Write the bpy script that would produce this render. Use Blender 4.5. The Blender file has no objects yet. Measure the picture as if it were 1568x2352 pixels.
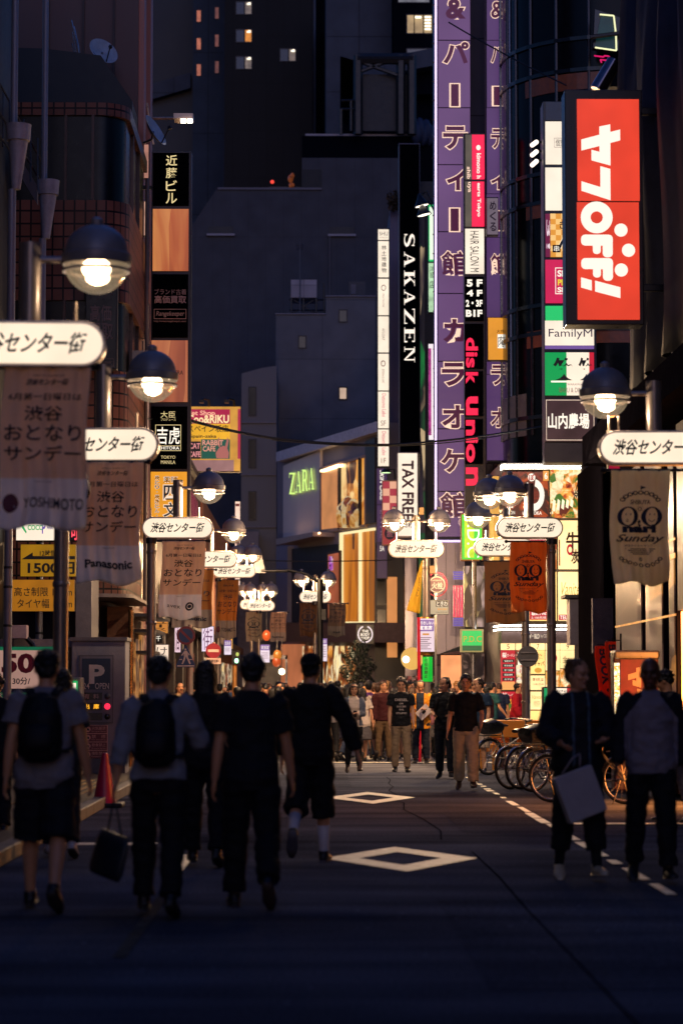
import bpy, math, random
import numpy as np
from mathutils import Vector, Matrix, noise
R = math.radians
random.seed(7)
S = bpy.context.scene

# ---------------------------------------------------------------- camera, sky, exposure
F = 5553.0                       # focal length in units of a 1568 px wide frame (85 mm on a 24 mm wide sensor)
PITCH, YAW, CAMH = R(4.19), R(0.66), 1.54
cam_d = bpy.data.cameras.new('camera'); cam = bpy.data.objects.new('camera', cam_d)
cam_d.sensor_fit = 'HORIZONTAL'; cam_d.sensor_width = 24; cam_d.lens = 85
cam_d.clip_start = .5; cam_d.clip_end = 1200
cam.location = (0, 0, CAMH); cam.rotation_euler = (R(90) + PITCH, 0, -YAW)
cam_d.dof.use_dof = True; cam_d.dof.focus_distance = 46; cam_d.dof.aperture_fstop = 2.0
S.collection.objects.link(cam); S.camera = cam

W = bpy.data.worlds.new('World'); S.world = W; W.use_nodes = True
nt = W.node_tree; bg = nt.nodes['Background']
sky = nt.nodes.new('ShaderNodeTexSky'); sky.sky_type = 'NISHITA'; sky.sun_disc = False
sky.sun_elevation = R(2.0); sky.sun_rotation = R(180); sky.air_density = 1.4; sky.ozone_density = 3.0
tint = nt.nodes.new('ShaderNodeMix'); tint.data_type = 'RGBA'; tint.blend_type = 'MULTIPLY'
tint.inputs[0].default_value = 1; tint.inputs[7].default_value = (.28, .44, .98, 1)
nt.links.new(sky.outputs[0], tint.inputs[6]); nt.links.new(tint.outputs[2], bg.inputs[0])
bg.inputs[1].default_value = .5
sun_d = bpy.data.lights.new('dusk_glow', 'SUN'); sun_d.energy = .36; sun_d.angle = R(50); sun_d.color = (.66, .64, 1.0)
sun = bpy.data.objects.new('dusk_glow', sun_d); sun.rotation_euler = (R(90-14), 0, R(4)); S.collection.objects.link(sun)   # last light of dusk from behind the camera
S.view_settings.view_transform = 'Standard'; S.view_settings.look = 'None'
S.view_settings.exposure = 0.0; S.view_settings.gamma = 1.0
cy = S.cycles
cy.use_denoising = True; cy.max_bounces = 5; cy.diffuse_bounces = 2; cy.glossy_bounces = 2
cy.transmission_bounces = 3; cy.transparent_max_bounces = 10; cy.caustics_reflective = False; cy.caustics_refractive = False
cy.sample_clamp_indirect = 2.0

# ---------------------------------------------------------------- picture measurements -> places in the street
_f = Vector((math.sin(YAW)*math.cos(PITCH), math.cos(YAW)*math.cos(PITCH), math.sin(PITCH)))
_r = Vector((math.cos(YAW), -math.sin(YAW), 0)); _u = _r.cross(_f)
CAM = Vector((0, 0, CAMH))
def ray(px, py): return _f + _r*((px-784)/F) + _u*((1176-py)/F)
def P(px, py, Y):
    d = ray(px, py); return CAM + d*(Y/d.y)
def G(px, py):
    d = ray(px, py); return CAM + d*(-CAMH/d.z)
def PX(px, Y): return P(px, 1400, Y).x
def PZ(py, Y): return P(784, py, Y).z
def FR(x0, y0, x1, y1, Y):
    ym, xm = (y0+y1)/2, (x0+x1)/2
    return P(x0, ym, Y).x, P(xm, y1, Y).z, P(x1, ym, Y).x, P(xm, y0, Y).z      # X0, Z0, X1, Z1

# ---------------------------------------------------------------- materials
def lin(h):
    if not isinstance(h, str): return h
    h = h.lstrip('#'); c = [int(h[i:i+2], 16)/255 for i in (0, 2, 4)]
    return tuple(x/12.92 if x <= .04045 else ((x+.055)/1.055)**2.4 for x in c)
_MC = {}
def D(hexc, rough=.6, metal=0.0, var=.25, scale=6.0, bump=0.0, bscale=40.0, spec=.5, streak=False):
    """painted / plain surface with a little procedural unevenness"""
    key = ('D', hexc, rough, metal, var, scale, bump, bscale, spec, streak)
    if key in _MC: return _MC[key]
    m = bpy.data.materials.new('surface'); m.use_nodes = True; t = m.node_tree; b = t.nodes['Principled BSDF']
    c = lin(hexc)
    tc = t.nodes.new('ShaderNodeTexCoord'); n = t.nodes.new('ShaderNodeTexNoise')
    n.inputs['Scale'].default_value = scale; n.inputs['Detail'].default_value = 6; n.inputs['Roughness'].default_value = .65
    if streak:
        mp = t.nodes.new('ShaderNodeMapping'); mp.inputs['Scale'].default_value = (1, 1, .08)
        t.links.new(tc.outputs['Object'], mp.inputs[0]); t.links.new(mp.outputs[0], n.inputs['Vector'])
    else: t.links.new(tc.outputs['Object'], n.inputs['Vector'])
    rp = t.nodes.new('ShaderNodeValToRGB'); e = rp.color_ramp.elements
    e[0].position, e[1].position = .3, .75
    e[0].color = (*[x*(1-var) for x in c], 1); e[1].color = (*[min(1, x*(1+var)) for x in c], 1)
    t.links.new(n.outputs['Fac'], rp.inputs[0]); t.links.new(rp.outputs[0], b.inputs['Base Color'])
    mr = t.nodes.new('ShaderNodeMapRange'); mr.inputs[3].default_value = max(.02, rough-.12); mr.inputs[4].default_value = min(1, rough+.12)
    t.links.new(n.outputs['Fac'], mr.inputs[0]); t.links.new(mr.outputs[0], b.inputs['Roughness'])
    b.inputs['Metallic'].default_value = metal; b.inputs['Specular IOR Level'].default_value = spec
    if spec < .11: b.inputs['Specular IOR Level'].default_value = 0.0
    if bump:
        n2 = t.nodes.new('ShaderNodeTexNoise'); n2.inputs['Scale'].default_value = bscale; n2.inputs['Detail'].default_value = 4
        t.links.new(tc.outputs['Object'], n2.inputs['Vector'])
        bp = t.nodes.new('ShaderNodeBump'); bp.inputs['Strength'].default_value = bump; bp.inputs['Distance'].default_value = .02
        t.links.new(n2.outputs['Fac'], bp.inputs['Height']); t.links.new(bp.outputs[0], b.inputs['Normal'])
    _MC[key] = m; return m
def CLOTH(hexc, tr=.55):
    key = ('CL', hexc, tr)
    if key in _MC: return _MC[key]
    m = D(hexc, .78, var=.08, scale=3, bump=.15, bscale=220, spec=.2).copy(); t = m.node_tree; b = t.nodes['Principled BSDF']; o = t.nodes['Material Output']
    a = t.nodes.new('ShaderNodeBsdfTranslucent'); x = t.nodes.new('ShaderNodeMixShader'); x.inputs[0].default_value = tr
    src = b.inputs['Base Color'].links[0].from_socket; t.links.new(src, a.inputs[0]); t.links.new(b.outputs[0], x.inputs[1]); t.links.new(a.outputs[0], x.inputs[2]); t.links.new(x.outputs[0], o.inputs[0])
    _MC[key] = m; return m
def E(hexc, st=1.0, var=.0, scale=2.0):
    """something that gives off light, or carries light falling on it as glow; var = unevenness of the lamps behind the face"""
    key = ('E', hexc, st, var, scale)
    if key in _MC: return _MC[key]
    m = bpy.data.materials.new('lit face'); m.use_nodes = True; t = m.node_tree; b = t.nodes['Principled BSDF']
    c = lin(hexc); b.inputs['Base Color'].default_value = (*[x*.12 for x in c], 1); b.inputs['Roughness'].default_value = .35
    b.inputs['Emission Color'].default_value = (*c, 1); b.inputs['Emission Strength'].default_value = st
    if var:
        tc = t.nodes.new('ShaderNodeTexCoord'); n = t.nodes.new('ShaderNodeTexNoise'); n.inputs['Scale'].default_value = scale
        t.links.new(tc.outputs['Object'], n.inputs['Vector'])
        mr = t.nodes.new('ShaderNodeMapRange'); mr.inputs[1].default_value = .3; mr.inputs[2].default_value = .7
        mr.inputs[3].default_value = st*(1-var); mr.inputs[4].default_value = st*(1+var)
        t.links.new(n.outputs['Fac'], mr.inputs[0]); t.links.new(mr.outputs[0], b.inputs['Emission Strength'])
    _MC[key] = m; return m
def EPIC(cols, st=1.0, scale=6.0, stretch=(1, 1, 1)):
    """a lit printed picture: blotches of several inks over a backlit face (food photos, shelves of goods, painted reflections on panes)"""
    key = ('P', tuple(cols), st, scale, stretch)
    if key in _MC: return _MC[key]
    m = bpy.data.materials.new('lit print'); m.use_nodes = True; t = m.node_tree; b = t.nodes['Principled BSDF']
    tc = t.nodes.new('ShaderNodeTexCoord'); mp = t.nodes.new('ShaderNodeMapping'); mp.inputs['Scale'].default_value = stretch
    n = t.nodes.new('ShaderNodeTexNoise'); n.inputs['Scale'].default_value = scale; n.inputs['Detail'].default_value = 3; n.inputs['Distortion'].default_value = 1.2
    v = t.nodes.new('ShaderNodeTexVoronoi'); v.inputs['Scale'].default_value = scale*1.4
    t.links.new(tc.outputs['Object'], mp.inputs[0]); t.links.new(mp.outputs[0], n.inputs['Vector']); t.links.new(mp.outputs[0], v.inputs['Vector'])
    sp = t.nodes.new('ShaderNodeSeparateColor'); t.links.new(v.outputs['Color'], sp.inputs[0])
    mx = t.nodes.new('ShaderNodeMix'); mx.inputs[0].default_value = .45
    t.links.new(n.outputs['Fac'], mx.inputs[2]); t.links.new(sp.outputs[0], mx.inputs[3])
    rp = t.nodes.new('ShaderNodeValToRGB'); rp.color_ramp.interpolation = 'LINEAR'; e = rp.color_ramp.elements
    while len(e) < len(cols): e.new(.5)
    for i, c in enumerate(cols):
        e[i].position = .31 + .38*i/max(1, len(cols)-1); e[i].color = (*lin(c), 1)
    t.links.new(mx.outputs[0], rp.inputs[0]); t.links.new(rp.outputs[0], b.inputs['Emission Color'])
    b.inputs['Base Color'].default_value = (.05, .04, .04, 1); b.inputs['Emission Strength'].default_value = st; b.inputs['Roughness'].default_value = .3
    _MC[key] = m; return m
def GLASS(hexc='#0a0d16', rough=.12):
    """dark window glass: mirrors the street"""
    key = ('G', hexc, rough)
    if key in _MC: return _MC[key]
    m = bpy.data.materials.new('window glass'); m.use_nodes = True; b = m.node_tree.nodes['Principled BSDF']
    b.inputs['Base Color'].default_value = (*lin(hexc), 1); b.inputs['Roughness'].default_value = rough
    b.inputs['Specular IOR Level'].default_value = .5
    _MC[key] = m; return m
def CLEAR(tint_='#fff2e0', gl=.3):
    key = ('C', tint_, gl)
    if key in _MC: return _MC[key]
    m = bpy.data.materials.new('clear glass'); m.use_nodes = True; t = m.node_tree; t.nodes.clear()
    o = t.nodes.new('ShaderNodeOutputMaterial'); a = t.nodes.new('ShaderNodeBsdfTransparent'); g = t.nodes.new('ShaderNodeBsdfGlossy')
    lw = t.nodes.new('ShaderNodeLayerWeight'); lw.inputs[0].default_value = .35
    mr = t.nodes.new('ShaderNodeMapRange'); mr.inputs[3].default_value = gl*.4; mr.inputs[4].default_value = min(1, gl*5)
    g.inputs['Roughness'].default_value = .08; a.inputs[0].default_value = (*lin(tint_), 1)
    x = t.nodes.new('ShaderNodeMixShader'); t.links.new(lw.outputs['Facing'], mr.inputs[0]); t.links.new(mr.outputs[0], x.inputs[0])
    t.links.new(a.outputs[0], x.inputs[1]); t.links.new(g.outputs[0], x.inputs[2])
    tl = t.nodes.new('ShaderNodeEmission'); tl.inputs[0].default_value = (1, .78, .5, 1); tl.inputs[1].default_value = .11; x2 = t.nodes.new('ShaderNodeAddShader')      # the lamp globe glows a little as a whole
    t.links.new(x.outputs[0], x2.inputs[0]); t.links.new(tl.outputs[0], x2.inputs[1]); t.links.new(x2.outputs[0], o.inputs[0])
    _MC[key] = m; return m
def GRID(hexc, grout, bw, bh, rough=.5, mortar=.06, offset=0.0, var=.2, bump=.3):
    """tiled / panelled wall: joints run along world z and the horizontal"""
    key = ('T', hexc, grout, bw, bh, rough, mortar, offset)
    if key in _MC: return _MC[key]
    m = bpy.data.materials.new('tiled wall'); m.use_nodes = True; t = m.node_tree; b = t.nodes['Principled BSDF']
    tc = t.nodes.new('ShaderNodeTexCoord'); sp = t.nodes.new('ShaderNodeSeparateXYZ'); t.links.new(tc.outputs['Object'], sp.inputs[0])
    ad = t.nodes.new('ShaderNodeMath'); t.links.new(sp.outputs[0], ad.inputs[0]); t.links.new(sp.outputs[1], ad.inputs[1])
    cb = t.nodes.new('ShaderNodeCombineXYZ'); t.links.new(ad.outputs[0], cb.inputs[0]); t.links.new(sp.outputs[2], cb.inputs[1])
    b.inputs['Specular IOR Level'].default_value = .12
    br = t.nodes.new('ShaderNodeTexBrick'); br.offset = offset; br.inputs['Scale'].default_value = 1
    br.inputs['Brick Width'].default_value = bw; br.inputs['Row Height'].default_value = bh
    br.inputs['Mortar Size'].default_value = mortar*min(bw, bh); br.inputs['Bias'].default_value = 0
    c = lin(hexc); br.inputs['Color1'].default_value = (*[x*(1-var) for x in c], 1); br.inputs['Color2'].default_value = (*[x*(1+var) for x in c], 1)
    br.inputs['Mortar'].default_value = (*lin(grout), 1)
    t.links.new(cb.outputs[0], br.inputs[0])
    n = t.nodes.new('ShaderNodeTexNoise'); n.inputs['Scale'].default_value = .9; n.inputs['Detail'].default_value = 7
    t.links.new(tc.outputs['Object'], n.inputs['Vector'])
    mr = t.nodes.new('ShaderNodeMapRange'); mr.inputs[3].default_value = .6; mr.inputs[4].default_value = 1.35
    t.links.new(n.outputs['Fac'], mr.inputs[0])
    mu = t.nodes.new('ShaderNodeMix'); mu.data_type = 'RGBA'; mu.blend_type = 'MULTIPLY'; mu.inputs[0].default_value = 1
    t.links.new(br.outputs[0], mu.inputs[6]); t.links.new(mr.outputs[0], mu.inputs[7]); t.links.new(mu.outputs[2], b.inputs['Base Color'])
    b.inputs['Roughness'].default_value = rough
    bp = t.nodes.new('ShaderNodeBump'); bp.inputs['Strength'].default_value = bump; bp.inputs['Distance'].default_value = .01; bp.invert = True
    t.links.new(br.outputs['Fac'], bp.inputs['Height']); t.links.new(bp.outputs[0], b.inputs['Normal'])
    _MC[key] = m; return m

# ---------------------------------------------------------------- mesh and object helpers
ALL = []          # linked to the scene at the very end
_KIDS = None
ORG = {}          # world place of each object's origin
def _reg(o, parent=None):
    ALL.append(o)
    if parent is not None: o.parent = parent; ORG[o.name] = ORG[parent.name]
    return o
def thing(name, label, cat, loc=(0, 0, 0), rotz=0.0, group=None):
    o = bpy.data.objects.new(name, None); o.empty_display_size = .2
    o.location = loc; o.rotation_euler = (0, 0, rotz); ORG[o.name] = Vector(loc) if not rotz else Vector((0, 0, 0))
    return tag(_reg(o), label, cat, group)
def tag(o, label=None, cat=None, group=None, kind=None):
    if label: o['label'] = label
    if cat: o['category'] = cat
    if group: o['group'] = group
    if kind: o['kind'] = kind
    return o
class MB:
    def __init__(s): s.v, s.f, s.m = [], [], []
    def add(s, vs, fs, mi=0):
        k = len(s.v); s.v += [tuple(p) for p in vs]; s.f += [tuple(i+k for i in f) for f in fs]; s.m += [mi]*len(fs); return s
    def box(s, x0, y0, z0, x1, y1, z1, mi=0):
        x0, x1 = min(x0, x1), max(x0, x1); y0, y1 = min(y0, y1), max(y0, y1); z0, z1 = min(z0, z1), max(z0, z1)
        return s.add([(x0,y0,z0),(x1,y0,z0),(x1,y1,z0),(x0,y1,z0),(x0,y0,z1),(x1,y0,z1),(x1,y1,z1),(x0,y1,z1)],
                     [(0,3,2,1),(4,5,6,7),(0,1,5,4),(1,2,6,5),(2,3,7,6),(3,0,4,7)], mi)
    def quad(s, a, b, c, d, mi=0): return s.add([a, b, c, d], [(0, 1, 2, 3)], mi)
    def prism(s, poly, y0, y1, mi=0):
        """outline in x,z (counter-clockwise seen from -y), from y0 (front) to y1"""
        n = len(poly); vs = [(x, y0, z) for x, z in poly] + [(x, y1, z) for x, z in poly]
        fs = [tuple(range(n)), tuple(range(2*n-1, n-1, -1))] + [(i, i+n, (i+1) % n+n, (i+1) % n) for i in range(n)]
        return s.add(vs, fs, mi)
    def slab(s, poly, z0, z1, mi=0):
        n = len(poly); vs = [(x, y, z0) for x, y in poly] + [(x, y, z1) for x, y in poly]
        fs = [tuple(range(n-1, -1, -1)), tuple(range(n, 2*n))] + [(i, (i+1) % n, (i+1) % n+n, i+n) for i in range(n)]
        return s.add(vs, fs, mi)
    def cyl(s, p0, p1, r0, r1=None, n=12, mi=0): return s.tube([p0, p1], [r0, r0 if r1 is None else r1], n, mi)
    def tube(s, pts, rad, n=8, mi=0, side=(1, 0, 0), caps=True):
        """loft along pts; rad: number, or per point a number or (rx, ry) with rx along `side`"""
        pts = [Vector(p) for p in pts]; L = len(pts)
        if not isinstance(rad, (list, tuple)): rad = [rad]*L
        vs, sd = [], Vector(side)
        for i, p in enumerate(pts):
            t = (pts[min(i+1, L-1)] - pts[max(i-1, 0)])
            if t.length < 1e-9: t = Vector((0, 0, 1))
            t.normalize(); a = sd - t*sd.dot(t)
            if a.length < .05: a = Vector((0, 1, 0)) - t*t.y
            if a.length < .05: a = Vector((0, 0, 1)) - t*t.z
            a.normalize(); b = t.cross(a); r = rad[i]; rx, ry = r if isinstance(r, (list, tuple)) else (r, r)
            vs += [p + a*(rx*math.cos(2*math.pi*k/n)) + b*(ry*math.sin(2*math.pi*k/n)) for k in range(n)]
        fs = [(i*n+k, i*n+(k+1) % n, (i+1)*n+(k+1) % n, (i+1)*n+k) for i in range(L-1) for k in range(n)]
        if caps: fs += [tuple(range(n-1, -1, -1)), tuple((L-1)*n+k for k in range(n))]
        return s.add(vs, fs, mi)
    def lathe(s, prof, c=(0, 0, 0), n=24, mi=0):
        vs = [(c[0]+r*math.cos(2*math.pi*k/n), c[1]+r*math.sin(2*math.pi*k/n), c[2]+z) for r, z in prof for k in range(n)]
        fs = [(i*n+k, i*n+(k+1) % n, (i+1)*n+(k+1) % n, (i+1)*n+k) for i in range(len(prof)-1) for k in range(n)]
        return s.add(vs, fs, mi)
    def ell(s, c, r, n=12, mi=0, rot=None):
        rx, ry, rz = r if isinstance(r, (list, tuple)) else (r, r, r); m = max(6, n//2+1); c = Vector(c)
        vs = []
        for i in range(m+1):
            a = math.pi*i/m
            for k in range(n):
                q = Vector((rx*math.sin(a)*math.cos(2*math.pi*k/n), ry*math.sin(a)*math.sin(2*math.pi*k/n), -rz*math.cos(a)))
                vs.append(c + (rot @ q if rot else q))
        fs = [(i*n+k, i*n+(k+1) % n, (i+1)*n+(k+1) % n, (i+1)*n+k) for i in range(m) for k in range(n)]
        return s.add(vs, fs, mi)
    def xf(s, M):
        s.v = [tuple(M @ Vector(p)) for p in s.v]; return s
    def mesh(s, name, mats, off=Vector((0, 0, 0)), smooth=False):
        me = bpy.data.meshes.new(name); me.from_pydata([(x-off[0], y-off[1], z-off[2]) for x, y, z in s.v], [], s.f)
        for m in mats: me.materials.append(m)
        if len(mats) > 1: me.polygons.foreach_set('material_index', s.m)
        if smooth:
            me.polygons.foreach_set('use_smooth', [True]*len(s.f))
            if smooth != 'all':
                try: me.set_sharp_from_angle(angle=R(38))
                except Exception: pass
        me.update(); return me
    def build(s, name, mats, parent=None, smooth=False, local=False, bevel=0):
        if not isinstance(mats, (list, tuple)): mats = [mats]
        off = Vector((0, 0, 0)) if (parent is None or local) else ORG[parent.name]
        o = bpy.data.objects.new(name, s.mesh(name, mats, off, smooth))
        if parent is None: ORG[o.name] = Vector((0, 0, 0))
        if bevel:
            md = o.modifiers.new('bevel', 'BEVEL'); md.width = bevel; md.segments = 2; md.limit_method = 'ANGLE'
        return _reg(o, parent)
def copy_tree(o, parent=None):
    c = o.copy(); ORG[c.name] = ORG.get(o.name, Vector((0, 0, 0))); ALL.append(c)
    if parent is not None: c.parent = parent
    for ch in [x for x in ALL if x.parent == o]: copy_tree(ch, c)
    return c

# ---------------------------------------------------------------- lettering
_GC = {}
def glyphs(s, off=0.0, shear=0.0):
    key = (s, round(off, 4), shear)
    if key in _GC: return _GC[key]
    c = bpy.data.curves.new('lettering', 'FONT'); c.body = s; c.size = 1; c.offset = off; c.shear = shear; c.resolution_u = 3
    o = bpy.data.objects.new('lettering', c); S.collection.objects.link(o)
    dg = bpy.context.evaluated_depsgraph_get(); dg.update()
    m = bpy.data.meshes.new_from_object(o.evaluated_get(dg))
    r = ([(v.co.x, v.co.y) for v in m.vertices], [tuple(p.vertices) for p in m.polygons])
    bpy.data.objects.remove(o); bpy.data.curves.remove(c); bpy.data.meshes.remove(m)
    _GC[key] = r; return r
def _bb(vs): xs = [a for a, _ in vs]; ys = [b for _, b in vs]; return min(xs), min(ys), max(xs), max(ys)
def text2d(s, box, off=0.0, rot=0, shear=0.0, vert=False, ol=0.0, cells=None):
    """list of (verts2d, faces, is_outline); fitted to box = (u0, v0, u1, v1)"""
    u0, v0, u1, v1 = box; out = []
    if vert:
        n = len(s); gap = .08
        for i, ch in enumerate(s):
            a = v1 - (v1-v0)*(i+gap)/n; b = v1 - (v1-v0)*(i+1-gap)/n
            if ch == ' ': continue
            w = u1-u0
            if ch in '・.': mu, mv = (u0+u1)/2, (a+b)/2; q = w*.12; bx = (mu-q, mv-q, mu+q, mv+q)
            elif ch in 'ーI|': mu = (u0+u1)/2; bx = (mu-w*.11, b, mu+w*.11, a); ch = 'I'
            else: bx = (u0, b, u1, a)
            out += text2d(ch, bx, off, 0, shear, False, ol)
        return out
    base = glyphs(s, off, shear)
    if not base[0]: return out
    def rt(vs): return [(y, -x) for x, y in vs] if rot == 90 else ([(-y, x) for x, y in vs] if rot == -90 else vs)
    bx = _bb(rt(base[0])); sx = (u1-u0)/max(1e-6, bx[2]-bx[0]); sy = (v1-v0)/max(1e-6, bx[3]-bx[1])
    def fit(g): return [(u0+(x-bx[0])*sx, v0+(y-bx[1])*sy) for x, y in rt(g[0])]
    if ol: g = glyphs(s, off+ol, shear); out.append((fit(g), g[1], True))
    out.append((fit(base), base[1], False)); return out
def put2d(mb, items, place, mi=0, moi=1, d0=.004, d1=.008):
    """place(u, v, d) -> world point; d = distance in front of the face"""
    for vs, fs, o in items: mb.add([place(u, v, d0 if o else d1) for u, v in vs], fs, moi if o else mi)

# serif capitals drawn as outlines in a unit box (x 0..1, y 0..1)
def _st(pts, wid):
    vs, fs = [], []
    n = len(pts)
    for i, (x, y) in enumerate(pts):
        a, b = pts[max(0, i-1)], pts[min(n-1, i+1)]; dx, dy = b[0]-a[0], b[1]-a[1]; L = math.hypot(dx, dy) or 1
        w = wid[i]/2; vs += [(x-dy/L*w, y+dx/L*w), (x+dy/L*w, y-dx/L*w)]
    return vs, [(2*i, 2*i+1, 2*i+3, 2*i+2) for i in range(n-1)]
def serif(ch):
    T, t, h = .2, .075, .05
    q = lambda *p: (list(p), [tuple(range(len(p)))])
    rc = lambda x0, y0, x1, y1: q((x0, y0), (x1, y0), (x1, y1), (x0, y1))
    if ch == 'A': return [q((.12,0),(.2,0),(.52,1),(.44,1)), q((.66,0),(.9,0),(.58,1),(.44,1)), rc(.26,.3,.7,.36), rc(0,0,.32,h), rc(.56,0,1,h)]
    if ch == 'K': return [rc(.12,0,.12+T+.03,1), rc(0,0,.47,h), rc(0,1-h,.47,1), q((.33,.42),(.4,.38),(.86,1),(.76,1)), q((.45,.56),(.68,0),(.95,0),(.58,.68)), rc(.6,1-h,1,1), rc(.56,0,1,h)]
    if ch == 'Z': return [rc(.02,1-.07,.98,1), rc(.02,0,.98,.07), q((.02,0),(.3,0),(.98,1),(.7,1)), rc(.02,.76,.08,1), rc(.92,0,.98,.26)]
    if ch == 'E': return [rc(.12,0,.38,1), rc(0,0,.95,.065), rc(0,1-.065,.92,1), rc(.3,.48,.66,.54), rc(.86,0,.95,.28), rc(.84,.74,.92,1), rc(.62,.38,.67,.64)]
    if ch == 'N': return [rc(.12,0,.2,1), rc(0,0,.34,h), rc(0,1-h,.3,1), q((.08,1),(.34,1),(.88,0),(.8,0)), rc(.8,0,.88,1), rc(.68,1-h,1,1)]
    if ch == 'R': return [rc(.1,0,.34,1), rc(0,0,.44,h), rc(0,1-h,.4,1), _st([(.3,.96),(.6,.95),(.72,.85),(.74,.74),(.7,.6),(.58,.52),(.3,.5)], [.07,.1,.2,.24,.2,.1,.07]), q((.46,.52),(.72,0),(.98,0),(.66,.54))]
    if ch == 'S':
        p = [(.84,.78),(.76,.9),(.6,.965),(.42,.965),(.25,.9),(.18,.78),(.24,.66),(.42,.56),(.62,.47),(.78,.36),(.82,.22),(.72,.1),(.56,.04),(.38,.035),(.22,.1),(.12,.26)]
        w = [.05,.06,.07,.09,.16,.22,.22,.22,.22,.22,.22,.16,.1,.075,.06,.05]
        return [_st(p, w), rc(.8,.72,.86,.99), rc(.1,.01,.16,.3)]
    return []
def serif_word(word, box, rot=0, gap=.18):
    u0, v0, u1, v1 = box; n = len(word); out = []
    for i, ch in enumerate(word):
        a, b = (i+gap/2)/n, (i+1-gap/2)/n
        for vs, fs in serif(ch):
            if rot == 90: out.append(([(u0+(u1-u0)*y, v1-(v1-v0)*(a+(b-a)*x)) for x, y in vs], fs, False))
            else: out.append(([(u0+(u1-u0)*(a+(b-a)*x), v0+(v1-v0)*y) for x, y in vs], fs, False))
    return out

# ---------------------------------------------------------------- things hung on walls: signs
DK = lambda: D('#16141c', .45, .3)
def signbox(label, x0, y0, x1, y1, Y, panels, texts=(), depth=.25, frame=None, name='shop_sign', cat='sign', group=None, fw=2.0, legs=None, extra=None):
    """a box sign facing down the street, measured in the picture at distance Y.  panels: (x0,y0,x1,y1,material)
    texts: (string, x0,y0,x1,y1, material, options)"""
    X0, Z0, X1, Z1 = FR(x0, y0, x1, y1, Y)
    t = thing(name, label, cat, ((X0+X1)/2, Y, Z0), 0, group)
    b = MB().box(X0, Y, Z0, X1, Y+depth, Z1)
    if legs: legs(b, X0, Z0, X1, Z1)
    b.build('cabinet', [frame or DK()], t, bevel=.01)
    lip = .03
    px = []
    for i, (a, c, d, e, m) in enumerate(panels):
        A = FR(a, c, d, e, Y); li = lip+.004*i; o = MB().box(A[0], Y-li, A[1], A[2], Y, A[3]).build('panel', [m], t); px.append(((a, c, d, e), o, MB(), [], li))
    for tx in texts:
        s, a, c, d, e, m = tx[:6]; op = tx[6] if len(tx) > 6 else {}
        A = FR(a, c, d, e, Y); mx, my = (a+d)/2, (c+e)/2
        tgt = next((p for p in reversed(px) if p[0][0]-1 <= mx <= p[0][2]+1 and p[0][1]-1 <= my <= p[0][3]+1), px[0] if px else None)
        mb, ml = tgt[2], tgt[3]
        def idx(mm):
            if mm not in ml: ml.append(mm)
            return ml.index(mm)
        mi = idx(m); moi = idx(op['olm']) if op.get('ol') else 0
        layer = op.get('layer', 0)*.004
        li = tgt[4]; pl = lambda u, v, dd: (u, Y-li-dd-layer, v)
        if op.get('serif'): items = serif_word(s, A, op.get('rot', 0))
        elif op.get('poly'): items = [([(A[0]+(A[2]-A[0])*u, A[1]+(A[3]-A[1])*v) for u, v in pp], [tuple(range(len(pp)))], False) for pp in op['poly']]
        else: items = text2d(s, A, op.get('off', 0), op.get('rot', 0), op.get('sh', 0), op.get('v', False), op.get('ol', 0))
        put2d(mb, items, pl, mi, moi)
    for p in px:
        if p[2].v: p[2].build('lettering', p[3], p[1])
    return t
RECT = [[(0, 0), (1, 0), (1, 1), (0, 1)]]
DISC = [[(.5+.5*math.cos(a*math.pi/16), .5+.5*math.sin(a*math.pi/16)) for a in range(32)]]
def RINGP(r=.8, n=32):
    out = []
    for k in range(n):
        a, b = 2*math.pi*k/n, 2*math.pi*(k+1)/n
        out.append([(.5+.5*r*math.cos(a), .5+.5*r*math.sin(a)), (.5+.5*math.cos(a), .5+.5*math.sin(a)), (.5+.5*math.cos(b), .5+.5*math.sin(b)), (.5+.5*r*math.cos(b), .5+.5*r*math.sin(b))])
    return out
def FRAMEP(w=.03, h=.03):
    return [[(0,0),(1,0),(1,h),(0,h)], [(0,1-h),(1,1-h),(1,1),(0,1)], [(0,h),(w,h),(w,1-h),(0,1-h)], [(1-w,h),(1,h),(1,1-h),(1-w,1-h)]]
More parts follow.
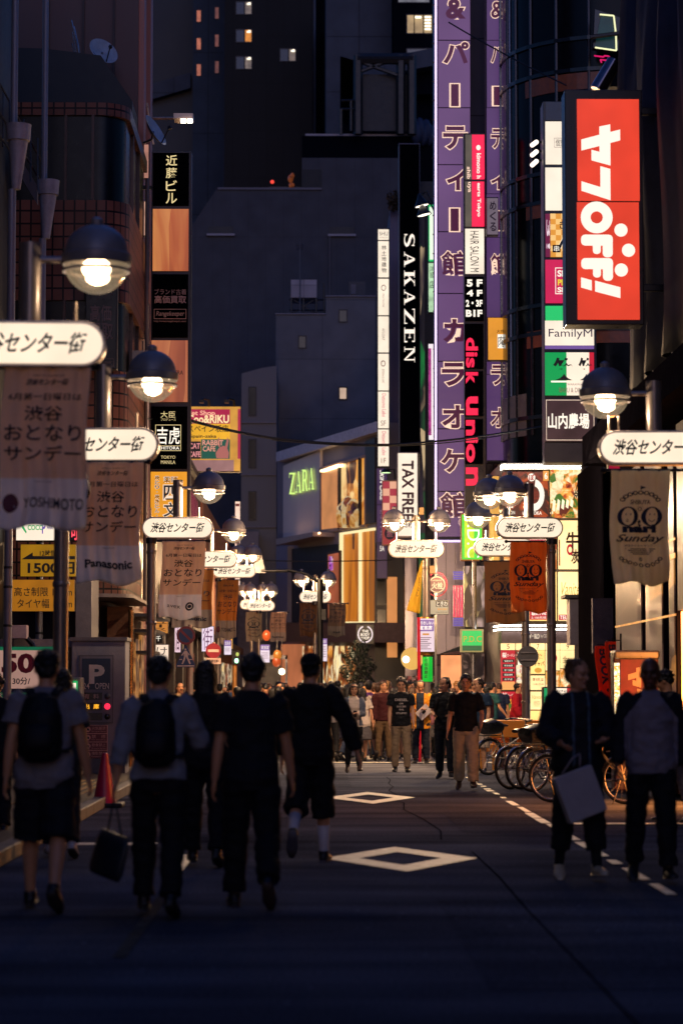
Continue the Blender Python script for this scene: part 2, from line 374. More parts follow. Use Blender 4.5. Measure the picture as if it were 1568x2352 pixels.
# ================================================================ road, kerb, pavement, paint
def asphalt(kk=1.0):
    m = bpy.data.materials.new('asphalt'); m.use_nodes = True; t = m.node_tree; b = t.nodes['Principled BSDF']
    tc = t.nodes.new('ShaderNodeTexCoord')
    def nz(sc, det=6): 
        n = t.nodes.new('ShaderNodeTexNoise'); n.inputs['Scale'].default_value = sc; n.inputs['Detail'].default_value = det
        t.links.new(tc.outputs['Object'], n.inputs['Vector']); return n
    a, g = nz(.35), nz(55, 3)
    mp = t.nodes.new('ShaderNodeMapping'); mp.inputs['Scale'].default_value = (.10, .9, 1); t.links.new(tc.outputs['Object'], mp.inputs[0])
    w = t.nodes.new('ShaderNodeTexNoise'); w.inputs['Scale'].default_value = 1.6; w.inputs['Detail'].default_value = 5; t.links.new(mp.outputs[0], w.inputs['Vector'])
    r1 = t.nodes.new('ShaderNodeMapRange'); r1.inputs[1].default_value = .3; r1.inputs[2].default_value = .7; r1.inputs[3].default_value = .055; r1.inputs[4].default_value = .125; t.links.new(a.outputs['Fac'], r1.inputs[0])
    r2 = t.nodes.new('ShaderNodeMapRange'); r2.inputs[1].default_value = .3; r2.inputs[2].default_value = .7; r2.inputs[3].default_value = .4; r2.inputs[4].default_value = 1.8; t.links.new(g.outputs['Fac'], r2.inputs[0])
    r3 = t.nodes.new('ShaderNodeMapRange'); r3.inputs[1].default_value = .35; r3.inputs[2].default_value = .65; r3.inputs[3].default_value = .72; r3.inputs[4].default_value = 1.3; t.links.new(w.outputs['Fac'], r3.inputs[0])
    k = t.nodes.new('ShaderNodeMath'); k.operation = 'MULTIPLY'; t.links.new(r1.outputs[0], k.inputs[0]); t.links.new(r2.outputs[0], k.inputs[1])
    k2 = t.nodes.new('ShaderNodeMath'); k2.operation = 'MULTIPLY'; t.links.new(k.outputs[0], k2.inputs[0]); t.links.new(r3.outputs[0], k2.inputs[1])
    cb = t.nodes.new('ShaderNodeMix'); cb.data_type = 'RGBA'; cb.blend_type = 'MULTIPLY'; cb.inputs[0].default_value = 1; cb.inputs[7].default_value = (.93*kk, .97*kk, 1.2*kk, 1)
    vo = t.nodes.new('ShaderNodeTexVoronoi'); vo.inputs['Scale'].default_value = 3.2; t.links.new(tc.outputs['Object'], vo.inputs['Vector'])
    sk = t.nodes.new('ShaderNodeMapRange'); sk.inputs[1].default_value = .045; sk.inputs[2].default_value = .07; sk.inputs[3].default_value = 2.6; sk.inputs[4].default_value = 1.0; t.links.new(vo.outputs['Distance'], sk.inputs[0])
    k3 = t.nodes.new('ShaderNodeMath'); k3.operation = 'MULTIPLY'; t.links.new(k2.outputs[0], k3.inputs[0]); t.links.new(sk.outputs[0], k3.inputs[1])
    t.links.new(k3.outputs[0], cb.inputs[6]); t.links.new(cb.outputs[2], b.inputs['Base Color']); b.inputs['Specular IOR Level'].default_value = 0.0
    r4 = t.nodes.new('ShaderNodeMapRange'); r4.inputs[1].default_value = .3; r4.inputs[2].default_value = .7; r4.inputs[3].default_value = .62; r4.inputs[4].default_value = .88; t.links.new(w.outputs['Fac'], r4.inputs[0]); t.links.new(r4.outputs[0], b.inputs['Roughness'])
    bp = t.nodes.new('ShaderNodeBump'); bp.inputs['Strength'].default_value = .3; bp.inputs['Distance'].default_value = .012
    t.links.new(g.outputs['Fac'], bp.inputs['Height']); t.links.new(bp.outputs[0], b.inputs['Normal'])
    return m
AS = asphalt(); AS2 = asphalt(.86)
tag(MB().quad((-140, -20, 0), (140, -20, 0), (140, 420, 0), (-140, 420, 0)).build('road', [AS]), kind='structure')
# patches of newer asphalt with tarred edges
pt = MB()
for x0, x1, y0, y1 in ((-2.2, .1, 24.6, 31.5), (.9, 3.9, 12.5, 17.8), (1.6, 3.4, 26, 30), (-.9, .6, 38, 44)):
    pt.quad((x0, y0, .004), (x1, y0, .004), (x1, y1, .004), (x0, y1, .004))
tag(pt.build('road_patch', [AS2]), kind='structure')
sm = MB(); rnd = random.Random(3)
def seam(pts, w):
    for i in range(len(pts)-1):
        (a, b), (c, d) = pts[i], pts[i+1]; L = math.hypot(c-a, d-b); nx, ny = -(d-b)/L*w/2, (c-a)/L*w/2
        sm.quad((a+nx, b+ny, .006), (a-nx, b-ny, .006), (c-nx, d-ny, .006), (c+nx, d+ny, .006))
crack = [(1.27, 42.5), (1.30, 41), (1.22, 39.6), (1.25, 38.2), (1.14, 36.8), (1.2, 35.4), (1.1, 34), (1.22, 32.8), (1.15, 31), (1.3, 28.7), (1.38, 26.4), (1.3, 24.8)]
seam(crack, .013)
for y in (11.2, 16.5, 24.4, 38): seam([(-2.6 + i*.82, y + rnd.uniform(-.06, .06)) for i in range(9)], .02)
seam([(1.5+rnd.uniform(-.02, .02), y) for y in range(8, 24, 3)], .015)
tag(sm.build('road_seam', [D('#08080a', .95, spec=.05)]), kind='structure')
# painted markings
WHT = D('#e8dccc', .55, var=.4, scale=7, bump=.3, spec=.26)
def diamond(cx, cy, hw, hl, k=.53):
    o = [(cx-hw, cy), (cx, cy-hl), (cx+hw, cy), (cx, cy+hl)]; i = [(cx-hw*k, cy), (cx, cy-hl*k), (cx+hw*k, cy), (cx, cy+hl*k)]
    b = MB()
    for q in range(4):
        n = (q+1) % 4; b.quad((*o[q], .008), (*o[n], .008), (*i[n], .008), (*i[q], .008))
    tag(b.build('road_marking', [WHT]), kind='structure')
diamond(.79, 22.1, .70, 1.6); diamond(.80, 34.4, .64, 1.85)
b = MB()
def strip(x0, x1, y0, y1): b.quad((x0, y0, .008), (x1, y0, .008), (x1, y1, .008), (x0, y1, .008))
tag(MB().quad((-1.2, 20.3, .008), (-1.1, 20.3, .008), (-1.1, 22.6, .008), (-1.2, 22.6, .008)).build('road_marking', [WHT]), kind='structure'); DIMWHT = D('#5c5750', .7, var=.5, scale=5, bump=.3, spec=.1)  # white paint darkened to carry the dim foreground light
tag(MB().quad((-1.15, 14, .008), (-1.07, 14, .008), (-1.07, 18.6, .008), (-1.15, 18.6, .008)).build('road_marking', [DIMWHT]), kind='structure'); tag(MB().quad((-1.3, 9, .008), (-1.15, 9, .008), (-1.15, 9.8, .008), (-1.3, 9.8, .008)).build('road_marking', [DIMWHT]), kind='structure')
strip(-2.35, -1.55, 24.0, 24.35)
strip(-2.2, 4.6, 50.6, 51.05)                                     # stop line
for i in range(9):                                                # crossing beyond it
    strip(-2.3+i*.85, -1.85+i*.85, 53.0, 56.4)
rnd = random.Random(5)
y = 18.2
while y < 42:                                                     # worn edge line on the far side
    L = rnd.uniform(.5, 1.3) if y < 34 else rnd.uniform(.3, .6); strip(2.60+rnd.uniform(0, .05), 2.72, y, y+L); y += L + rnd.uniform(.12, .5 if y < 30 else 1.2)
strip(2.85, 6.0, 27.6, 27.9); strip(4.2, 4.36, 15.2, 16.8)
tag(b.build('road_marking', [WHT]), kind='structure')
# pavement with kerb on the left
PAVE = GRID('#4d423d', '#231f20', .3, .3, .6, .05)
tag(MB().slab([(-12, -5), (-2.86, -5), (-2.86, 47.5), (-12, 47.5)], .0, .12).build('pavement', [PAVE]), kind='structure')
kb = MB(); y = 6
while y < 47:
    kb.box(-2.86, y, 0, -2.70, y+.985, .14); y += 1.0
tag(kb.build('kerb', [D('#6a6460', .6, bump=.3)], bevel=.012), kind='structure')
tp = MB()
for i in range(26):
    for j in range(5): tp.box(-3.75+j*.14, 30.2+i*.3, .12, -3.68+j*.14, 30.45+i*.3, .127)
tag(tp.build('tactile_paving', [D('#8a6a2c', .5)]), kind='structure')
# raised pavement of a far corner on the right
tag(MB().slab([(4.75, 57.6), (60, 57.6), (60, 140), (4.3, 140), (4.3, 58.3)], 0, .12).build('pavement', [PAVE]), kind='structure')

# ================================================================ buildings: helper
def bld(name, label, cat='building', loc=(0, 0, 0)): return thing(name, label, cat, loc)
def window(t, x0, y0, x1, y1, Y, pane, frame=None, fw=.06, out=.05):
    A = FR(x0, y0, x1, y1, Y); X0, Z0, X1, Z1 = A
    f = MB()
    f.box(X0-fw, Y-out, Z0-fw, X1+fw, Y-.003, Z0); f.box(X0-fw, Y-out, Z1, X1+fw, Y-.003, Z1+fw)
    f.box(X0-fw, Y-out, Z0, X0, Y-.003, Z1); f.box(X1, Y-out, Z0, X1+fw, Y-.003, Z1)
    fo = f.build('window', [frame or DK()], t)
    MB().box(X0, Y-out*.4, Z0, X1, Y-.004, Z1).build('pane', [pane], fo); return fo
NAVY = D('#1a2130', .6, var=.2, scale=.2, streak=True)
DARKW = D('#0c0e16', .6, var=.3, scale=.4, streak=True, spec=.05)
PALE = GRID('#3c424e', '#262a33', 3.0, 3.6, .6, .01, var=.04)
GREYW = GRID('#3c3d45', '#33343b', 1.0, 9.0, .65, .012, var=.03)
GREY2 = D('#7c7884', .65, var=.12, scale=.35, streak=True)
def mass(t, px0, px1, ytop, Y, depth, mat, ybot=None, name='wall'):
    X0, X1 = PX(px0, Y), PX(px1, Y); z1 = PZ(ytop, Y); z0 = 0 if ybot is None else PZ(ybot, Y)
    return MB().box(X0, Y, z0, X1, Y+depth, z1).build(name, [mat], t)

# ---- far towers
t = bld('office_tower', 'dark office slab beyond the left signs with a pale diagonal ledge across it', loc=(PX(370, 182), 182, 0))
mass(t, 215, 438, -120, 182, 25, D('#141a24', .6, var=.2, scale=.15))
a = P(330, 218, 181.6); c = P(438, 186, 181.6)
MB().prism([(a.x, a.z-.6), (c.x, c.z-.6), (c.x, c.z+.6), (a.x, a.z+.6)], 181.2, 182-.01).build('ledge', [PALE], t)
t = bld('office_tower', 'blue grey tower wall with two columns of narrow orange slit windows', loc=(PX(473, 174), 174, 0))
mass(t, 437, 511, -120, 174, 25, GRID('#2a3442', '#1e2630', 9, 6.0, .6, .006, var=.03))
SL = E('#b8674a', .85, .5, 1.2); SL2 = E('#8a4f42', .55, .5, 1.2)
for x0, x1, ys, m in ((452, 461, ((23, 49), (87, 113), (147, 173)), SL), (494, 502, ((16, 42), (79, 106), (140, 167)), SL2)):
    for y0, y1 in ys: window(t, x0, y0, x1, y1, 174, m, D('#20262f'), .05)
t = bld('office_tower', 'almost black tower with a few small lit windows high up', loc=(PX(610, 168), 168, 0))
mass(t, 511, 716, -120, 168, 26, GRID('#0a0c12', '#07080d', 1.2, 3.4, .5, .03, var=.1))
WL = E('#77685f', .8, .35, 3); WO = E('#e08a2c', .9, .3, 4); CL = E('#fff3da', 1.6)
for x0, y0, m in ((543, 4, WL), (543, 68, WO), (543, 130, WL), (644, 112, WL)):
    window(t, x0, y0, x0+17, y0+27, 168, GLASS('#1a2030'))
    f = window(t, x0+20, y0, x0+34, y0+27, 168, m)
    A = FR(x0+24, y0+3, x0+33, y0+8, 168); q = MB().box(A[0], 167.7, A[1], A[2], 167.8, A[1]+.1); q.box(A[0]+.1, 167.7, A[3]-.1, A[2], 167.8, A[3]).build('ceiling_lamp', [CL], f)
t = bld('office_tower', 'dark tower edge with thin pale vertical pipe beside the pale panelled wall', loc=(PX(730, 171), 171, 0))
mass(t, 716, 749, -120, 171, 22, DARKW)
MB().cyl((PX(720, 170.8), 170.8, 0), (PX(720, 170.8), 170.8, PZ(-120, 170)), .12).build('drain_pipe', [D('#4a5060')], t)
t = bld('office_tower', 'black distant office block filling the gaps between the far towers', loc=(PX(700, 236), 236, 0))  # added backdrop, hides the bright sky between the towers
mass(t, 150, 1250, -260, 236, 20, D('#080a10', .7, spec=.05)); MB().box(PX(150, 236), 235.8, PZ(420, 236), PX(1250, 236), 235.99, PZ(412, 236)).build('ledge', [DARKW], t)
# ---- pale panelled block with overhanging dark floors
t = bld('panelled_block', 'pale blue grey panelled block high behind the big grey wall', loc=(PX(825, 152), 152, 0))
A = PX(748, 152); B = PX(781, 152); C = PX(908, 152); zt, zm = PZ(-120, 152), PZ(128, 152)
MB().prism([(A, 0), (B, 0), (B, zm), (C, zm-1), (C, zt), (A, zt)], 152, 170).build('wall', [PALE], t)
t = bld('office_building', 'dark office building with one bright lit office window near the purple sign', loc=(PX(950, 149), 149, 0))
mass(t, 905, 1080, -120, 149, 20, DARKW, 215)
mass(t, 860, 1080, 225, 150, 19, DARKW, None, 'lower_wall')
a = P(832, 150, 148.5); c = P(1003, 118, 148.5)
MB().prism([(a.x, a.z-1.0), (c.x, c.z-1.0), (c.x, c.z+.1), (a.x, a.z+.1)], 147.8, 148.99).build('floor_band', [PALE], t)
for x0, x1 in ((935, 950), (952, 971), (973, 991)):
    window(t, x0, 34, x1, 75, 149, E('#c9a877', .75, .35, 1.2))
q = MB()
for i in range(5):
    A = FR(975, 37+i*7, 989, 40+i*7, 148.8); q.box(A[0], 148.7, A[1], A[2], 148.8, A[3])
A = FR(953, 37, 967, 41, 148.8); q.box(A[0], 148.7, A[1], A[2], 148.8, A[3]); q.build('ceiling_lamp', [E('#fff6d8', 2.0)], t)
window(t, 935, 112, 990, 120, 149, E('#4a4a58', .6, .4, 2)); window(t, 915, -30, 985, 4, 149, E('#8a8a90', .5, .4, 2))
# ---- roof deck with billboard frame
t = bld('roof_terrace', 'dark flat roof with pale parapet line behind the black vertical sign', loc=(PX(850, 144), 144, 0))
mass(t, 692, 1012, 312, 144, 8, D('#0b0d14', .7, spec=.05)); X0, X1 = PX(700, 143.9), PX(1005, 143.9); z = PZ(312, 144)
MB().box(X0, 143.9, z, X1, 144.1, z+.12).build('parapet_rail', [D('#6a6676', .4)], t)
t = thing('billboard_scaffold', 'dark steel billboard frame standing on the roof beside the purple sign', 'billboard frame', (PX(880, 143), 143, PZ(310, 143)))
b = MB()
def bar(x0, y0, x1, y1, w=.25, yy=143): b.cyl(P(x0, y0, yy), P(x1, y1, yy), w, n=6)
for x in (822, 920, 945): bar(x, 308, x, 127, .28)
for y in (132, 136): bar(820, y, 948, y, .3)
bar(824, 165, 920, 128, .12); bar(824, 140, 920, 175, .12); bar(824, 128, 945, 140, .1)
bar(783, 250, 783, 308, .1); bar(783, 230, 822, 230, .08); bar(783, 250, 822, 250, .08); bar(806, 230, 806, 300, .08)
b.build('frame', [D('#0b0d13', .5)], t)
A = FR(826, 170, 945, 300, 143.4); MB().box(A[0], 143.4, A[1], A[2], 143.7, A[3]).build('board', [D('#0d1018', .6)], t)
t = thing('tarpaulin', 'blue tarpaulin bundle lying on the dark roof by the billboard frame', 'tarpaulin', (PX(972, 143.4), 143.4, PZ(310, 143)))
b = MB()
for i in range(5): b.ell((PX(958+i*8, 143.4), 143.4+i*.2, PZ(300-(i % 2)*9, 143)), (.35, .4, .75), 8)
b.build('sheet', [D('#16203c', .6)], t, smooth=True)

# ---- big grey blank wall
t = bld('blank_walled_building', 'big windowless grey building with sloped left corner and stepped roof', loc=(PX(650, 135), 135, 0))
Y = 135; pl = [(330, 690), (442, 511), (493, 435), (692, 435), (692, 362), (925, 362)]
poly = [(PX(330, Y), 0), (PX(930, Y), 0), (PX(930, Y), PZ(362, Y)), (PX(692, Y), PZ(362, Y)), (PX(692, Y), PZ(389, Y)), (PX(692, Y), PZ(435, Y)), (PX(493, Y), PZ(435, Y)), (PX(442, Y), PZ(511, Y)), (PX(330, Y), PZ(690, Y))]
MB().prism(poly, Y, Y+12).build('wall', [GREYW], t)
A = FR(692, 389, 738, 435, Y); MB().box(A[0]+.01, Y-.06, A[1], A[2], Y-.004, A[3]).build('recess', [D('#0d0f16', .7)], t)
for x0, y0, x1, y1 in ((479, 520, 535, 537), (757, 521, 813, 538)):
    A = FR(x0, y0, x1, y1, Y); o = MB().box(A[0], Y-.05, A[1], A[2], Y-.004, A[3]).build('vent_opening', [D('#14151d')], t)
    MB().box(A[0]-.1, Y-.2, A[1]-.12, A[2]+.1, Y-.004, A[1]).build('sill', [GREY2], o)
o = MB(); o.box(PX(496, Y), Y-.1, PZ(436, Y), PX(738, Y), Y+.3, PZ(431, Y)); o.build('coping', [D('#4a4754')], t)
MB().cyl(P(757, 538, 134.85), P(757, 690, 134.85), .05, n=6).build('drain_pipe', [D('#3d3b46')], t)
t = thing('warning_lamp', 'small red lamps and orange glow on the roof above the grey wall', 'lamp', (PX(640, 137), 137, PZ(432, 137)))
MB().ell(P(625, 417, 137), .11, 8).build('bulb', [E('#ff4a3a', 1.2)], t)
b = MB()
for dx, dy, r in ((668, 425, .12), (672, 425, .1), (667, 410, .16), (671, 403, .12)): b.ell(P(dx, dy, 137.2), (r, r, r*1.5), 8)
b.build('lantern', [E('#8a4624', .4, .6, 6)], t)
MB().box(PX(615, 137.5), 137.5, PZ(430, 137), PX(690, 137.5), 137.7, PZ(424, 137)).build('rail', [DK()], t)

# ---- stepped middle block
t = bld('stepped_building', 'plain grey stepped building with three small windows above the fashion store', loc=(PX(740, 120), 120, 0)); Y = 120
poly = [(PX(632, Y), 0), (PX(862, Y), 0), (PX(862, Y), PZ(680, Y)), (PX(748, Y), PZ(680, Y)), (PX(748, Y), PZ(721, Y)), (PX(632, Y), PZ(721, Y))]
MB().prism(poly, Y, Y+12).build('wall', [GRID('#56565e', '#494950', 3.2, 3.0, .6, .008, var=.03)], t)
window(t, 780, 713, 795, 738, Y, GLASS('#12131b')); window(t, 687, 773, 701, 798, Y, GLASS('#12131b')); window(t, 780, 891, 795, 916, Y, E('#c8a991', .9, .2, 2))
cp = MB(); cp.box(PX(631, Y), Y-.1, PZ(722, Y), PX(748, Y), Y+.4, PZ(720, Y)); cp.box(PX(747, Y), Y-.1, PZ(681, Y), PX(863, Y), Y+.4, PZ(679, Y)); cp.build('coping', [D('#6d6a78')], t)
t = thing('water_tank', 'pale box water tank on a steel stand on the stepped roof', 'water tank', (PX(697, 123), 123, PZ(721, 123)))
A = FR(668, 642, 727, 683, 123); MB().box(A[0], 123, A[1], A[2], 125, A[3]).build('tank', [GRID('#8a8590', '#6d6873', .75, .75, .5, .03)], t)
b = MB()
for x in (669, 697, 726): b.cyl(P(x, 721, 123.1), P(x, 683, 123.1), .06, n=6)
for y in (688, 712): b.cyl(P(664, y, 123.1), P(745, y, 123.1), .05, n=6)
b.cyl(P(669, 721, 123.1), P(726, 685, 123.1), .04, n=6); b.cyl(P(726, 721, 123.1), P(669, 685, 123.1), .04, n=6); b.cyl(P(744, 721, 123.1), P(744, 650, 123.1), .05, n=6)
b.build('stand', [DK()], t)
t = thing('rooftop_unit', 'dark boxy ventilation housing on the upper step of the grey roof', 'ventilation unit', (PX(820, 123), 123, PZ(680, 123)))
A = FR(801, 646, 839, 680, 123); MB().box(A[0], 123, A[1], A[2], 124.5, A[3]).build('housing', [D('#2c2b35')], t)
MB().box(A[0]+.1, 122.95, A[1]+.1, A[0]+.35, 123, A[3]-.15).build('door', [D('#4a4753')], t)
t = thing('tv_antenna', 'thin television antenna mast rising beside the water tank', 'antenna', P(689, 721, 122.5))
b = MB(); b.cyl(P(689, 721, 122.5), P(689, 556, 122.5), .035, n=6); b.cyl(P(680, 570, 122.5), P(698, 562, 122.5), .02, n=5)
for x in (681, 685, 691, 695): b.cyl(P(x, 560, 122.3), P(x, 574, 122.7), .015, n=4)
b.build('mast', [D('#3a3a46')], t)
# ---- narrow grey building left of the store
t = bld('narrow_building', 'narrow grey building with a column of tall dark windows beside the fashion store', loc=(PX(592, 114), 114, 0)); Y = 114
poly = [(PX(553, Y), 0), (PX(634, Y), 0), (PX(634, Y), PZ(840, Y)), (PX(600, Y), PZ(845, Y)), (PX(553, Y), PZ(858, Y))]
MB().prism(poly, Y, Y+10).build('wall', [D('#54525a', .6, var=.1, scale=.4, streak=True)], t)
for y0 in (891, 1011, 1131): window(t, 573, y0, 586, y0+62, Y, GLASS('#11131c'))
f = window(t, 573, 1250, 586, 1306, Y, GLASS('#15121a')); A = FR(578, 1256, 585, 1272, Y-.06)
MB().box(A[0], Y-.07, A[1], A[2], Y-.06, A[3]).build('lit_pane', [E('#e58a4a', .9)], f)
[MB().box(PX(552, Y), Y-.12, PZ(y, Y), PX(634, Y), Y-.003, PZ(y-3, Y)).build('floor_band', [D('#5f5b69')], t) for y in (972, 1092, 1212)]
A = FR(546, 1222, 594, 1583, 113); MB().box(A[0], 112.6, 0, A[2], 113.9, A[3]).build('porch', [D('#5a5462', .6)], t)

# ---- fashion store with oblique front
ZA, ZB = Vector((PX(636, 113), 113, 0)), Vector((PX(866, 99.5), 99.5, 0)); ZD = (ZB-ZA).normalized(); ZN = Vector((ZD.y, -ZD.x, 0)); ZN = ZN if ZN.y < 0 else -ZN
def PLZ(px, py, off=0.0):
    d = ray(px, py); o = ZA + ZN*off; return CAM + d*((o-CAM).dot(ZN)/d.dot(ZN))
def zquad(mb, x0, y0, x1, y1, off, mi=0, yr0=None, yr1=None, thick=None):
    """panel on the store front: left edge y0..y1 at x0, right edge yr0..yr1 at x1, standing off the wall"""
    yr0 = y0 if yr0 is None else yr0; yr1 = y1 if yr1 is None else yr1
    f = [PLZ(x0, y1, off), PLZ(x1, yr1, off), PLZ(x1, yr0, off), PLZ(x0, y0, off)]; k = [p - ZN*(thick if thick is not None else max(.02, off-.003)) for p in f]
    mb.add(f+k, [(0,1,2,3),(7,6,5,4),(0,4,5,1),(1,5,6,2),(2,6,7,3),(3,7,4,0)], mi); return mb
t = bld('fashion_store', 'dark clad corner store with lit upper window and green glowing letters', 'shop building', (PX(750, 106), 106, 0))
zt = lambda x: 1040 - (x-636)*(71/230)          # sloping roof line in the picture
b = MB(); zquad(b, 636, zt(636), 866, 1583, 0.0, 0, zt(866), 1583, 9); b.build('wall', [D('#7a727a', .5, var=.15, scale=.3, streak=True)], t)
b = MB(); zquad(b, 634, zt(634)-2, 866, zt(634)+20, .35, 0, zt(866)-2, zt(866)+22); b.build('cornice', [D('#b8b0b8', .5)], t)
CLAD = D('#d0c0ba', .42, .1, var=.1, scale=.8, streak=True)
b = MB(); zquad(b, 650, zt(650)+34, 735, 1236, .12, 0, zt(735)+25, 1224); b.build('cladding', [CLAD], t)
b = MB(); zquad(b, 838, zt(838)+36, 860, 1204, .12, 0, zt(860)+34, 1200); b.build('cladding', [D('#3d3a42', .4, .3)], t)
fr = MB(); zquad(fr, 735, 1074, 838, 1080, .13, 0, 1044, 1050); zquad(fr, 735, 1217, 838, 1225, .13, 0, 1204, 1211); zquad(fr, 733, 1076, 737, 1225, .13, 0, 1075, 1224); zquad(fr, 836, 1046, 839, 1206, .13, 0, 1045, 1205)
w = fr.build('display_window', [D('#a08070', .4)], t)
zquad(MB(), 737, 1078, 776, 1222, .10, 0, 1066, 1214).build('inner_wall', [E('#d08850', .85, .25, .8)], w)
zquad(MB(), 776, 1066, 836, 1214, .05, 0, 1050, 1206).build('pane', [EPIC(['#5a2408', '#b8641c', '#f0a444', '#ffd890', '#c8782a', '#3a1808'], 1.0, .55)], w)
[zquad(MB(), x0, y0, x0+3, y1, .16, 0, y0-1, y1-1).build('mullion', [D('#1d1519')], w) for x0, y0, y1 in ((775, 1068, 1216), (822, 1052, 1208))]
b = MB()                                          # mannequins in the lit window
for x, h in ((790, 60), (800, 72), (812, 66), (818, 48)):
    a = PLZ(x, 1212, .16); c = PLZ(x, 1212-h, .16); b.tube([a, a.lerp(c, .5), a.lerp(c, .8), c], [.28, .34, .3, .1], 8)
b.build('display', [EPIC(['#2a120a', '#8a3a12', '#e8a040', '#f5d9a0'], .6, 2)], w)
zquad(MB(), 735, 1080, 776, 1084, .3, 0, 1066, 1071).build('ceiling_light', [E('#ffd9a0', 5)], w)
o = MB(); zquad(o, 634, 1238, 718, 1252, 1.0, 0, 1222, 1232); o.build('canopy', [D('#8a7a7c', .4)], t)
o = MB(); zquad(o, 652, 1236, 733, 1239, .75, 0, 1223, 1226, .05); o.build('canopy_light', [E('#ffc890', 9.0)], t)
b = MB(); zquad(b, 634, 1256, 660, 1430, .3, 0, 1254, 1430); zquad(b, 660, 1262, 776, 1430, .1, 1, 1250, 1430); b.build('lower_wall', [GREY2, D('#1d1b22', .5)], t)
w = MB(); zquad(w, 779, 1224, 858, 1229, .09, 0, 1212, 1218); zquad(w, 779, 1229, 785, 1432, .09, 0, 1228, 1432); zquad(w, 823, 1219, 828, 1432, .09, 0, 1218, 1432); zquad(w, 779, 1428, 858, 1434, .09, 0, 1428, 1434)
w = w.build('glass_front', [E('#f5e2a6', 1.15)], t)
zquad(MB(), 785, 1228, 823, 1430, .03, 0, 1222, 1430).build('curtain', [EPIC(['#2a1006', '#8a440e', '#d8801c', '#b8640f', '#3a1606'], .95, .45, (1, 1, .10))], w)
zquad(MB(), 828, 1220, 858, 1430, .03, 0, 1214, 1430).build('curtain', [EPIC(['#4a2208', '#b06014', '#e89428', '#a85c14', '#5a4a34'], .95, .5, (1, 1, .10))], w)
w = MB(); zquad(w, 750, 1268, 779, 1424, .2, 0, 1264, 1424); w.build('poster_case', [D('#3a2420', .4)], t)
zquad(MB(), 753, 1274, 776, 1420, .24, 0, 1270, 1420, .03).build('poster', [E('#a8573a', .8, .4, .9)], t)
zquad(MB(), 755, 1278, 763, 1310, .27, 0, 1278, 1310, .02).build('poster_picture', [EPIC(['#2a1420', '#c05ad0', '#f0e0d0'], .9, 3)], t)
b = MB(); zquad(b, 625, 1432, 868, 1474, 1.3, 0, 1430, 1476); b.build('overhang', [D('#55474b', .5)], t)
b = MB(); zquad(b, 645, 1480, 690, 1583, .2, 0, 1480, 1583); b.build('ground_wall', [E('#c07048', .8, .25, .6)], t)
b = MB()
for x0, x1, cc in ((694, 710, '#a85a24'), (718, 733, '#f0b860'), (741, 756, '#e89838'), (763, 783, '#fbd48a'), (791, 805, '#c87830')):
    zquad(MB(), x0, 1484, x1, 1583, .2, 0).build('ground_window', [EPIC(['#2a1006', '#7a3410', cc, '#fff0c0', '#8a4818'], 1.05, 2.4, (1, 1, .5))], t)
ZG = E('#ccf07a', 1.25)
tl = MB(); zpl = lambda u, v, d: PLZ(u, 2352-v, .16+d)
items = []
for i, ch in enumerate('ZARA'):
    x0, x1 = 664+i*14.6, 664+i*14.6+13.6; dy = -i*3.6
    for vs, fs in serif(ch): items.append(([(x0+(x1-x0)*x, 2352-(1135+dy-49*yy)) for x, yy in vs], fs, False))
put2d(tl, items, zpl, 0, 0, .05, .06); tl.build('lettering', [ZG], t)
# ================================================================ left row of buildings
TILE = GRID('#6e4438', '#1c1416', .20, .24, .35, .09, var=.25)
CREAM = E('#ffeed6', 1.02, .10, 1.2); CREAM2 = E('#ffe4ca', .95, .12, 1.2); GOLD = E('#e8cf92', .95); SALM = D('#c28f7c', .5); BLK = D('#141318', .5); NVY = D('#181c34', .5)
WH = E('#fff4e2', 1.1); PNK = E('#ff1c4c', 1.0)
t = bld('tiled_building', 'brown tiled building with rounded corner and dark ribbon windows above the car park', loc=(-6, 44, 0))
def rounded(mb, x0, x1, y0, y1, r, z0, z1, mi=0, n=10):
    pl = [(x0, y1), (x0, y0)] + [(x1-r+r*math.sin(a), y0+r-r*math.cos(a)) for a in [math.pi/2*i/n for i in range(n+1)]] + [(x1, y1)]
    mb.slab(pl, z0, z1, mi); return mb
TX, TY = -3.42, 44.0
Zt = lambda y: PZ(y, 44.0)
o = rounded(MB(), -12, TX, TY, 49, .55, Zt(1365), Zt(850)); rounded(o, -12, TX, TY, 49, .55, Zt(690), Zt(460)); rounded(o, -12, TX, TY, 49, .55, Zt(265), Zt(236)); o.build('tile_band', [TILE], t, smooth=True)
rounded(MB(), -12, TX-.08, TY+.06, 48.9, .5, Zt(460), Zt(265)).build('ribbon_window', [D('#07070b', .3, spec=.2)], t, smooth=True)
rounded(MB(), -12, TX-.08, TY+.06, 48.9, .5, Zt(850), Zt(690)).build('ribbon_window', [D('#07070b', .3, spec=.2)], t, smooth=True)
for za, zb in ((Zt(460), Zt(265)), (Zt(850), Zt(690))):
    for yy in (45.6, 47.2): MB().box(TX-.1, yy, za, TX-.02, yy+.07, zb).build('mullion', [D('#3a2c2a', .3, .6)], t)
    for xx in (-4.1, -4.6, -6.0): MB().box(xx, TY, za, xx+.05, TY+.06, zb).build('mullion', [D('#3a2c2a', .3, .6)], t)
for yy, zz_ in ((45.2, 7.9), (46.9, 8.0)):
    o = MB().box(TX+.005, yy, zz_-.6, TX+.3, yy+.8, zz_).build('air_conditioner', [D('#8a8078', .5)], t); MB().lathe([(0, 0), (.22, 0), (.22, .02), (0, .02)], n=18).xf(Matrix.Translation((TX+.301, yy+.4, zz_-.3)) @ Matrix.Rotation(R(90), 4, 'Y')).build('fan_grille', [DK()], o)
MB().tube([(TX+.06, 48.2, Zt(1360)), (TX+.06, 48.2, Zt(300))], .04, 8).build('drain_pipe', [D('#5a4a46', .5)], t)
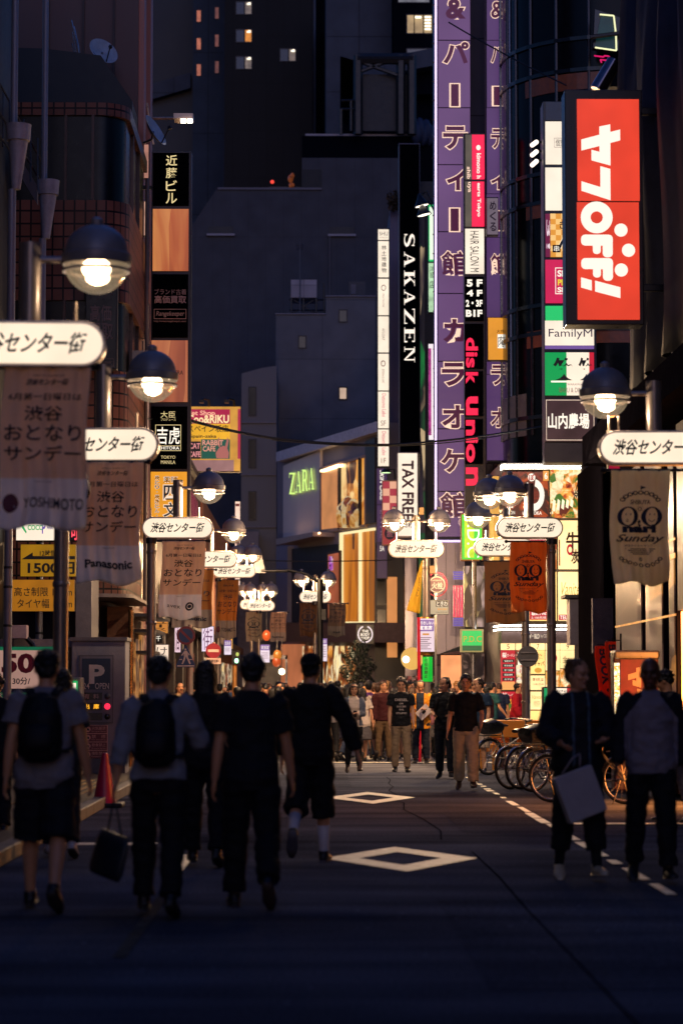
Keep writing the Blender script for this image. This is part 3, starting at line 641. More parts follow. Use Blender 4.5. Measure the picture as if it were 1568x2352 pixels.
rounded(MB(), -12, TX-.5, TY+2.2, 49, .4, 0, Zt(1365)).build('ground_wall', [D('#584d52', .6)], t)
b = MB(); rounded(b, -12, TX+.12, TY-.12, 49, .6, Zt(1372), Zt(1364)); b.build('cornice', [D('#6a5a58', .5)], t)
b = MB(); b.box(TX-.5, 46, .1, TX-.02, 48.9, 3.1); b.build('shop_wall', [D('#6b4028', .6, bump=.6, bscale=12)], t)
b = MB(); b.box(TX-.02, 46.3, .4, TX+.02, 47.4, 2.5); b.box(TX-.02, 47.7, .4, TX+.02, 48.6, 2.6); b.build('shop_window', [EPIC(['#140a08', '#8a4a1c', '#e8a050', '#2a1812'], .6, 2.2)], t)
for i, y in enumerate((1405, 1440, 1490)):
    b = MB().slab([(TX, 45+i*.7), (TX+.55-.1*i, 45+i*.7), (TX+.55-.1*i, 48.5), (TX, 48.5)], Zt(y)-.06, Zt(y)); b.build('awning', [D('#1d1519', .35)], t)
MB().cyl((TX+.06, 44.6, 3.0), (TX+.06, 44.6, 0.1), .05, n=8).build('drain_pipe', [D('#9a7a5a', .25, .9)], t)
# dark pitched roof over it with aerials
t = bld('pitched_roof_building', 'black building with slanting roof above the tiled parapet', loc=(-6, 49.1, 0))
Y = 49.1; MB().prism([(-12, 0), (PX(296, Y), 0), (PX(296, Y), PZ(232, Y)), (PX(222, Y), PZ(128, Y)), (PX(85, Y), PZ(112, Y)), (-12, PZ(100, Y))], Y, Y+1.5).build('wall', [D('#0c0d12', .6)], t)
t = thing('tv_antenna', 'cluster of thin aerial rods on the slanting black roof', 'antenna', P(175, 120, 49.5))
b = MB()
for x0, y0, x1, y1 in ((182, 122, 164, 45), (175, 122, 166, 72), (172, 125, 165, 98), (184, 122, 170, 60), (222, 130, 214, 118)): b.cyl(P(x0, y0, 49.6), P(x1, y1, 49.6), .012, n=5)
b.build('rods', [D('#c8c8d0', .2, .9)], t)
# red brown building lit on its street side
t = bld('red_brown_building', 'tall red brown building with salmon lit street side above the sign column', loc=(-5, 50.8, 0))
X0 = -3.75
MB().box(-9, 50.8, 0, X0, 54, 25).build('wall', [D('#4a261f', .55, var=.15, scale=1.2, streak=True)], t)
b = MB()
for x in (-4.3, -4.95, -5.7): b.box(x, 50.74, 9, x+.05, 50.797, 25)
b.build('panel_joint', [D('#2a1412')], t)
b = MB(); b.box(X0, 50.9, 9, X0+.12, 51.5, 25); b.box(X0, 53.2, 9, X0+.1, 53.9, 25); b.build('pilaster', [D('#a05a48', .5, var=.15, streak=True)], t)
b = MB(); a = FR(262, 262, 314, 296, 50); b.box(a[0], 49.9, a[1]+.15, a[2]-.1, 50.79, a[3]-.1); b.build('eave_box', [D('#c87a3a', .5, var=.3)], t)
def dish(label, px, py, Y, r, yaw, wall):
    t = thing('satellite_dish', label, 'satellite dish', P(px, py, Y)); c = P(px, py, Y)
    M = Matrix.Translation(c) @ Matrix.Rotation(R(yaw), 4, 'Z') @ Matrix.Rotation(R(62), 4, 'X')
    MB().lathe([(0, -.1*r), (r*.4, -.06*r), (r*.75, .05*r), (r, .2*r), (r*1.02, .2*r), (r*.75, .03*r), (r*.4, -.1*r), (0, -.14*r)], n=28).xf(M).build('reflector', [D('#8a8d96', .35)], t, smooth=True)
    b = MB(); b.cyl((0, -r*.9, .1*r), (0, -r*.35, r*.95), .02*r+.008, n=6); b.box(-.08*r, -r*.45, r*.9, .08*r, -r*.25, r*1.1); b.xf(M).build('feed_arm', [DK()], t)
    b = MB(); b.tube([c, c + Vector((-.05, .25, -.3*r)), Vector(wall)], .025, 6); b.build('mount', [D('#5a5a62', .4, .6)], t)
dish('grey satellite dish on the red brown building high at the left', 235, 120, 49.8, .32, 35, P(232, 150, 50.8))
dish('satellite dish beside the floodlight arm above the sign column', 352, 302, 50.4, .36, 70, (-3.7, 51.0, P(352, 330, 51).z))
t = thing('floodlight', 'twin white floodlight on a long horizontal wall arm', 'floodlight', P(340, 270, 52))
b = MB(); b.cyl(P(336, 271, 52), P(410, 271, 52), .03, n=8); b.cyl(P(337, 236, 52), P(352, 330, 52), .03, n=6); b.build('arm', [D('#b08a70', .3, .7)], t)
a = FR(400, 264, 444, 281, 52); b = MB().box(a[0], 51.8, a[1]+.05, a[2], 52.25, a[3]); b.build('housing', [D('#a89080', .35, .5)], t)
b = MB()
for x in (415, 430): a = FR(x, 273, x+12, 280, 51.8); b.box(a[0], 51.76, a[1]-.02, a[2], 51.8, a[3])
b.build('lamp_lens', [E('#fff2dc', 6)], t)
# narrow lit fins on the tiled side wall
for i, (y0, y1, c, lb) in enumerate(((330, 410, '#c88a74', 'short'), (461, 542, '#e8b098', 'upper'), (577, 646, '#f5c8b4', 'pink banded'), (696, 828, '#e2a68c', 'tall'), (905, 1010, '#f0b8a0', 'slim'), (1215, 1290, '#d89a80', 'low'))):
    t = signbox('%s lit blade sign edge beside the sign column %s' % (lb, ('beside the dish', 'by the amber mirror panel', 'by the used clothes panel', 'by the second amber panel', 'by the izakaya panel', 'by the yellow grill panel')[i]), 329, y0, 343, y1, 49.6, [(331, y0+2, 341, y1-2, E(c, .7, .35, 3))], name='blade_sign', depth=.08, group='blade signs on the tiled side wall')

# ================================================================ the sign column
AMB = EPIC(['#7a3418', '#b85a28', '#d88848', '#c0642f', '#8a4020'], .85, .7, (1.6, 1, .4)); AMB2 = EPIC(['#8a3e24', '#b05c38', '#c87848', '#a0502f'], .85, .7, (2, 1, .4))
fr = D('#2a2226', .35, .4)
def legs_col(b, X0, Z0, X1, Z1):
    for z in (4.5, 8.0, 12.0): b.box(X0-.2, 50.1, z, X0, 50.2, z+.08)
YEL = E('#eb9a1e', .95, .12, 1.5)
t = signbox('tall dark sign column of building tenants with amber mirror panels', 346, 347, 438, 1244, 50, [
    (351, 351, 434, 472, D('#060608', .5, spec=.1)), (351, 480, 433, 622, AMB), (350, 630, 432, 775, D('#060608', .5, spec=.1)), (348, 782, 431, 923, AMB2),
    (347, 934, 430, 1077, D('#060608', .5, spec=.1)), (346, 1084, 429, 1235, YEL)], [
    ('近藤ビル', 381, 354, 407, 470, GOLD, dict(v=1, off=.012)),
    ('ブランド古着', 355, 664, 428, 677, SALM), ('高価買取', 355, 679, 428, 697, SALM, dict(off=.015)),
    ('', 354, 710, 428, 733, SALM, dict(poly=FRAMEP(.015, .05))), ('Rangekeeper', 359, 715, 424, 729, SALM, dict(sh=.2)), ('http://www.rangekeeper.com/', 354, 736, 428, 741, SALM),
    ('ORCHESTRA', 361, 851, 421, 861, D('#2a1412', .5), dict(off=.01)),
    ('大臣', 369, 945, 403, 960, GOLD), ('プロデュース', 370, 961, 404, 967, GOLD), ('', 357, 976, 416, 1036, GOLD, dict(poly=FRAMEP(.02, .02)+[[(0, .18), (1, .18), (1, .2), (0, .2)]])),
    ('吉虎', 361, 981, 413, 1021, WH, dict(off=.01)), ('ICHITORA', 360, 1026, 412, 1033, WH, dict(off=.01)), ('TOKYO', 370, 1047, 403, 1054, GOLD), ('MANILA', 370, 1058, 403, 1066, GOLD),
    ('焼とり・焼きとん・', 356, 1092, 366, 1190, NVY, dict(v=1, off=.01, ol=.05, olm=CREAM2)), ('薬師', 376, 1095, 408, 1109, NVY, dict(ol=.04, olm=CREAM2)),
    ('四文屋', 376, 1112, 408, 1230, NVY, dict(v=1, off=.02, ol=.05, olm=CREAM2))], depth=.35, frame=fr, name='sign_column', cat='sign column', legs=legs_col)
signbox('black used clothes sign on the rounded corner behind the second street lamp', 196, 652, 269, 848, 43.6, [(199, 655, 266, 846, D('#0b0b10', .2))], [
    ('高価', 207, 700, 256, 738, D('#6a5550', .5), dict(off=.02)), ('買取', 207, 742, 260, 780, D('#6a5550', .5), dict(off=.02)), ('', 203, 824, 262, 842, D('#5a4a48'), dict(poly=FRAMEP(.02, .06))), ('Rangekeeper', 208, 828, 258, 838, D('#5a4a48'), dict(sh=.2)), ('ブランド', 204, 660, 262, 690, D('#4a3c3a'))])

# ---- lower left row further down the street
SHOPW = D('#8a4c3a', .6, var=.2, scale=1.5, streak=True)
t = bld('shop_row_building', 'low maroon shop building with lit vertical slats under the pet shop sign', 'shop building', (-5, 54.1, 0))
MB().box(-12, 54.1, 0, -3.75, 80, 8.1).build('wall', [D('#4a2430', .6, var=.2, scale=1, streak=True)], t)
b = MB(); [b.box(-3.75, 66.5+i*.62, 4.6, -3.62, 66.5+i*.62+.2, 7.4) for i in range(15)]; b.build('slat', [E('#8a2044', .55, .4, 2)], t)
b = MB(); [b.box(-3.75, 66.8+i*.62, 4.2, -3.66, 66.8+i*.62+.12, 5.6) for i in range(15)]; b.build('slat_light', [E('#ffd0c8', .9, .6, 3)], t)
WCOL = ['#e88a38', '#f0b060', '#c8602a', '#ffd890', '#d87840', '#a8482c']
for i in range(6):
    y = 55+i*4.1; MB().box(-3.75, y, .9, -3.71, y+2.0, 2.35).build('shop_window', [EPIC(['#140a08', '#3a180c', WCOL[i], '#fff0c0', '#2a1210', '#6a2a14'], .8, 2.6)], t)
    if i % 2: MB().box(-3.75, y-.3, 3.5, -3.6, y+2.4, 4.1).build('sign_band', [E(WCOL[(i+2) % 6], .6, .4, 1.5)], t)
    MB().box(-3.75, y+2.5, 0, -3.55, y+3.2, 3.2).build('pier', [D('#2a1a1a')], t)
b = MB(); b.box(-3.75, 54.5, 3.2, -3.3, 79.5, 3.45); b.build('awning', [D('#2a1c20')], t)
b = MB(); b.box(-3.9, 54.1, 8.1, -3.6, 80, 8.3); b.build('coping', [D('#3a2a30')], t)
t = bld('salmon_shop_building', 'salmon lit narrow shop fronts before the grey buildings at the street end', 'shop building', (-5, 80.1, 0))
MB().box(-12, 80.1, 0, -3.7, 111, 7.9).build('wall', [SHOPW], t)
for i in range(9): MB().box(-3.7, 81+i*3.3, 3.8, -3.66, 82.4+i*3.3, 6.3).build('window', [E(('#d8845a', '#a85a44', '#e09a6a')[i % 3], (.7, .4, .55)[i % 3], .45, .7)], t)
for i in range(7): MB().box(-3.7, 81.2+i*4.2, .8, -3.65, 83.6+i*4.2, 2.6).build('shop_window', [EPIC(['#1a0a06', '#5a2410', WCOL[(i*2+1) % 6], '#fff0c8', '#2a1208'], .95, 2)], t)
b = MB(); b.box(-3.7, 80.5, 3.1, -3.2, 110.5, 3.35); b.build('awning', [D('#3a2426')], t)
signbox('tall white lit blade sign with a dark mark near the street end', 538, 1150, 551, 1347, 100, [(540, 1152, 551, 1345, E('#ffd9c2', 1.0, .1))], [('', 541, 1157, 550, 1163, D('#a03a30'), dict(poly=RECT)), ('', 541, 1242, 550, 1249, D('#a03a30'), dict(poly=RECT)), ('', 542, 1256, 551, 1290, BLK, dict(poly=RINGP(.7)))], name='blade_sign')
RED = E('#b8204a', .85, .1); YL2 = E('#f0b028', .95, .12); GRN = E('#0e5a4a', .8, .1)
t = signbox('pet shop billboard in red yellow and green on the maroon roof', 430, 932, 553, 1083, 75, [
    (431, 934, 552, 1082, E('#e0a040', .8, .2)), (431, 940, 528, 973, RED), (431, 974, 528, 1009, YL2), (462, 1009, 528, 1054, GRN), (431, 1014, 461, 1054, D('#14181c', .4)),
    (431, 1057, 537, 1082, E('#a87a78', .75, .25)), (546, 940, 552, 1054, RED)], [
    ('Pet Shop', 432, 943, 494, 957, E('#ffb89a', 1.0), dict(off=.02)), ('Coo&RIKU', 431, 953, 526, 972, E('#ffe0a8', 1.1), dict(off=.025)),
    ('スペイン坂店', 431, 976, 525, 993, BLK, dict(off=.01)), ('Spain-zaka', 436, 998, 497, 1008, BLK, dict(off=.02)),
    ('RABBIT', 465, 1011, 513, 1023, E('#f0a08a', .9), dict(off=.02)), ('CAFE', 466, 1025, 495, 1037, E('#f0a08a', .9), dict(off=.02)), ('CAT', 434, 1018, 460, 1031, E('#f09a9a', .9), dict(off=.02)), ('CAFE', 433, 1037, 461, 1050, E('#f09a9a', .9), dict(off=.02)),
    ('', 494, 1003, 526, 1053, E('#c07068', .75), dict(poly=[[(.1,.0),(.95,0),(1,.25),(.85,.5),(.6,.58),(.3,.5),(.05,.25)], [(.38,.5),(.28,.98),(.2,.9),(.22,.55)], [(.7,.5),(.88,.98),(.98,.8),(.86,.42)]]))],
    depth=.5, frame=D('#3a2a2c'), name='billboard', cat='billboard')
for x in (470, 528):
    t2 = thing('billboard_lamp', 'small arm lamp over the pet shop billboard, %s' % ('above the shop name' if x == 470 else 'at its far corner'), 'lamp', P(x, 932, 74.9), 0, 'arm lamps over the pet shop billboard')
    b = MB(); b.tube([P(x+10, 932, 74.9), P(x+9, 918, 74.6), P(x-3, 915, 74.3), P(x-8, 920, 74.2)], .04, 6); b.box(P(x-12, 924, 74.2).x, 74.0, P(x, 926, 74.2).z, P(x-2, 924, 74.2).x, 74.3, P(x, 919, 74.2).z); b.build('arm', [DK()], t2)

# small lit projecting signs low over the left pavement
LS = [('orange edged noodle bar sign behind the lamp post', 351, 1420, 387, 1456, 52, E('#d88a3c', .8, .2), 'ュース', D('#2a1a10')), ('white ramen sign with black characters near the no parking sign', 356, 1480, 388, 1533, 52.5, CREAM2, 'け麺', BLK),
      ('small black square sign with white figure by the lamp post', 354, 1456, 374, 1478, 51, D('#101014'), '千', WH), ('pale lit menu sign beside the crossing sign', 400, 1425, 416, 1500, 58, E('#e8c8d8', .9, .2), '酒', D('#5a3a6a')), ('yellow lit lantern sign beyond the no parking sign', 520, 1460, 535, 1492, 70, E('#f5b040', 1.0), '焼', D('#3a1a08')),
      ('red lit shop sign between pole and crowd', 432, 1500, 446, 1545, 62, E('#c83a28', .9), '肉', WH), ('tall purple and white event board beside the no entry sign', 462, 1438, 492, 1498, 60, E('#e8d8f0', .95), '街', D('#7a5aa0')), ('green sign low behind the no entry plate', 470, 1538, 488, 1590, 66, E('#1a7a4a', .8), '薬', WH)]
for lb, x0, y0, x1, y1, Y, m, s, c in LS:
    signbox(lb, x0, y0, x1, y1, Y, [(x0+1.5, y0+1.5, x1-1.5, y1-1.5, m)], [(s, x0+4, y0+5, x1-4, y1-5, c, dict(v=len(s) > 1))], name='shop_sign', depth=.15)

# ================================================================ car park under the tiled building
LEDR = E('#ff4a5a', 1.6)
signbox('white car park sign with green and violet lettering and red LED board', 36, 1182, 182, 1243, 41.8, [(38, 1184, 126, 1241, CREAM), (127, 1184, 181, 1241, D('#140a12', .4))], [
    ('COCO', 64, 1206, 100, 1218, E('#2ab060', .9), dict(off=.03)), ('P', 97, 1200, 105, 1226, E('#6a4ab0', .9), dict(off=.03)), ('ARK', 108, 1206, 122, 1216, E('#5a4a90', .9), dict(off=.02)), ('', 48, 1190, 62, 1226, E('#2ab060', .9), dict(poly=[[(0, 1), (.3, 1), (.45, .5), (1, .12), (.9, 0), (.25, .35)]])),
    ('パ', 128, 1212, 144, 1240, LEDR, dict(off=.02)), ('可', 163, 1207, 180, 1241, LEDR, dict(off=.02)), ('', 168, 1187, 180, 1202, LEDR, dict(poly=DISC))], name='car_park_sign')
YS = E('#b8820c', .62, .15, 3); YS2 = E('#c07814', .62, .15, 3)  # outside light on the yellow boards put in as a low glow
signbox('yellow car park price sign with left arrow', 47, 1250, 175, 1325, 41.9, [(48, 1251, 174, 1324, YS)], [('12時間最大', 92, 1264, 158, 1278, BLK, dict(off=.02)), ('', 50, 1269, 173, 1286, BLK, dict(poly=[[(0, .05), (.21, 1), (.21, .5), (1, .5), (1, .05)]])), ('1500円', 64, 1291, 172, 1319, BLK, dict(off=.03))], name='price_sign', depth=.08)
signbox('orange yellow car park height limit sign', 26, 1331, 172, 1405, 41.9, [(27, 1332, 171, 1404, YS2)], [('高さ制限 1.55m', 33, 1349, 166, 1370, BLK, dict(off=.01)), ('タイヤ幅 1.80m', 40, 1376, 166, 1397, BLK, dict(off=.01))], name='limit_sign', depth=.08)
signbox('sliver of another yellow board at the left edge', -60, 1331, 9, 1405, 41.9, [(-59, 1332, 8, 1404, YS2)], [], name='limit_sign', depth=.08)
t = thing('electrical_box', 'white metal junction box with black hose below the yellow signs', 'junction box', P(43, 1467, 41))
a = FR(26, 1436, 61, 1467, 41); MB().box(a[0], 41, a[1], a[2], 41.3, a[3]).build('case', [D('#a8929a', .4)], t, bevel=.01)
MB().tube([P(62, 1466, 41.2), P(74, 1480, 41.2), P(82, 1500, 41.2), P(85, 1520, 41.2)], .045, 8).build('hose', [D('#0c0c10', .3)], t, smooth=True)
t = bld('car_park_wall', 'grey concrete beam and wall round the car park entrance', 'wall', (-5, 41.2, 0))
a = FR(-120, 1468, 165, 1486, 41.4); MB().box(a[0], 41.4, a[1], a[2], 41.9, a[3]).build('beam', [D('#6a6068', .6, bump=.2)], t)
a = FR(174, 1322, 210, 1470, 42.2); MB().box(a[0], 42.2, a[1], a[2], 43.6, a[3]).build('side_wall', [D('#575058', .6, bump=.2)], t)
b = MB(); b.box(-12, 43.4, .12, -4.0, 43.6, 3.4); b.build('back_wall', [D('#241f22', .7)], t)
PINKW = E('#d9a898', .5, .1)
signbox('long white parking charge board with green top edge and big maroon digits', -80, 1485, 135, 1650, 40.6, [(-79, 1494, 134, 1582, PINKW), (-79, 1486, 134, 1494, E('#0e7a52', .55)), (-79, 1583, 134, 1590, D('#14264a')), (-79, 1591, 134, 1649, E('#0c6a4a', .45))], [
    ('1500', -22, 1501, 118, 1547, D('#8a1a34', .5), dict(off=.045)), ('円', 121, 1531, 134, 1547, D('#6a1428')), ('タイム 30分/', -30, 1556, 70, 1573, D('#1a1c34'), dict(off=.02)), ('', -60, 1594, 45, 1646, D('#c8b0a8'), dict(poly=FRAMEP(.02, .04)))], name='price_board', depth=.12,
    legs=lambda b, X0, Z0, X1, Z1: [b.box(x, 40.64, .1, x+.08, 40.7, Z0) for x in (X0+.3, X1-.4)])
t = thing('ticket_machine', 'parking ticket machine with glowing white face and green border', 'ticket machine', P(172, 1800, 40))
a = FR(157, 1556, 186, 1560, 40); MB().box(a[0], 40, .12, a[2], 40.6, a[3]).build('cabinet', [D('#8a8078', .4)], t, bevel=.02)
a = FR(160, 1564, 178, 1640, 40); MB().box(a[0], 39.96, a[1], a[2], 40, a[3]).build('border', [E('#1fb060', .9)], t)
a = FR(162, 1569, 175, 1634, 40); f = MB().box(a[0], 39.93, a[1], a[2], 39.96, a[3]).build('screen', [CREAM], t)
b = MB(); a = FR(163, 1585, 172, 1590, 40); b.box(a[0], 39.92, a[1], a[2], 39.93, a[3]); a = FR(164, 1615, 172, 1628, 40); b.box(a[0], 39.92, a[1], a[2], 39.93, a[3]); b.build('print', [D('#7a2a4a')], f)
# the pillar with the P sign
t = thing('parking_pillar', 'grey concrete pillar with blue P sign, warning lamps and red notices', 'pillar', P(226, 1796, 41))
a = FR(164, 1472, 288, 1583, 41); X0, X1 = a[0], a[2]
MB().box(X0, 41, .1, X1, 41.9, a[3]).build('shaft', [D('#6c6772', .6, var=.12, bump=.25, bscale=25)], t, bevel=.015)
MB().box(X0-.03, 40.96, a[3], X1+.03, 41.94, a[3]+.06).build('cap', [D('#4d454c', .5)], t)
MB().box(X0-.005, 40.98, .1, X1+.005, 41, .42).build('plinth', [D('#4f4850', .6)], t)
def flat(par, nm, x0, y0, x1, y1, m, o1, Y=41.0):
    a = FR(x0, y0, x1, y1, Y); return MB().box(a[0], Y-o1, a[1], a[2], Y-.001, a[3]).build(nm, [m], par)
def lab(par, s, x0, y0, x1, y1, m, o1, Y=41.0, **k):
    mb = MB(); put2d(mb, text2d(s, FR(x0, y0, x1, y1, Y), **k), lambda u, v, d: (u, Y-o1-d, v), 0, 0, .001, .002); return mb.build('lettering', [m], par)
pf = flat(t, 'lamp_panel', 181, 1505, 261, 1662, D('#4a444c', .5), .03); flat(pf, 'face', 184, 1508, 258, 1659, D('#625c66', .5), .035)
bl = flat(t, 'blue_plate', 189, 1513, 254, 1584, D('#0e2038', .4), .045)
OFFW = D('#c8b4a8', .5); lab(bl, 'P', 205, 1527, 241, 1571, OFFW, .045, off=.04); lab(bl, '24', 192, 1569, 206, 1583, OFFW, .046, off=.01); lab(bl, 'OPEN', 219, 1569, 251, 1583, OFFW, .046, off=.01)
for i, (s, m, lm) in enumerate((('有料', D('#b08a80', .5), D('#3c383e', .4)), ('出庫', E('#ffb02a', 1.3), E('#ff2a4a', 1.5)), ('満車', D('#241f24', .5), D('#0e0e12', .2)))):
    y = 1591+i*23.4; q = flat(t, 'message_window', 188.5, y, 235.5, y+17, D('#1c181d', .3), .045); 
    lab(q, s[0], 194, y+3, 206, y+14.5, m, .046, off=.02); lab(q, s[1], 215, y+3, 228, y+14.5, m, .046, off=.02)
    c = P(246.5, y+8.5, 40.96); MB().ell(c, (.052, .035, .052), 16).build('signal_lamp', [lm], t, smooth='all')
WRN = D('#6a2428', .5); PKL = D('#d89a88', .5)
nb = flat(t, 'notice_board', 193, 1666, 247, 1743, PKL, .02)
for i, (s, e) in enumerate((('火気厳禁', 'No open flame'), ('禁　煙', 'No Smoking'), ('飲食禁止', 'Do not eat or drink here'), ('撮影禁止', 'Photography prohibited'))):
    y = 1667+i*19.2; q = flat(nb, 'notice', 194, y, 246, y+17.6, WRN, .026); lab(q, s, 211, y+2, 243, y+10, PKL, .026); lab(q, e, 211, y+11.5, 243, y+15.5, PKL, .026)
    a = FR(196.5, y+2.5, 208.5, y+15, 41); b = MB(); pl = lambda pp: [(a[0]+(a[2]-a[0])*u, 40.972, a[1]+(a[3]-a[1])*v) for u, v in pp]
    b.add(pl(DISC[0]), [tuple(range(32))], 0); b.add([(x, 40.970, z) for x, _, z in pl([(.12, .8), (.2, .88), (.88, .2), (.8, .12)])], [(0, 1, 2, 3)], 1); b.add([(x, 40.971, z) for x, _, z in pl([(.25, .3), (.7, .3), (.75, .6), (.5, .75), (.3, .6)])], [(0, 1, 2, 3, 4)], 1); b.build('symbol', [PKL, BLK], q)
t = thing('vending_machine', 'drinks vending machine glimpsed beside the parking pillar', 'vending machine', (-3.6, 44.5, 0.12))
MB().box(-4.2, 43.0, .12, -3.42, 43.9, 2.0).build('cabinet', [D('#2a2436', .3)], t, bevel=.03)
b = MB(); b.box(-3.42, 43.06, .95, -3.4, 43.84, 1.85); b.build('display', [EPIC(['#241030', '#8a5a9a', '#f0d8c0', '#c03a4a', '#3a2a5a'], .9, 6)], t)
MB().box(-3.42, 43.1, .4, -3.39, 43.8, .6).build('delivery_flap', [BLK], t)

# ================================================================ right row
PURP = E('#6c4a78', .80, .22, .35); MAR = E('#4e1236', .8); OUT = E('#ffd6ba', 1.1)
CH = [('&', 1023, -3, 1069, 43), ('パ', 1017, 96, 1076, 146), ('I', 1035, 193, 1053, 244), ('テ', 1017, 290, 1072, 343), ('ィ', 1025, 390, 1070, 437), ('I', 1034, 479, 1053, 531), ('館', 1013, 577, 1072, 632), ('カ', 1017, 733, 1070, 786), ('ラ', 1014, 833, 1068, 887), ('オ', 1014, 931, 1070, 984), ('ケ', 1012, 1032, 1066, 1086), ('館', 1010, 1132, 1072, 1188)]
JT = [-62, 92, 247, 378, 532, 674, 830, 985, 1129, 1234]
tx = [(c, x0, y0, x1, y1, MAR, dict(off=.035 if c != '館' else .012, ol=.035, olm=OUT)) for c, x0, y0, x1, y1 in CH]
t = signbox('huge purple karaoke sign tower with outlined maroon characters and a lilac neon edge', 1003, -70, 1081, 1240, 66, [(1006, a+1.5, 1079, b-1.5, PURP) for a, b in zip(JT, JT[1:])], tx+[('R', 1056, 1196, 1061, 1204, OUT), ('', 1052, 1192, 1065, 1208, OUT, dict(poly=RINGP(.84)))], depth=.6, frame=D('#141022'), name='karaoke_sign', cat='sign tower')
LIL = E('#e8c8ff', 1.6); b = MB()
b.cyl(P(1000.5, -70, 65.9), P(1000.5, 1242, 65.9), .03, n=8); b.cyl(P(1000.5, 1243, 65.9), P(1066, 1243, 65.9), .03, n=8); b.build('neon_edge', [LIL], t)
b = MB(); [b.box(PX(996, 65.9), 65.9, PZ(y, 65.9), PX(1003, 65.9), 65.98, PZ(y-2, 65.9)) for y in range(10, 1230, 44)]; b.build('neon_bracket', [DK()], t)
signbox('second purple karaoke sign half hidden by the curved glass tower', 1116, -70, 1162, 1062, 65, [(1117.5, a+1, 1161, b-1, E('#5c3c70', .72, .2, .4)) for a, b in zip([-60, 92, 247, 445, 545, 740, 860, 1060], [92, 247, 445, 545, 740, 860, 1058])][0:7], [(c, 1127+(6 if c == 'I' else 0), y0+6, 1157-(6 if c == 'I' else 0), y1-2, MAR, dict(off=.02, ol=.035, olm=OUT)) for c, x0, y0, x1, y1 in CH[:11] if y1 < 1055], depth=.5, frame=D('#141022'), name='karaoke_sign', cat='sign tower')
DKB = D('#07060a', .5, spec=.1)
t = signbox('slim sign column with red kimono shop panel and pink record shop lettering', 1066, 305, 1114, 1182, 63.6, [
    (1068.5, 309, 1083, 411.5, E('#6f6450', .6, .3, 2)), (1083.5, 309, 1112, 411.5, PNK), (1068, 417, 1082.5, 520, E('#6f6450', .6, .3, 2)), (1083, 417, 1111.5, 520, PNK),
    (1068, 525.5, 1111, 628.5, CREAM), (1067.5, 636, 1110, 737, DKB), (1067, 744, 1109.5, 847, DKB), (1067, 853, 1109, 956, DKB), (1067, 963, 1108.5, 1066, DKB), (1067, 1072, 1108, 1180, D('#241a18', .3))], [
    ('', 1093, 333, 1103, 345, WH, dict(poly=DISC)), ('kimono h', 1094, 352, 1104, 410, WH, dict(rot=90, off=.03)), ('earts Tokyo', 1093.5, 420, 1103.5, 498, WH, dict(rot=90, off=.03)), ('shib', 1072, 383, 1080, 411, OUT, dict(rot=90, off=.02)), ('uya', 1072, 418, 1080, 442, OUT, dict(rot=90, off=.02)),
    ('HAIR SALON M', 1079, 531, 1099, 625, D('#3a2a2a'), dict(rot=90)),
    ('5 F', 1071, 642, 1107, 659, WH, dict(off=.045)), ('4 F', 1071, 666, 1107, 681, WH, dict(off=.045)), ('2・3F', 1069, 689, 1107, 705, WH, dict(off=.045)), ('B1F', 1069, 712, 1107, 728, WH, dict(off=.045)),
    ('dis', 1069, 776, 1097, 845, PNK, dict(rot=90, off=.03)), ('k', 1069, 855, 1097, 882, PNK, dict(rot=90, off=.04)), ('u', 1069, 911, 1097, 954, PNK, dict(rot=90, off=.04)), ('nio', 1069, 965, 1097, 1063, PNK, dict(rot=90, off=.04)), ('n', 1069, 1074, 1097, 1116, PNK, dict(rot=90, off=.04))],
    depth=.4, frame=D('#2a1c18', .4, .3), name='sign_column', cat='sign column')
LIME = E('#3ae03a', .95, .12, 5); 
signbox('bright lime green sign with white rotated letters under the record shop sign', 1058, 1179, 1109, 1288, 62, [(1060.5, 1182, 1106.5, 1285, LIME), (1066, 1186, 1088, 1281, E('#c8e82a', 1.0, .15, 8))], [('P.D.C', 1072, 1186, 1101, 1281, E('#f5fff0', 1.2), dict(rot=90, layer=1))], frame=D('#b06a28', .4), name='shop_sign')
signbox('square green shop sign with orange letters above the crowd', 1057, 1445, 1110, 1498, 61.5, [(1061, 1449, 1106, 1483, E('#14d060', .95)), (1061, 1483, 1106, 1495, E('#0c6a40', .7))], [('P.D.C', 1064, 1461, 1105, 1475, E('#d8a030', .9))], frame=E('#c8b070', .6), name='shop_sign')
t = bld('music_shop_building', 'slate panelled building behind the purple sign with dark awning and lit display', 'shop building', (6, 66.8, 0))
MB().box(PX(1003, 66.8), 66.8, 0, 14, 68.2, 26).build('wall', [GRID('#4a4658', '#232030', 1.0, 2.2, .4, .02, var=.08)], t)
a = FR(1003, 1244, 1068, 1502, 66.5); b = MB()
for i in range(3): b.box(a[0]+i*.26, 66.5, a[1], a[0]+i*.26+.25, 66.795, a[3])
b.build('metal_cladding', [D('#8a8494', .35, .4, var=.1)], t)
a = FR(1015, 1505, 1062, 1600, 66); MB().box(a[0], 66.3, .12, a[2], 66.6, a[3]).build('shop_window', [E('#e0905c', 1.4, .4, 1.2)], t)
b = MB(); p = [P(1000, 1505, 66.2), P(1066, 1494, 66.2), P(1066, 1480, 66.2)]; b.prism([(p[0].x, p[0].z), (p[1].x, p[1].z), (p[2].x, p[2].z)], 64.6, 66.2); b.build('awning', [D('#14202a')], t)
a = FR(1060, 1500, 1112, 1640, 65); MB().box(a[0], 65, .12, a[2], 65.3, a[3]).build('goods_wall', [EPIC(['#0c0b10', '#141018', '#2a2028', '#1a1418', '#8a6a60', '#141018'], .5, 5)], t)
b = MB()
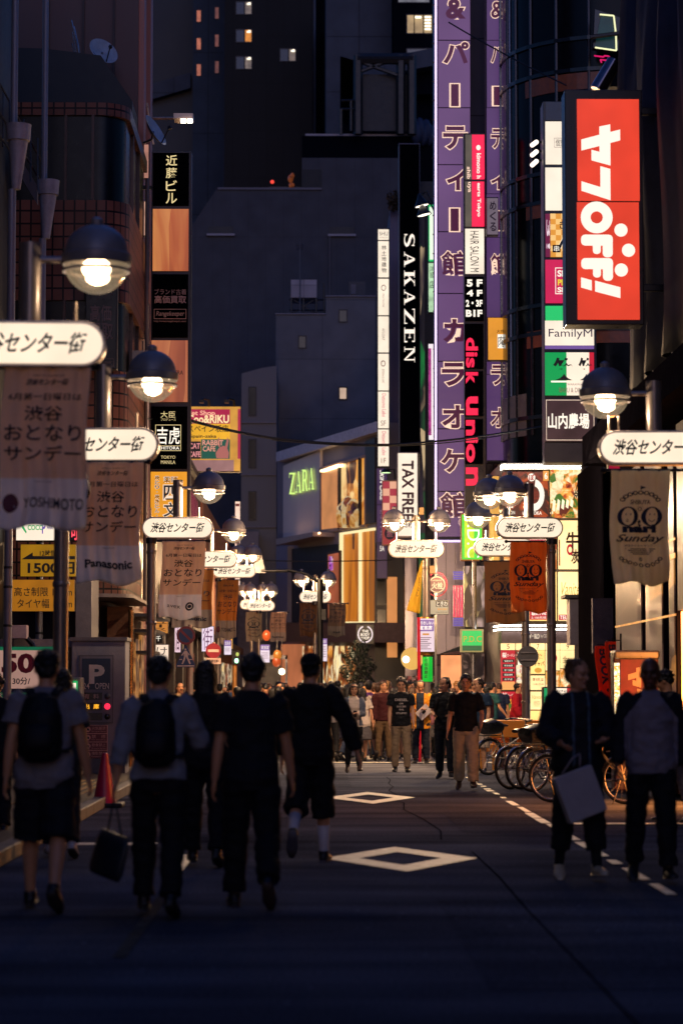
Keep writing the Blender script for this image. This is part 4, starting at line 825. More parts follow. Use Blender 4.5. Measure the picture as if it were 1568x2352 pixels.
for x0, y0, x1, y1, m in ((1040, 1313, 1063, 1332, 0), (1040, 1345, 1063, 1418, 1), (1040, 1420, 1063, 1444, 0)):
    for k in range(4):
        a = FR(x0+(k*6 if m else 0), y0+(0 if m else k*5), x0+4+k*6 if m else x1, y1 if m else y0+3+k*5, 64.3); b.box(a[0], 64.2, a[1], a[2], 64.3, a[3], m)
b.build('neon_tubes', [E('#6a5ac8', .8), E('#f01a5a', 1.0)], t)
a = FR(1065, 1300, 1112, 1440, 64.4); MB().box(a[0], 64.4, a[1], a[2], 64.6, a[3]).build('media_wall', [EPIC(['#0a0a0e', '#1c1820', '#e8c878', '#0c0a0e', '#c8a8a0', '#141016'], .8, 2.2, (1, 1, .35))], t)
b = MB(); x = PX(1085, 61.9)
b.cyl((x, 61.9, 0), (x, 61.9, PZ(1500, 62)), .06, n=10); b.cyl((x+.05, 61.95, PZ(1445, 62)), (x+.05, 61.95, PZ(1290, 62)), .06, n=8); b.build('sign_post', [D('#8a8a94', .3, .8)], t)
# mens wear sign, tax free
t = signbox('tall black mens wear sign with white serif capitals reading downwards', 916, 328, 965, 1040, 85, [(918, 331, 963, 1038, D('#05060a', .5, spec=.1))], [('SAKAZEN', 928, 530, 952, 836, E('#fff0e0', 1.1), dict(serif=1, rot=90))], frame=D('#3a3442', .35, .4), depth=.5, name='shop_sign', cat='sign tower')
signbox('white tax free sign below the black mens wear sign', 912, 1039, 960, 1234, 84.6, [(914, 1041, 958, 1231, CREAM)], [('TAX FREE', 923, 1058, 950, 1195, D('#4a1028'), dict(rot=90, off=.03)), ('免税', 922, 1199, 950, 1212, D('#5a2030'), dict(off=.02))], frame=D('#8a7a78', .4), depth=.4)
signbox('narrow second tax free panel squeezed beside the lilac neon edge', 975, 1041, 999, 1245, 90, [(976, 1043, 998, 1243, E('#ffd8d8', .95, .15))], [('TAX', 982, 1052, 997, 1122, D('#7a1a4a'), dict(rot=90, off=.03)), ('FREE', 983, 1140, 995, 1230, D('#a02a60'), dict(rot=90, off=.02))])  # reflection of the tax free sign, built as a lit panel
signbox('white blade sign with magenta ends left of the purple tower', 983, 788, 996, 1012, 78, [(984, 790, 995, 1010, E('#fff0f4', 1.0)), (984, 800, 990, 1000, E('#b83a8a', .8, .5, 4))], [], depth=.15, name='blade_sign')
signbox('green white lit blade sign under the two spot lamps', 982, 466, 998, 720, 80, [(984, 470, 997, 600, E('#2ad070', .9)), (986, 475, 996, 596, E('#f5ffe8', 1.0)), (984, 604, 997, 716, E('#c8f0c0', .8, .4, 3))], [('洋服', 986, 610, 996, 640, D('#106a3a'), dict(v=1)), ('店', 986, 645, 996, 662, D('#106a3a'))], depth=.15, name='blade_sign')
for i, (x, y) in enumerate(((969, 466), (974, 487))):
    t = thing('spot_lamp', ('upper' if i == 0 else 'lower') + ' conical spot lamp on a bent arm beside the lilac neon', 'lamp', P(x, y, 79), 0, 'spot lamps beside the lilac neon'); c = P(x, y+7, 79)
    M = Matrix.Translation(c) @ Matrix.Rotation(R(-14), 4, 'Y')
    MB().lathe([(.25, 0), (.24, .05), (.10, .28), (.04, .42), (0, .44)], n=16).xf(M).build('lamp_shade', [DK()], t, smooth=True)
    MB().lathe([(0, .03), (.22, .02)], n=16).xf(M).build('bulb', [E('#fff0d8', 3)], t)
    MB().tube([c + Vector((0, 0, .4)), c + Vector((.15, 0, .5)), P(x+26, y+2, 79)], .03, 6).build('arm', [DK()], t)
t = bld('mens_wear_building', 'dark glazed building behind the black mens wear sign with green stripe', 'shop building', (5, 86, 0))
MB().box(PX(957, 86), 86, 0, 14, 99, 19.8).build('wall', [D('#1c1a22', .5, var=.2, streak=True)], t)
a = FR(962, 470, 975, 1240, 85.9); MB().box(a[0], 85.8, a[1], a[2], 85.97, a[3]).build('window_strip', [EPIC(['#0c0c12', '#2a2030', '#e8c898', '#141018', '#14803a', '#0c0c12'], .7, .8, (1, 1, .3))], t)
a = FR(962, 1225, 975, 1560, 85.9); MB().box(a[0], 85.75, a[1], a[2], 85.97, a[3]).build('green_stripe', [E('#0c5a34', .6, .2)], t)
a = FR(930, 1244, 956, 1560, 85.6); MB().box(a[0], 85.6, 0, a[2], 85.9, a[3]).build('glass_column', [D('#9a94a0', .15, .7, var=.2, streak=True)], t)
t = bld('clinic_building', 'dark purple grey building with shrubs on its roof behind the tenant signs', 'building', (4, 100, 0))
Y = 100; a = FR(896, 480, 918, 1583, Y); MB().box(a[0], Y, 0, a[2]+1, Y+6, a[3]).build('wall', [D('#5a4c5e', .6, var=.15, streak=True)], t)
a = FR(860, 1250, 960, 1583, 100); MB().box(a[0], 99.2, 0, a[2], 99.9, a[3]).build('ground_wall', [D('#1a171f', .4)], t)
a = FR(889, 1325, 912, 1510, 98.8); MB().box(a[0], 98.9, a[1], a[2], 99.19, a[3]).build('lit_doorway', [E('#d88a4c', .85, .25, .8)], t)
b = MB()
for x, y in ((866, 1260), (866, 1330), (866, 1400)): a = FR(x, y, x+20, y+60, 99); b.box(a[0], 99.1, a[1], a[2], 99.19, a[3])
b.build('dark_window', [GLASS('#0c0e14')], t)
TX2 = D('#c8887a', .6)
secs = [(526, 551), (553, 637), (639.6, 724), (726, 809.6), (812, 897), (899, 984), (986, 1071)]
signbox('slim white lit tenant sign column left of the black mens wear sign', 866, 523, 895, 1074, 95, [(868, a+.6, 892.5, b-.6, CREAM) for a, b in secs], [
    ('SHU', 871, 532, 890, 541, D('#6a4a4a')), ('SHIBUYA', 871, 544, 890, 547, TX2), ('林土地建物', 876, 562, 887, 627, BLK, dict(v=1, off=.01)), ('', 875, 654, 886, 668, TX2, dict(poly=RINGP(.75))), ('KIKU SALONE', 878, 674, 882, 705, TX2, dict(rot=90)),
    ('AFLOAT', 877, 754, 883, 782, D('#8a5a58'), dict(rot=90)), ('', 874, 828, 885, 842, TX2, dict(poly=RINGP(.7))), ('REGINA CLINIC', 877, 848, 882, 880, TX2, dict(rot=90)), ('Datsumo Labo', 877, 904, 886, 958, E('#e06a7a', .9), dict(rot=90, off=.01)), ('SF', 874, 966, 886, 978, TX2), ('Datsumo Labo', 877, 991, 886, 1046, E('#e06a7a', .9), dict(rot=90, off=.01)), ('1F', 875, 1052, 886, 1064, TX2)],
    frame=D('#1c1820'), name='tenant_sign', cat='sign column', depth=.3)
signbox('purple tenant panels with white script below the white column', 864, 1074, 890, 1330, 95.2, [(865.5, 1076, 888.5, 1158, E('#4a3060', .6, .15)), (865.5, 1160, 888.5, 1245, E('#4a3060', .6, .15)), (865.5, 1247, 888.5, 1328, E('#3a2450', .5, .15))], [('SKIN CARE', 872, 1080, 881, 1150, WH, dict(rot=90, off=.02, sh=.2)), ('ESTHE', 873, 1172, 880, 1236, D('#b0a0c0'), dict(rot=90)), ('5A', 872, 1254, 882, 1266, WH)], frame=D('#1c1820'), name='tenant_sign', cat='sign column', depth=.25)
ck = [(879+15.5*i, 1106+16.5*j, 879+15.5*(i+1), 1106+16.5*(j+1), E('#f0b090', .9) if (i+j) % 2 else E('#b8384a', .8)) for j in range(6) for i in range(2)]
signbox('red and pink checkered hanging sign with dark lower panel by the tax free sign', 877, 1103, 912, 1253, 88, ck+[(879, 1206, 910, 1250, E('#a02a34', .8))], [('', 882, 1212, 907, 1240, D('#1c1838'), dict(poly=DISC)), ('酒処', 888, 1216, 901, 1234, E('#e0808a', .9))], frame=D('#8a5a50', .4))
t = thing('sign_lamp', 'small bracket lamp with green glow above the checkered sign', 'lamp', P(886, 1084, 88)); c = P(886, 1086, 87.8)
MB().lathe([(.2, 0), (.1, .14), (0, .16)], (c.x, c.y, c.z), 12).build('lamp_shade', [DK()], t); MB().lathe([(0, .005), (.18, .005)], (c.x, c.y, c.z), 12).build('bulb', [E('#d8ffb8', 2)], t); MB().tube([c+Vector((0, 0, .12)), P(905, 1078, 87.8), P(907, 1100, 88)], .03, 6).build('arm', [DK()], t)
t = signbox('round white emblem sign of a cosmetics shop on a black square', 818, 1434, 859, 1480, 88, [(819, 1435, 858, 1479, D('#08080c', .3))], [('', 821, 1437, 856, 1477, E('#f5e8f0', .95), dict(poly=[p for i, p in enumerate(RINGP(.84, 40)) if i not in (8, 9, 10, 11)])), ('THE', 831, 1447, 846, 1453, WH, dict(off=.02)), ('BODY', 828, 1454.5, 849, 1461, WH, dict(off=.02)), ('SHOP', 829, 1462.5, 848, 1469, WH, dict(off=.02))])

# curved glass tower over the restaurants
CXT, CYT, RT = PX(1402, 64.6), 64.6, 2.85
t = bld('curved_glass_tower', 'dark curved glass corner tower with brown floor bands above the restaurants', 'building', (CXT, CYT, 0))
def arc(mb, r0, r1, a0, a1, z0, z1, mi=0, n=24):
    pl = [(CXT+r1*math.cos(a), CYT+r1*math.sin(a)) for a in [a0+(a1-a0)*i/n for i in range(n+1)]] + [(CXT+r0*math.cos(a), CYT+r0*math.sin(a)) for a in [a1-(a1-a0)*i/n for i in range(n+1)]]
    return mb.slab(pl, z0, z1, mi)
TT = lambda y: PZ(y, 63)
o = MB(); arc(o, RT-.4, RT, R(120), R(350), TT(1062), 27); o.build('glass_wall', [D('#08080c', .2, spec=.13)], t, smooth=True)
for y in (110, 181, 406, 472, 706, 770, 960): arc(MB(), RT-.01, RT+.06, R(125), R(345), TT(y)-.05, TT(y)+.05).build('floor_ring', [D('#0c0c10', .3)], t)
for y in (207, 487, 782): arc(MB(), RT-.02, RT+.025, R(215), R(345), TT(y)-.22, TT(y)+.22).build('spandrel', [D('#7a3c18', .35, var=.3)], t)
o = MB()
for d in (178, 196, 206, 219, 236, 254): 
    a = R(d); MB().cyl((CXT+(RT+.01)*math.cos(a), CYT+(RT+.01)*math.sin(a), TT(1000)), (CXT+(RT+.01)*math.cos(a), CYT+(RT+.01)*math.sin(a), 27), .045 if d > 178 else .05, n=6).build('mullion', [D('#8a8078' if d == 178 else '#2c2a30', .25, .7)], t)
o = MB(); arc(o, RT-.02, RT+.015, R(180), R(200), TT(1000), 27, 0, 6); o.build('glass_fin', [D('#39414f', .12, .5)], t)
o = MB(); arc(o, RT-.02, RT+.02, R(178), R(214), TT(1000), TT(903), 0, 10); o.build('grey_spandrel', [D('#5a5458', .5)], t)
MB().box(PX(1139, 66), 66.0, 6, PX(1160, 66), 66.5, 27).build('side_wall', [D('#5a3038', .5, var=.2, streak=True)], t)
signbox('orange lit sign with white character box between purple sign and glass tower', 1119, 728, 1158, 828, 64.5, [(1120.5, 730, 1156, 826, E('#e8982a', .95, .1))], [('', 1142, 768, 1156, 800, WH, dict(poly=RECT)), ('肉', 1143, 771, 1156, 797, BLK, dict(layer=1)), ('大衆', 1140, 757, 1156, 765, BLK)])
signbox('pale hanging banner sign with dark brush characters beside the kimono panel', 1116, 452, 1144, 540, 63.2, [(1118, 455, 1143, 538, E('#8a7884', .55, .15))], [('めくる', 1124, 460, 1139, 533, D('#3a1c30'), dict(v=1, off=.02))])

# restaurant front on the corner
YR = 60.0
t = bld('restaurant_building', 'corner restaurant building covered with glowing food panels and LED strips', 'shop building', (PX(1240, 61), 61, 0))
Xa, Xb, Xc = PX(1150, YR), PX(1340, YR), PX(1133, 62)
MB().slab([(Xa, YR+.1), (Xb+.4, YR+.1), (13, YR+.1), (13, 72), (Xc, 72), (Xc, YR+2.2)], .1, PZ(1064, YR)).build('wall', [D('#3a343a', .5)], t)
MB().box(PX(1335, YR), YR-.2, .12, PX(1346, YR), YR+.09, PZ(1070, YR)).build('corner_trim', [D('#1c181c', .3)], t)
a = FR(1150, 1449, 1318, 1477, YR); f = MB().box(a[0], YR-.15, a[1], a[2], YR+.099, a[3]).build('fascia', [D('#5a4f58', .4)], t)
lab(f, 'LOW・BLD', 1203, 1456.5, 1237, 1467.5, E('#e8d8c0', 1.0), .15, YR, off=.025); lab(f, 'by COAST', 1240, 1457.5, 1263, 1467, E('#e8d8c0', .9), .15, YR)
LED = E('#fff4dc', 12.0)
for y in (1068, 1075, 1437, 1445.5):
    o = MB(); p0, p1 = P(1153, y, YR-.22), P(1334 if y < 1100 else 1308, y, YR-.22); o.cyl(p0, p1, .022, n=6); q = P(1134, y+(21 if y < 1100 else 3), 62.0); o.cyl(q, p0, .022, n=6); o.build('led_strip', [LED], t)
b = MB()
for y in (1071, 1441): p0, p1 = P(1150, y-7, YR), P(1338, y+8, YR); b.box(p0.x, YR-.18, p1.z, p1.x, YR-.01, p0.z)
b.build('led_fascia', [D('#2a262c', .4)], t)
FOOD = EPIC(['#5a1408', '#c84a14', '#f5b04a', '#fff0c0', '#e88a28', '#3a6a1c'], 1.15, 3.0)
FOOD2 = EPIC(['#140606', '#3a0a06', '#8a2008', '#2a0806', '#c84a10', '#1a0604'], .9, 2.0)
LITE = E('#ffdb98', 1.5, .2, 1.6); LITE2 = E('#ffcb78', 1.5, .25, 1.6)
def panel(nm, x0, y0, x1, y1, m, tx=(), Y=None, par=None):
    Y = Y or YR+.0; a = FR(x0, y0, x1, y1, Y); o = MB().box(a[0], Y-.08, a[1], a[2], Y+.098, a[3]).build(nm, [m], par or t)
    mb, ml = MB(), []
    for k_, z in enumerate(tx):
        s, u0, v0, u1, v1, mm = z[:6]; op = dict(z[6]) if len(z) > 6 else {}
        if mm not in ml: ml.append(mm)
        A = FR(u0, v0, u1, v1, Y); ly = .002*k_
        if 'poly' in op: it = [([(A[0]+(A[2]-A[0])*u, A[1]+(A[3]-A[1])*v) for u, v in pp], [tuple(range(len(pp)))], False) for pp in op['poly']]
        else: it = text2d(s, A, **op)
        put2d(mb, it, lambda u, v, d: (u, Y-.08-d-ly, v), ml.index(mm), ml.index(mm), .004, .006)
    if ml: mb.build('lettering', ml, o)
    return o
RD = E('#c81e34', .95, .08); BR = D('#3a1c10'); RDK = D('#a01424')
panel('menu_panel', 1154, 1084, 1259, 1190, FOOD2, [('', 1201, 1101, 1249, 1174, WH, dict(poly=[p for i, p in enumerate(RINGP(.55, 40)) if not 8 < i < 14])), ('', 1211, 1088, 1228, 1106, WH, dict(poly=DISC)), ('ぽ', 1213, 1090, 1226, 1104, RDK, dict(off=.03)), ('', 1246, 1082, 1259, 1105, E('#e8a050', 1), dict(poly=RECT)), ('6', 1249, 1086, 1256, 1101, WH, dict(off=.02)), ('HANAOKA', 1199, 1175, 1243, 1183, WH, dict(off=.02)), ('', 1158, 1092, 1178, 1112, WH, dict(poly=RINGP(.7))), ('居', 1163, 1146, 1178, 1168, WH, dict(off=.02)), ('GON', 1165, 1174, 1181, 1182, WH)])
panel('menu_panel', 1263, 1078, 1333, 1189, FOOD, [('', 1264, 1140, 1318, 1180, E('#fff0c8', 1.2), dict(poly=[[(.05+.19*i, .2+.06*i), (.16+.19*i, .1+.06*i), (.2+.19*i, .72), (.1+.19*i, .85)] for i in range(5)])), ('', 1315, 1112, 1333, 1150, BR, dict(poly=[[(.5, 1), (.42, .9), (0, .05), (.1, 0), (.5, .85), (.9, 0), (1, .05), (.58, .9)]])), ('金', 1318, 1126, 1331, 1147, BR, dict(off=.02)), ('03-455-3858', 1290, 1181, 1332, 1187, E('#e8a040', .9))])
panel('menu_panel', 1157, 1196, 1277, 1307, EPIC(['#a8401c', '#f0a850', '#fff0c8', '#ffe0a0', '#c86a28'], 1.1, 2.2), [('', 1213, 1233, 1259, 1243, RD, dict(poly=RECT)), ('SAKURA GARDEN', 1215, 1235, 1257, 1241, WH), ('', 1168, 1232, 1212, 1243, RDK, dict(poly=RECT)), ('桜', 1180, 1233, 1192, 1242, WH)])
panel('menu_panel', 1282, 1196, 1333, 1307, LITE, [('', 1300, 1250, 1316, 1276, RD, dict(poly=RINGP(.5))), ('牛', 1298, 1222, 1328, 1262, BR, dict(off=.03)), ('炭', 1310, 1262, 1332, 1296, BR, dict(off=.02)), ('焼', 1324, 1206, 1332, 1220, BR), ('', 1282, 1240, 1285, 1300, RDK, dict(poly=RECT))])
panel('menu_panel', 1157, 1314, 1277, 1426, LITE2, [('', 1215, 1403, 1256, 1424, RD, dict(poly=RECT)), ('桜KTV6', 1219, 1406, 1253, 1414, WH, dict(off=.03)), ('2-100名様', 1219, 1416, 1253, 1422, WH), ('', 1250, 1350, 1258, 1400, RDK, dict(poly=RECT)), ('', 1162, 1330, 1185, 1424, E('#c87828', .9), dict(poly=[[(.1, .1), (.9, 0), (.8, .9), (0, 1)]]))])
panel('menu_panel', 1282, 1314, 1333, 1426, LITE, [('Vanité', 1288, 1338, 1331, 1368, E('#d8b050', .9), dict(shear=.35)), ('', 1282, 1412, 1333, 1425, RD, dict(poly=RECT)), ('TEL.03-', 1284, 1414, 1318, 1423, WH, dict(off=.02))])
a = FR(1141, 1100, 1149, 1420, 61.2); MB().box(a[0]-.15, 60.4, a[1], a[0], 61.9, a[3]).build('side_panel', [E('#e8a848', .9, .4, .8)], t)
cols = [(1150, 1182), (1185, 1216), (1218.6, 1250), (1253, 1284.5), (1287, 1318)]
nums = '56789'
for i, (x0, x1) in enumerate(cols):
    panel('floor_number', x0, 1478, x1, 1493, LITE, [(nums[i], (x0+x1)/2-3, 1480, (x0+x1)/2+3, 1491, BR)])
w_ = lambda x, y: None
panel('directory_panel', 1150, 1494, 1182, 1585, RD, [('桜', 1152, 1499, 1162, 1511, WH, dict(off=.02)), ('ガーデン', 1163, 1502, 1181, 1509, WH)] + [('', 1153, 1515+10.5*i, 1180, 1522+10.5*i, BLK, dict(poly=RECT)) for i in range(5)] + [(s, 1157, 1516.5+10.5*i, 1176, 1520.8+10.5*i, WH) for i, s in enumerate(('個室あり', '飲み放題', '食べ放題', '掘炬燵席', '女子会'))] + [('', 1151, 1566, 1181, 1585, E('#f0a860', 1), dict(poly=RECT))])
panel('directory_panel', 1185, 1494, 1216, 1585, EPIC(['#1a0a06', '#8a3a14', '#ffe0a0', '#fff4d8', '#c83a1c', '#2a120a'], 1.0, 4), [('', 1188, 1498, 1214, 1528, E('#fff4d8', 1.1), dict(poly=RECT)), ('', 1192, 1508, 1210, 1524, BR, dict(poly=RINGP(.7)))])
panel('directory_panel', 1218.6, 1494, 1250, 1548, LITE2, [('OPEN', 1224, 1502, 1243, 1508, BR), ('00:00〜', 1224, 1510, 1245, 1515, BR), ('キャバ', 1224, 1519, 1249, 1530, BR, dict(off=.02)), ('', 1226, 1534, 1243, 1546, E('#e0a040', 1), dict(poly=DISC))])
panel('directory_panel', 1218.6, 1552, 1250, 1585, LITE, [('幸せ麺は', 1222, 1557, 1247, 1565, RDK, dict(off=.02)), ('12:00-23:00', 1222, 1570, 1247, 1574, BR)])
panel('directory_panel', 1253, 1494, 1284.5, 1540, LITE, [('', 1259, 1500, 1278, 1524, RD, dict(poly=RINGP(.5)))]); panel('directory_panel', 1253, 1542, 1284.5, 1585, FOOD, [])
panel('directory_panel', 1287, 1494, 1318, 1535, LITE, [('金', 1291, 1507, 1301, 1523, BR), ('Seki', 1302, 1512, 1316, 1520, BR)]); panel('directory_panel', 1287, 1537, 1318, 1585, FOOD, [])
panel('directory_panel', 1150, 1589, 1182, 1660, FOOD, [('', 1150, 1589, 1182, 1606, RD, dict(poly=RECT)), ('桜', 1152, 1591, 1163, 1603, WH), ('ガーデン', 1164, 1594, 1181, 1601, WH)])
panel('directory_panel', 1185, 1589, 1216, 1660, EPIC(['#241008', '#a8602a', '#ffe8b0', '#3a8a4a', '#fff0d0'], .95, 4)); panel('directory_panel', 1218.6, 1589, 1245, 1630, LITE, [('Vanité', 1221, 1597, 1243, 1606, E('#d8a040', .9), dict(shear=.3)), ('', 1224, 1610, 1240, 1624, D('#c8a878'), dict(poly=[[(0, .1+.2*i), (1, .1+.2*i), (1, .17+.2*i), (0, .17+.2*i)] for i in range(5)]))])
panel('directory_panel', 1218.6, 1633, 1245, 1660, LITE2); panel('directory_panel', 1253, 1589, 1318, 1660, LITE2)
signbox('standing green white and red izakaya sign in front of the directory', 1246, 1578, 1320, 1662, 54, [(1249, 1581, 1264, 1622, E('#12a060', .9)), (1265, 1581, 1301, 1622, CREAM), (1302, 1581, 1318, 1622, RD), (1249, 1627, 1264, 1650, CREAM), (1265, 1627, 1318, 1660, D('#1a1414'))], [('& DINING', 1268, 1585, 1316, 1590, D('#4a2a2a')), ('WARAWARA', 1268, 1592, 1300, 1597, D('#4a2a2a')), ('笑', 1252, 1600, 1263, 1618, BLK), ('笑', 1282, 1600, 1300, 1618, BLK, dict(off=.02)), ('B1F', 1250, 1631, 1263, 1645, BLK, dict(off=.02))], name='standing_sign', depth=.3, legs=lambda b, X0, Z0, X1, Z1: [b.box(x, 54.05, 0, x+.06, 54.25, Z0) for x in (X0, X1-.06)])
# stacked box signs
WOOD = D('#4a2e2c', .5)
YS_ = 57.0
t = signbox('tall stack of square shop signs from white and pink to green and wood brown', 1249, 232, 1368, 1063, YS_, [
    (1252, 234, 1362, 276, D('#3a4450', .4)), (1252, 279, 1362, 377, CREAM), (1252, 385, 1362, 483, CREAM), (1252, 491, 1263, 590, E('#7a1440', .8)), (1263, 491, 1362, 590, E('#e89a30', .95)), (1252, 597, 1362, 696, E('#d81e54', .9, .06)),
    (1252, 703, 1362, 736, E('#2ad070', .9)), (1251, 737, 1363, 793, CREAM), (1251, 794, 1363, 801.5, E('#7a5aa0', .9)), (1251, 810, 1300, 908, E('#0ea050', .95)), (1300, 810, 1352, 908, CREAM), (1352, 810, 1363, 908, RD), (1251, 917, 1365, 1014, E('#4a3234', .7, .35, 2)), (1249, 1018, 1368, 1062, D('#1c1a26', .4))], [
    ('個室処', 1275, 320, 1305, 336, D('#4a3a3a')), ('', 1272, 317, 1330, 339, D('#a89888'), dict(poly=FRAMEP(.01, .04))), ('3!', 1254, 505, 1262, 572, E('#f0d8e0', 1), dict(rot=90)),
    ('', 1263, 491, 1362, 590, E('#fbc878', 1), dict(poly=[[(i/8, j/8), ((i+1)/8, j/8), ((i+1)/8, (j+1)/8), (i/8, (j+1)/8)] for i in range(8) for j in range(8) if (i+j) % 2])), ('き', 1284, 508, 1297, 526, BR, dict(off=.02, layer=1)), ('ん', 1281, 536, 1320, 570, BLK, dict(off=.03, ol=.03, olm=WH, layer=1)), ('', 1268, 563, 1286, 580, BR, dict(poly=RECT, layer=1)), ('串', 1271, 565, 1283, 578, WH, dict(layer=2)),
    ('', 1274, 615, 1330, 676, WH, dict(poly=FRAMEP(.03, .03))), ('Sh', 1279, 621, 1298, 636, WH, dict(off=.03)), ('PIZZA', 1280, 642, 1324, 656, E('#f5e02a', 1), dict(off=.03)), ('Sh', 1279, 660, 1298, 672, WH, dict(off=.03)),
    ('FamilyM', 1259, 756, 1359, 780, D('#5a3a6a')),
    ('笑', 1269, 822, 1318, 874, BLK, dict(off=.03, layer=1)), ('笑', 1327, 822, 1362, 874, BLK, dict(off=.03)), ('', 1264, 875, 1300, 879, WH, dict(poly=RECT)), ('BARU & DINING', 1283, 891, 1352, 902, D('#a08078'), dict(layer=1)), ('WARAWARA', 1301, 881, 1345, 886, D('#c0a098')),
    ('', 1253, 919, 1363, 1012, CREAM2, dict(poly=FRAMEP(.01, .014))), ('山内農場', 1257, 950, 1352, 986, WH, dict(off=.025, layer=1))], frame=D('#1a1820', .4), depth=.7, name='sign_stack', cat='sign column', legs=lambda b, X0, Z0, X1, Z1: [b.box(X1-.3, YS_+.3, z, X1+1.4, YS_+.42, z+.12) for z in (8, 11, 14)])
for i in range(3):
    t = thing('wall_spotlight', ('top', 'middle', 'bottom')[i] + ' of three small spotlights beside the white sign block', 'spotlight', P(1228, 325+i*22, 57.4), 0, 'spotlights beside the white sign block'); p, q = P(1221, 333+i*23, 57.3), P(1232, 325+i*22, 57.5)
    MB().cyl(p, q, .055, n=8).build('tube_lamp', [E('#ffe8d8', 2.0)], t); MB().cyl(q, P(1252, 326+i*20, 57.6), .03, n=6).build('arm', [DK()], t)

# second hand shop on the right, with big red sign
XR = 5.0
t = bld('second_hand_shop', 'dark near building on the right with bronze glass shop front and canopy', 'shop building', (XR+2, 45, 0))
MB().box(XR+.35, -25, 0, 16, 38.5, 15).box(XR+.35, 38.5, 0, 16, 45, 5.5).build('wall', [D('#15161e', .5, var=.3, scale=.6)], t)
MB().box(XR-.05, 41.2, 0, XR+.349, 45.2, 5.55).build('corner_pier', [D('#0c0a0e', .8, spec=.03)], t)
MB().box(XR+.05, 30.5, .15, XR+.34, 33.2, 2.6).build('lit_doorway', [E('#ff9a48', 11.0, .3, .8)], t); MB().box(XR+.02, 30.4, 2.62, XR+.34, 33.3, 5.2).build('transom', [D('#2a2428', .4)], t)
BRZ = D('#b07a4c', .16, .85, var=.2, scale=1.0)
REFLW = EPIC(['#241612', '#4e342c', '#6e4430', '#e09a4c', '#5e4238', '#2a1c18'], .5, .8, (.3, .3, 1.5))  # gold reflections in the glass, painted as a glowing print
for y0, y1, m in ((36.9, 40.0, REFLW), (34.7, 36.4, REFLW), (33.5, 34.0, REFLW), (27, 30.2, GLASS('#100c10', .1))):
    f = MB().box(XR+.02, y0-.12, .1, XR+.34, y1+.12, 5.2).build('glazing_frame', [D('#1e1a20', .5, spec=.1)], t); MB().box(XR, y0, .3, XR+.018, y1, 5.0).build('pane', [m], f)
b = MB()
for z, w in ((3.35, .07), (2.55, .03), (3.6, .03)): b.box(XR-.015, 33.3, z, XR-.003, 40, z+w)
b.build('reflection_strip', [E('#e8a050', .9, .3)], t)  # added glowing strips, standing in for gold reflections on the panes
MB().box(XR-.4, 8, 5.35, XR+.4, 41.2, 5.85).build('canopy', [D('#26232a', .8, var=.3, bump=.4, spec=.1)], t)
a = FR(1361, 1374, 1408, 1500, 41.0); MB().box(a[0], 41, a[1], a[2], 41.19, a[3]).build('stucco_box', [D('#5f535c', .8, var=.3, bump=.8, bscale=60)], t)
a = FR(1302, 1376, 1339, 1482, 46.5); MB().box(a[0], 46.0, a[1], a[2], 46.6, a[3]).build('meter_box', [D('#5a5260', .5)], t)
MB().box(a[0]-.1, 45.9, a[3], a[2]+.05, 46.7, a[3]+.06).build('meter_box_roof', [D('#2a252c')], t); MB().box(a[2]-.02, 45.2, a[1]+.2, a[2]+.3, 46.5, a[1]+.6).build('meter_bracket', [DK()], t)
b = MB()
for i, y in enumerate((26, 29.2, 31.8, 34.5, 37.2)): b.box(XR+.3, y, 6.2, XR+.348, y+.1, 15)
b.build('wall_joint', [D('#0c0c12')], t)
# dark netting hung over the upper wall
t = thing('safety_netting', 'dark wavy safety netting hanging beside the big red sign', 'netting', (XR, 32, 6)); b = MB(); nu, nv = 60, 18
vs = []
for j in range(nv+1):
    z = 6.0+9.5*j/nv
    for i in range(nu+1):
        y = 22.5+13.5*i/nu; vs.append((XR-.22+.10*math.sin(y*3.1+.35*math.sin(z*.9))+.05*math.sin(y*7.3+z*.5)+.05*math.sin(z*1.1), y, z))
b.add(vs, [(j*(nu+1)+i, j*(nu+1)+i+1, (j+1)*(nu+1)+i+1, (j+1)*(nu+1)+i) for j in range(nv) for i in range(nu)])
o = b.build('net', [D('#3c3a46', .75, var=.3, scale=3, spec=.2)], t, smooth='all'); o.modifiers.new('thick', 'SOLIDIFY').thickness = .01
# the big red sign
ORG_ = E('#f0452c', .92, .16, 1.1)
def z7(x, y): return 976+x/2.649, y/2.649
def zl(x, y): return (2280+x/3.359)/1.7417, y/3.359/1.7417
YA = zl; PY = [YA(*p) for p in ((388,1705),(535,1675),(535,1778),(667,1745),(667,1890),(535,1925),(535,2228),(280,2160),(280,2018),(388,2045),(388,1967),(145,2028),(145,1880),(388,1815))]
PF = [z7(*p) for p in ((1085,1013),(1123,1025),(1123,1220),(947,1163),(947,1105),(1057,1140),(1057,1090),(1085,1090))]
PF = [z7(*p) for p in ((1062,1013),(1123,1030),(1123,1220),(947,1163),(947,1105),(1062,1140))]
def ringpoly(cx, cy, ro, ri, n=36): return [[z7(cx+ri*math.cos(a), cy+ri*math.sin(a)), z7(cx+ro*math.cos(a), cy+ro*math.sin(a)), z7(cx+ro*math.cos(b), cy+ro*math.sin(b)), z7(cx+ri*math.cos(b), cy+ri*math.sin(b))] for a, b in [(2*math.pi*k/n, 2*math.pi*(k+1)/n) for k in range(n)]]
def disc(cx, cy, r): return [z7(cx+r*math.cos(a), cy+r*math.sin(a)) for a in [2*math.pi*k/28 for k in range(28)]]
def rr(x0, y0, x1, y1, r=24):
    return [z7(x+r*math.cos(a), y+r*math.sin(a)) for x, y, a0 in ((x1-r, y1-r, 0), (x0+r, y1-r, 90), (x0+r, y0+r, 180), (x1-r, y0+r, 270)) for a in [R(a0+30*k) for k in range(4)]]
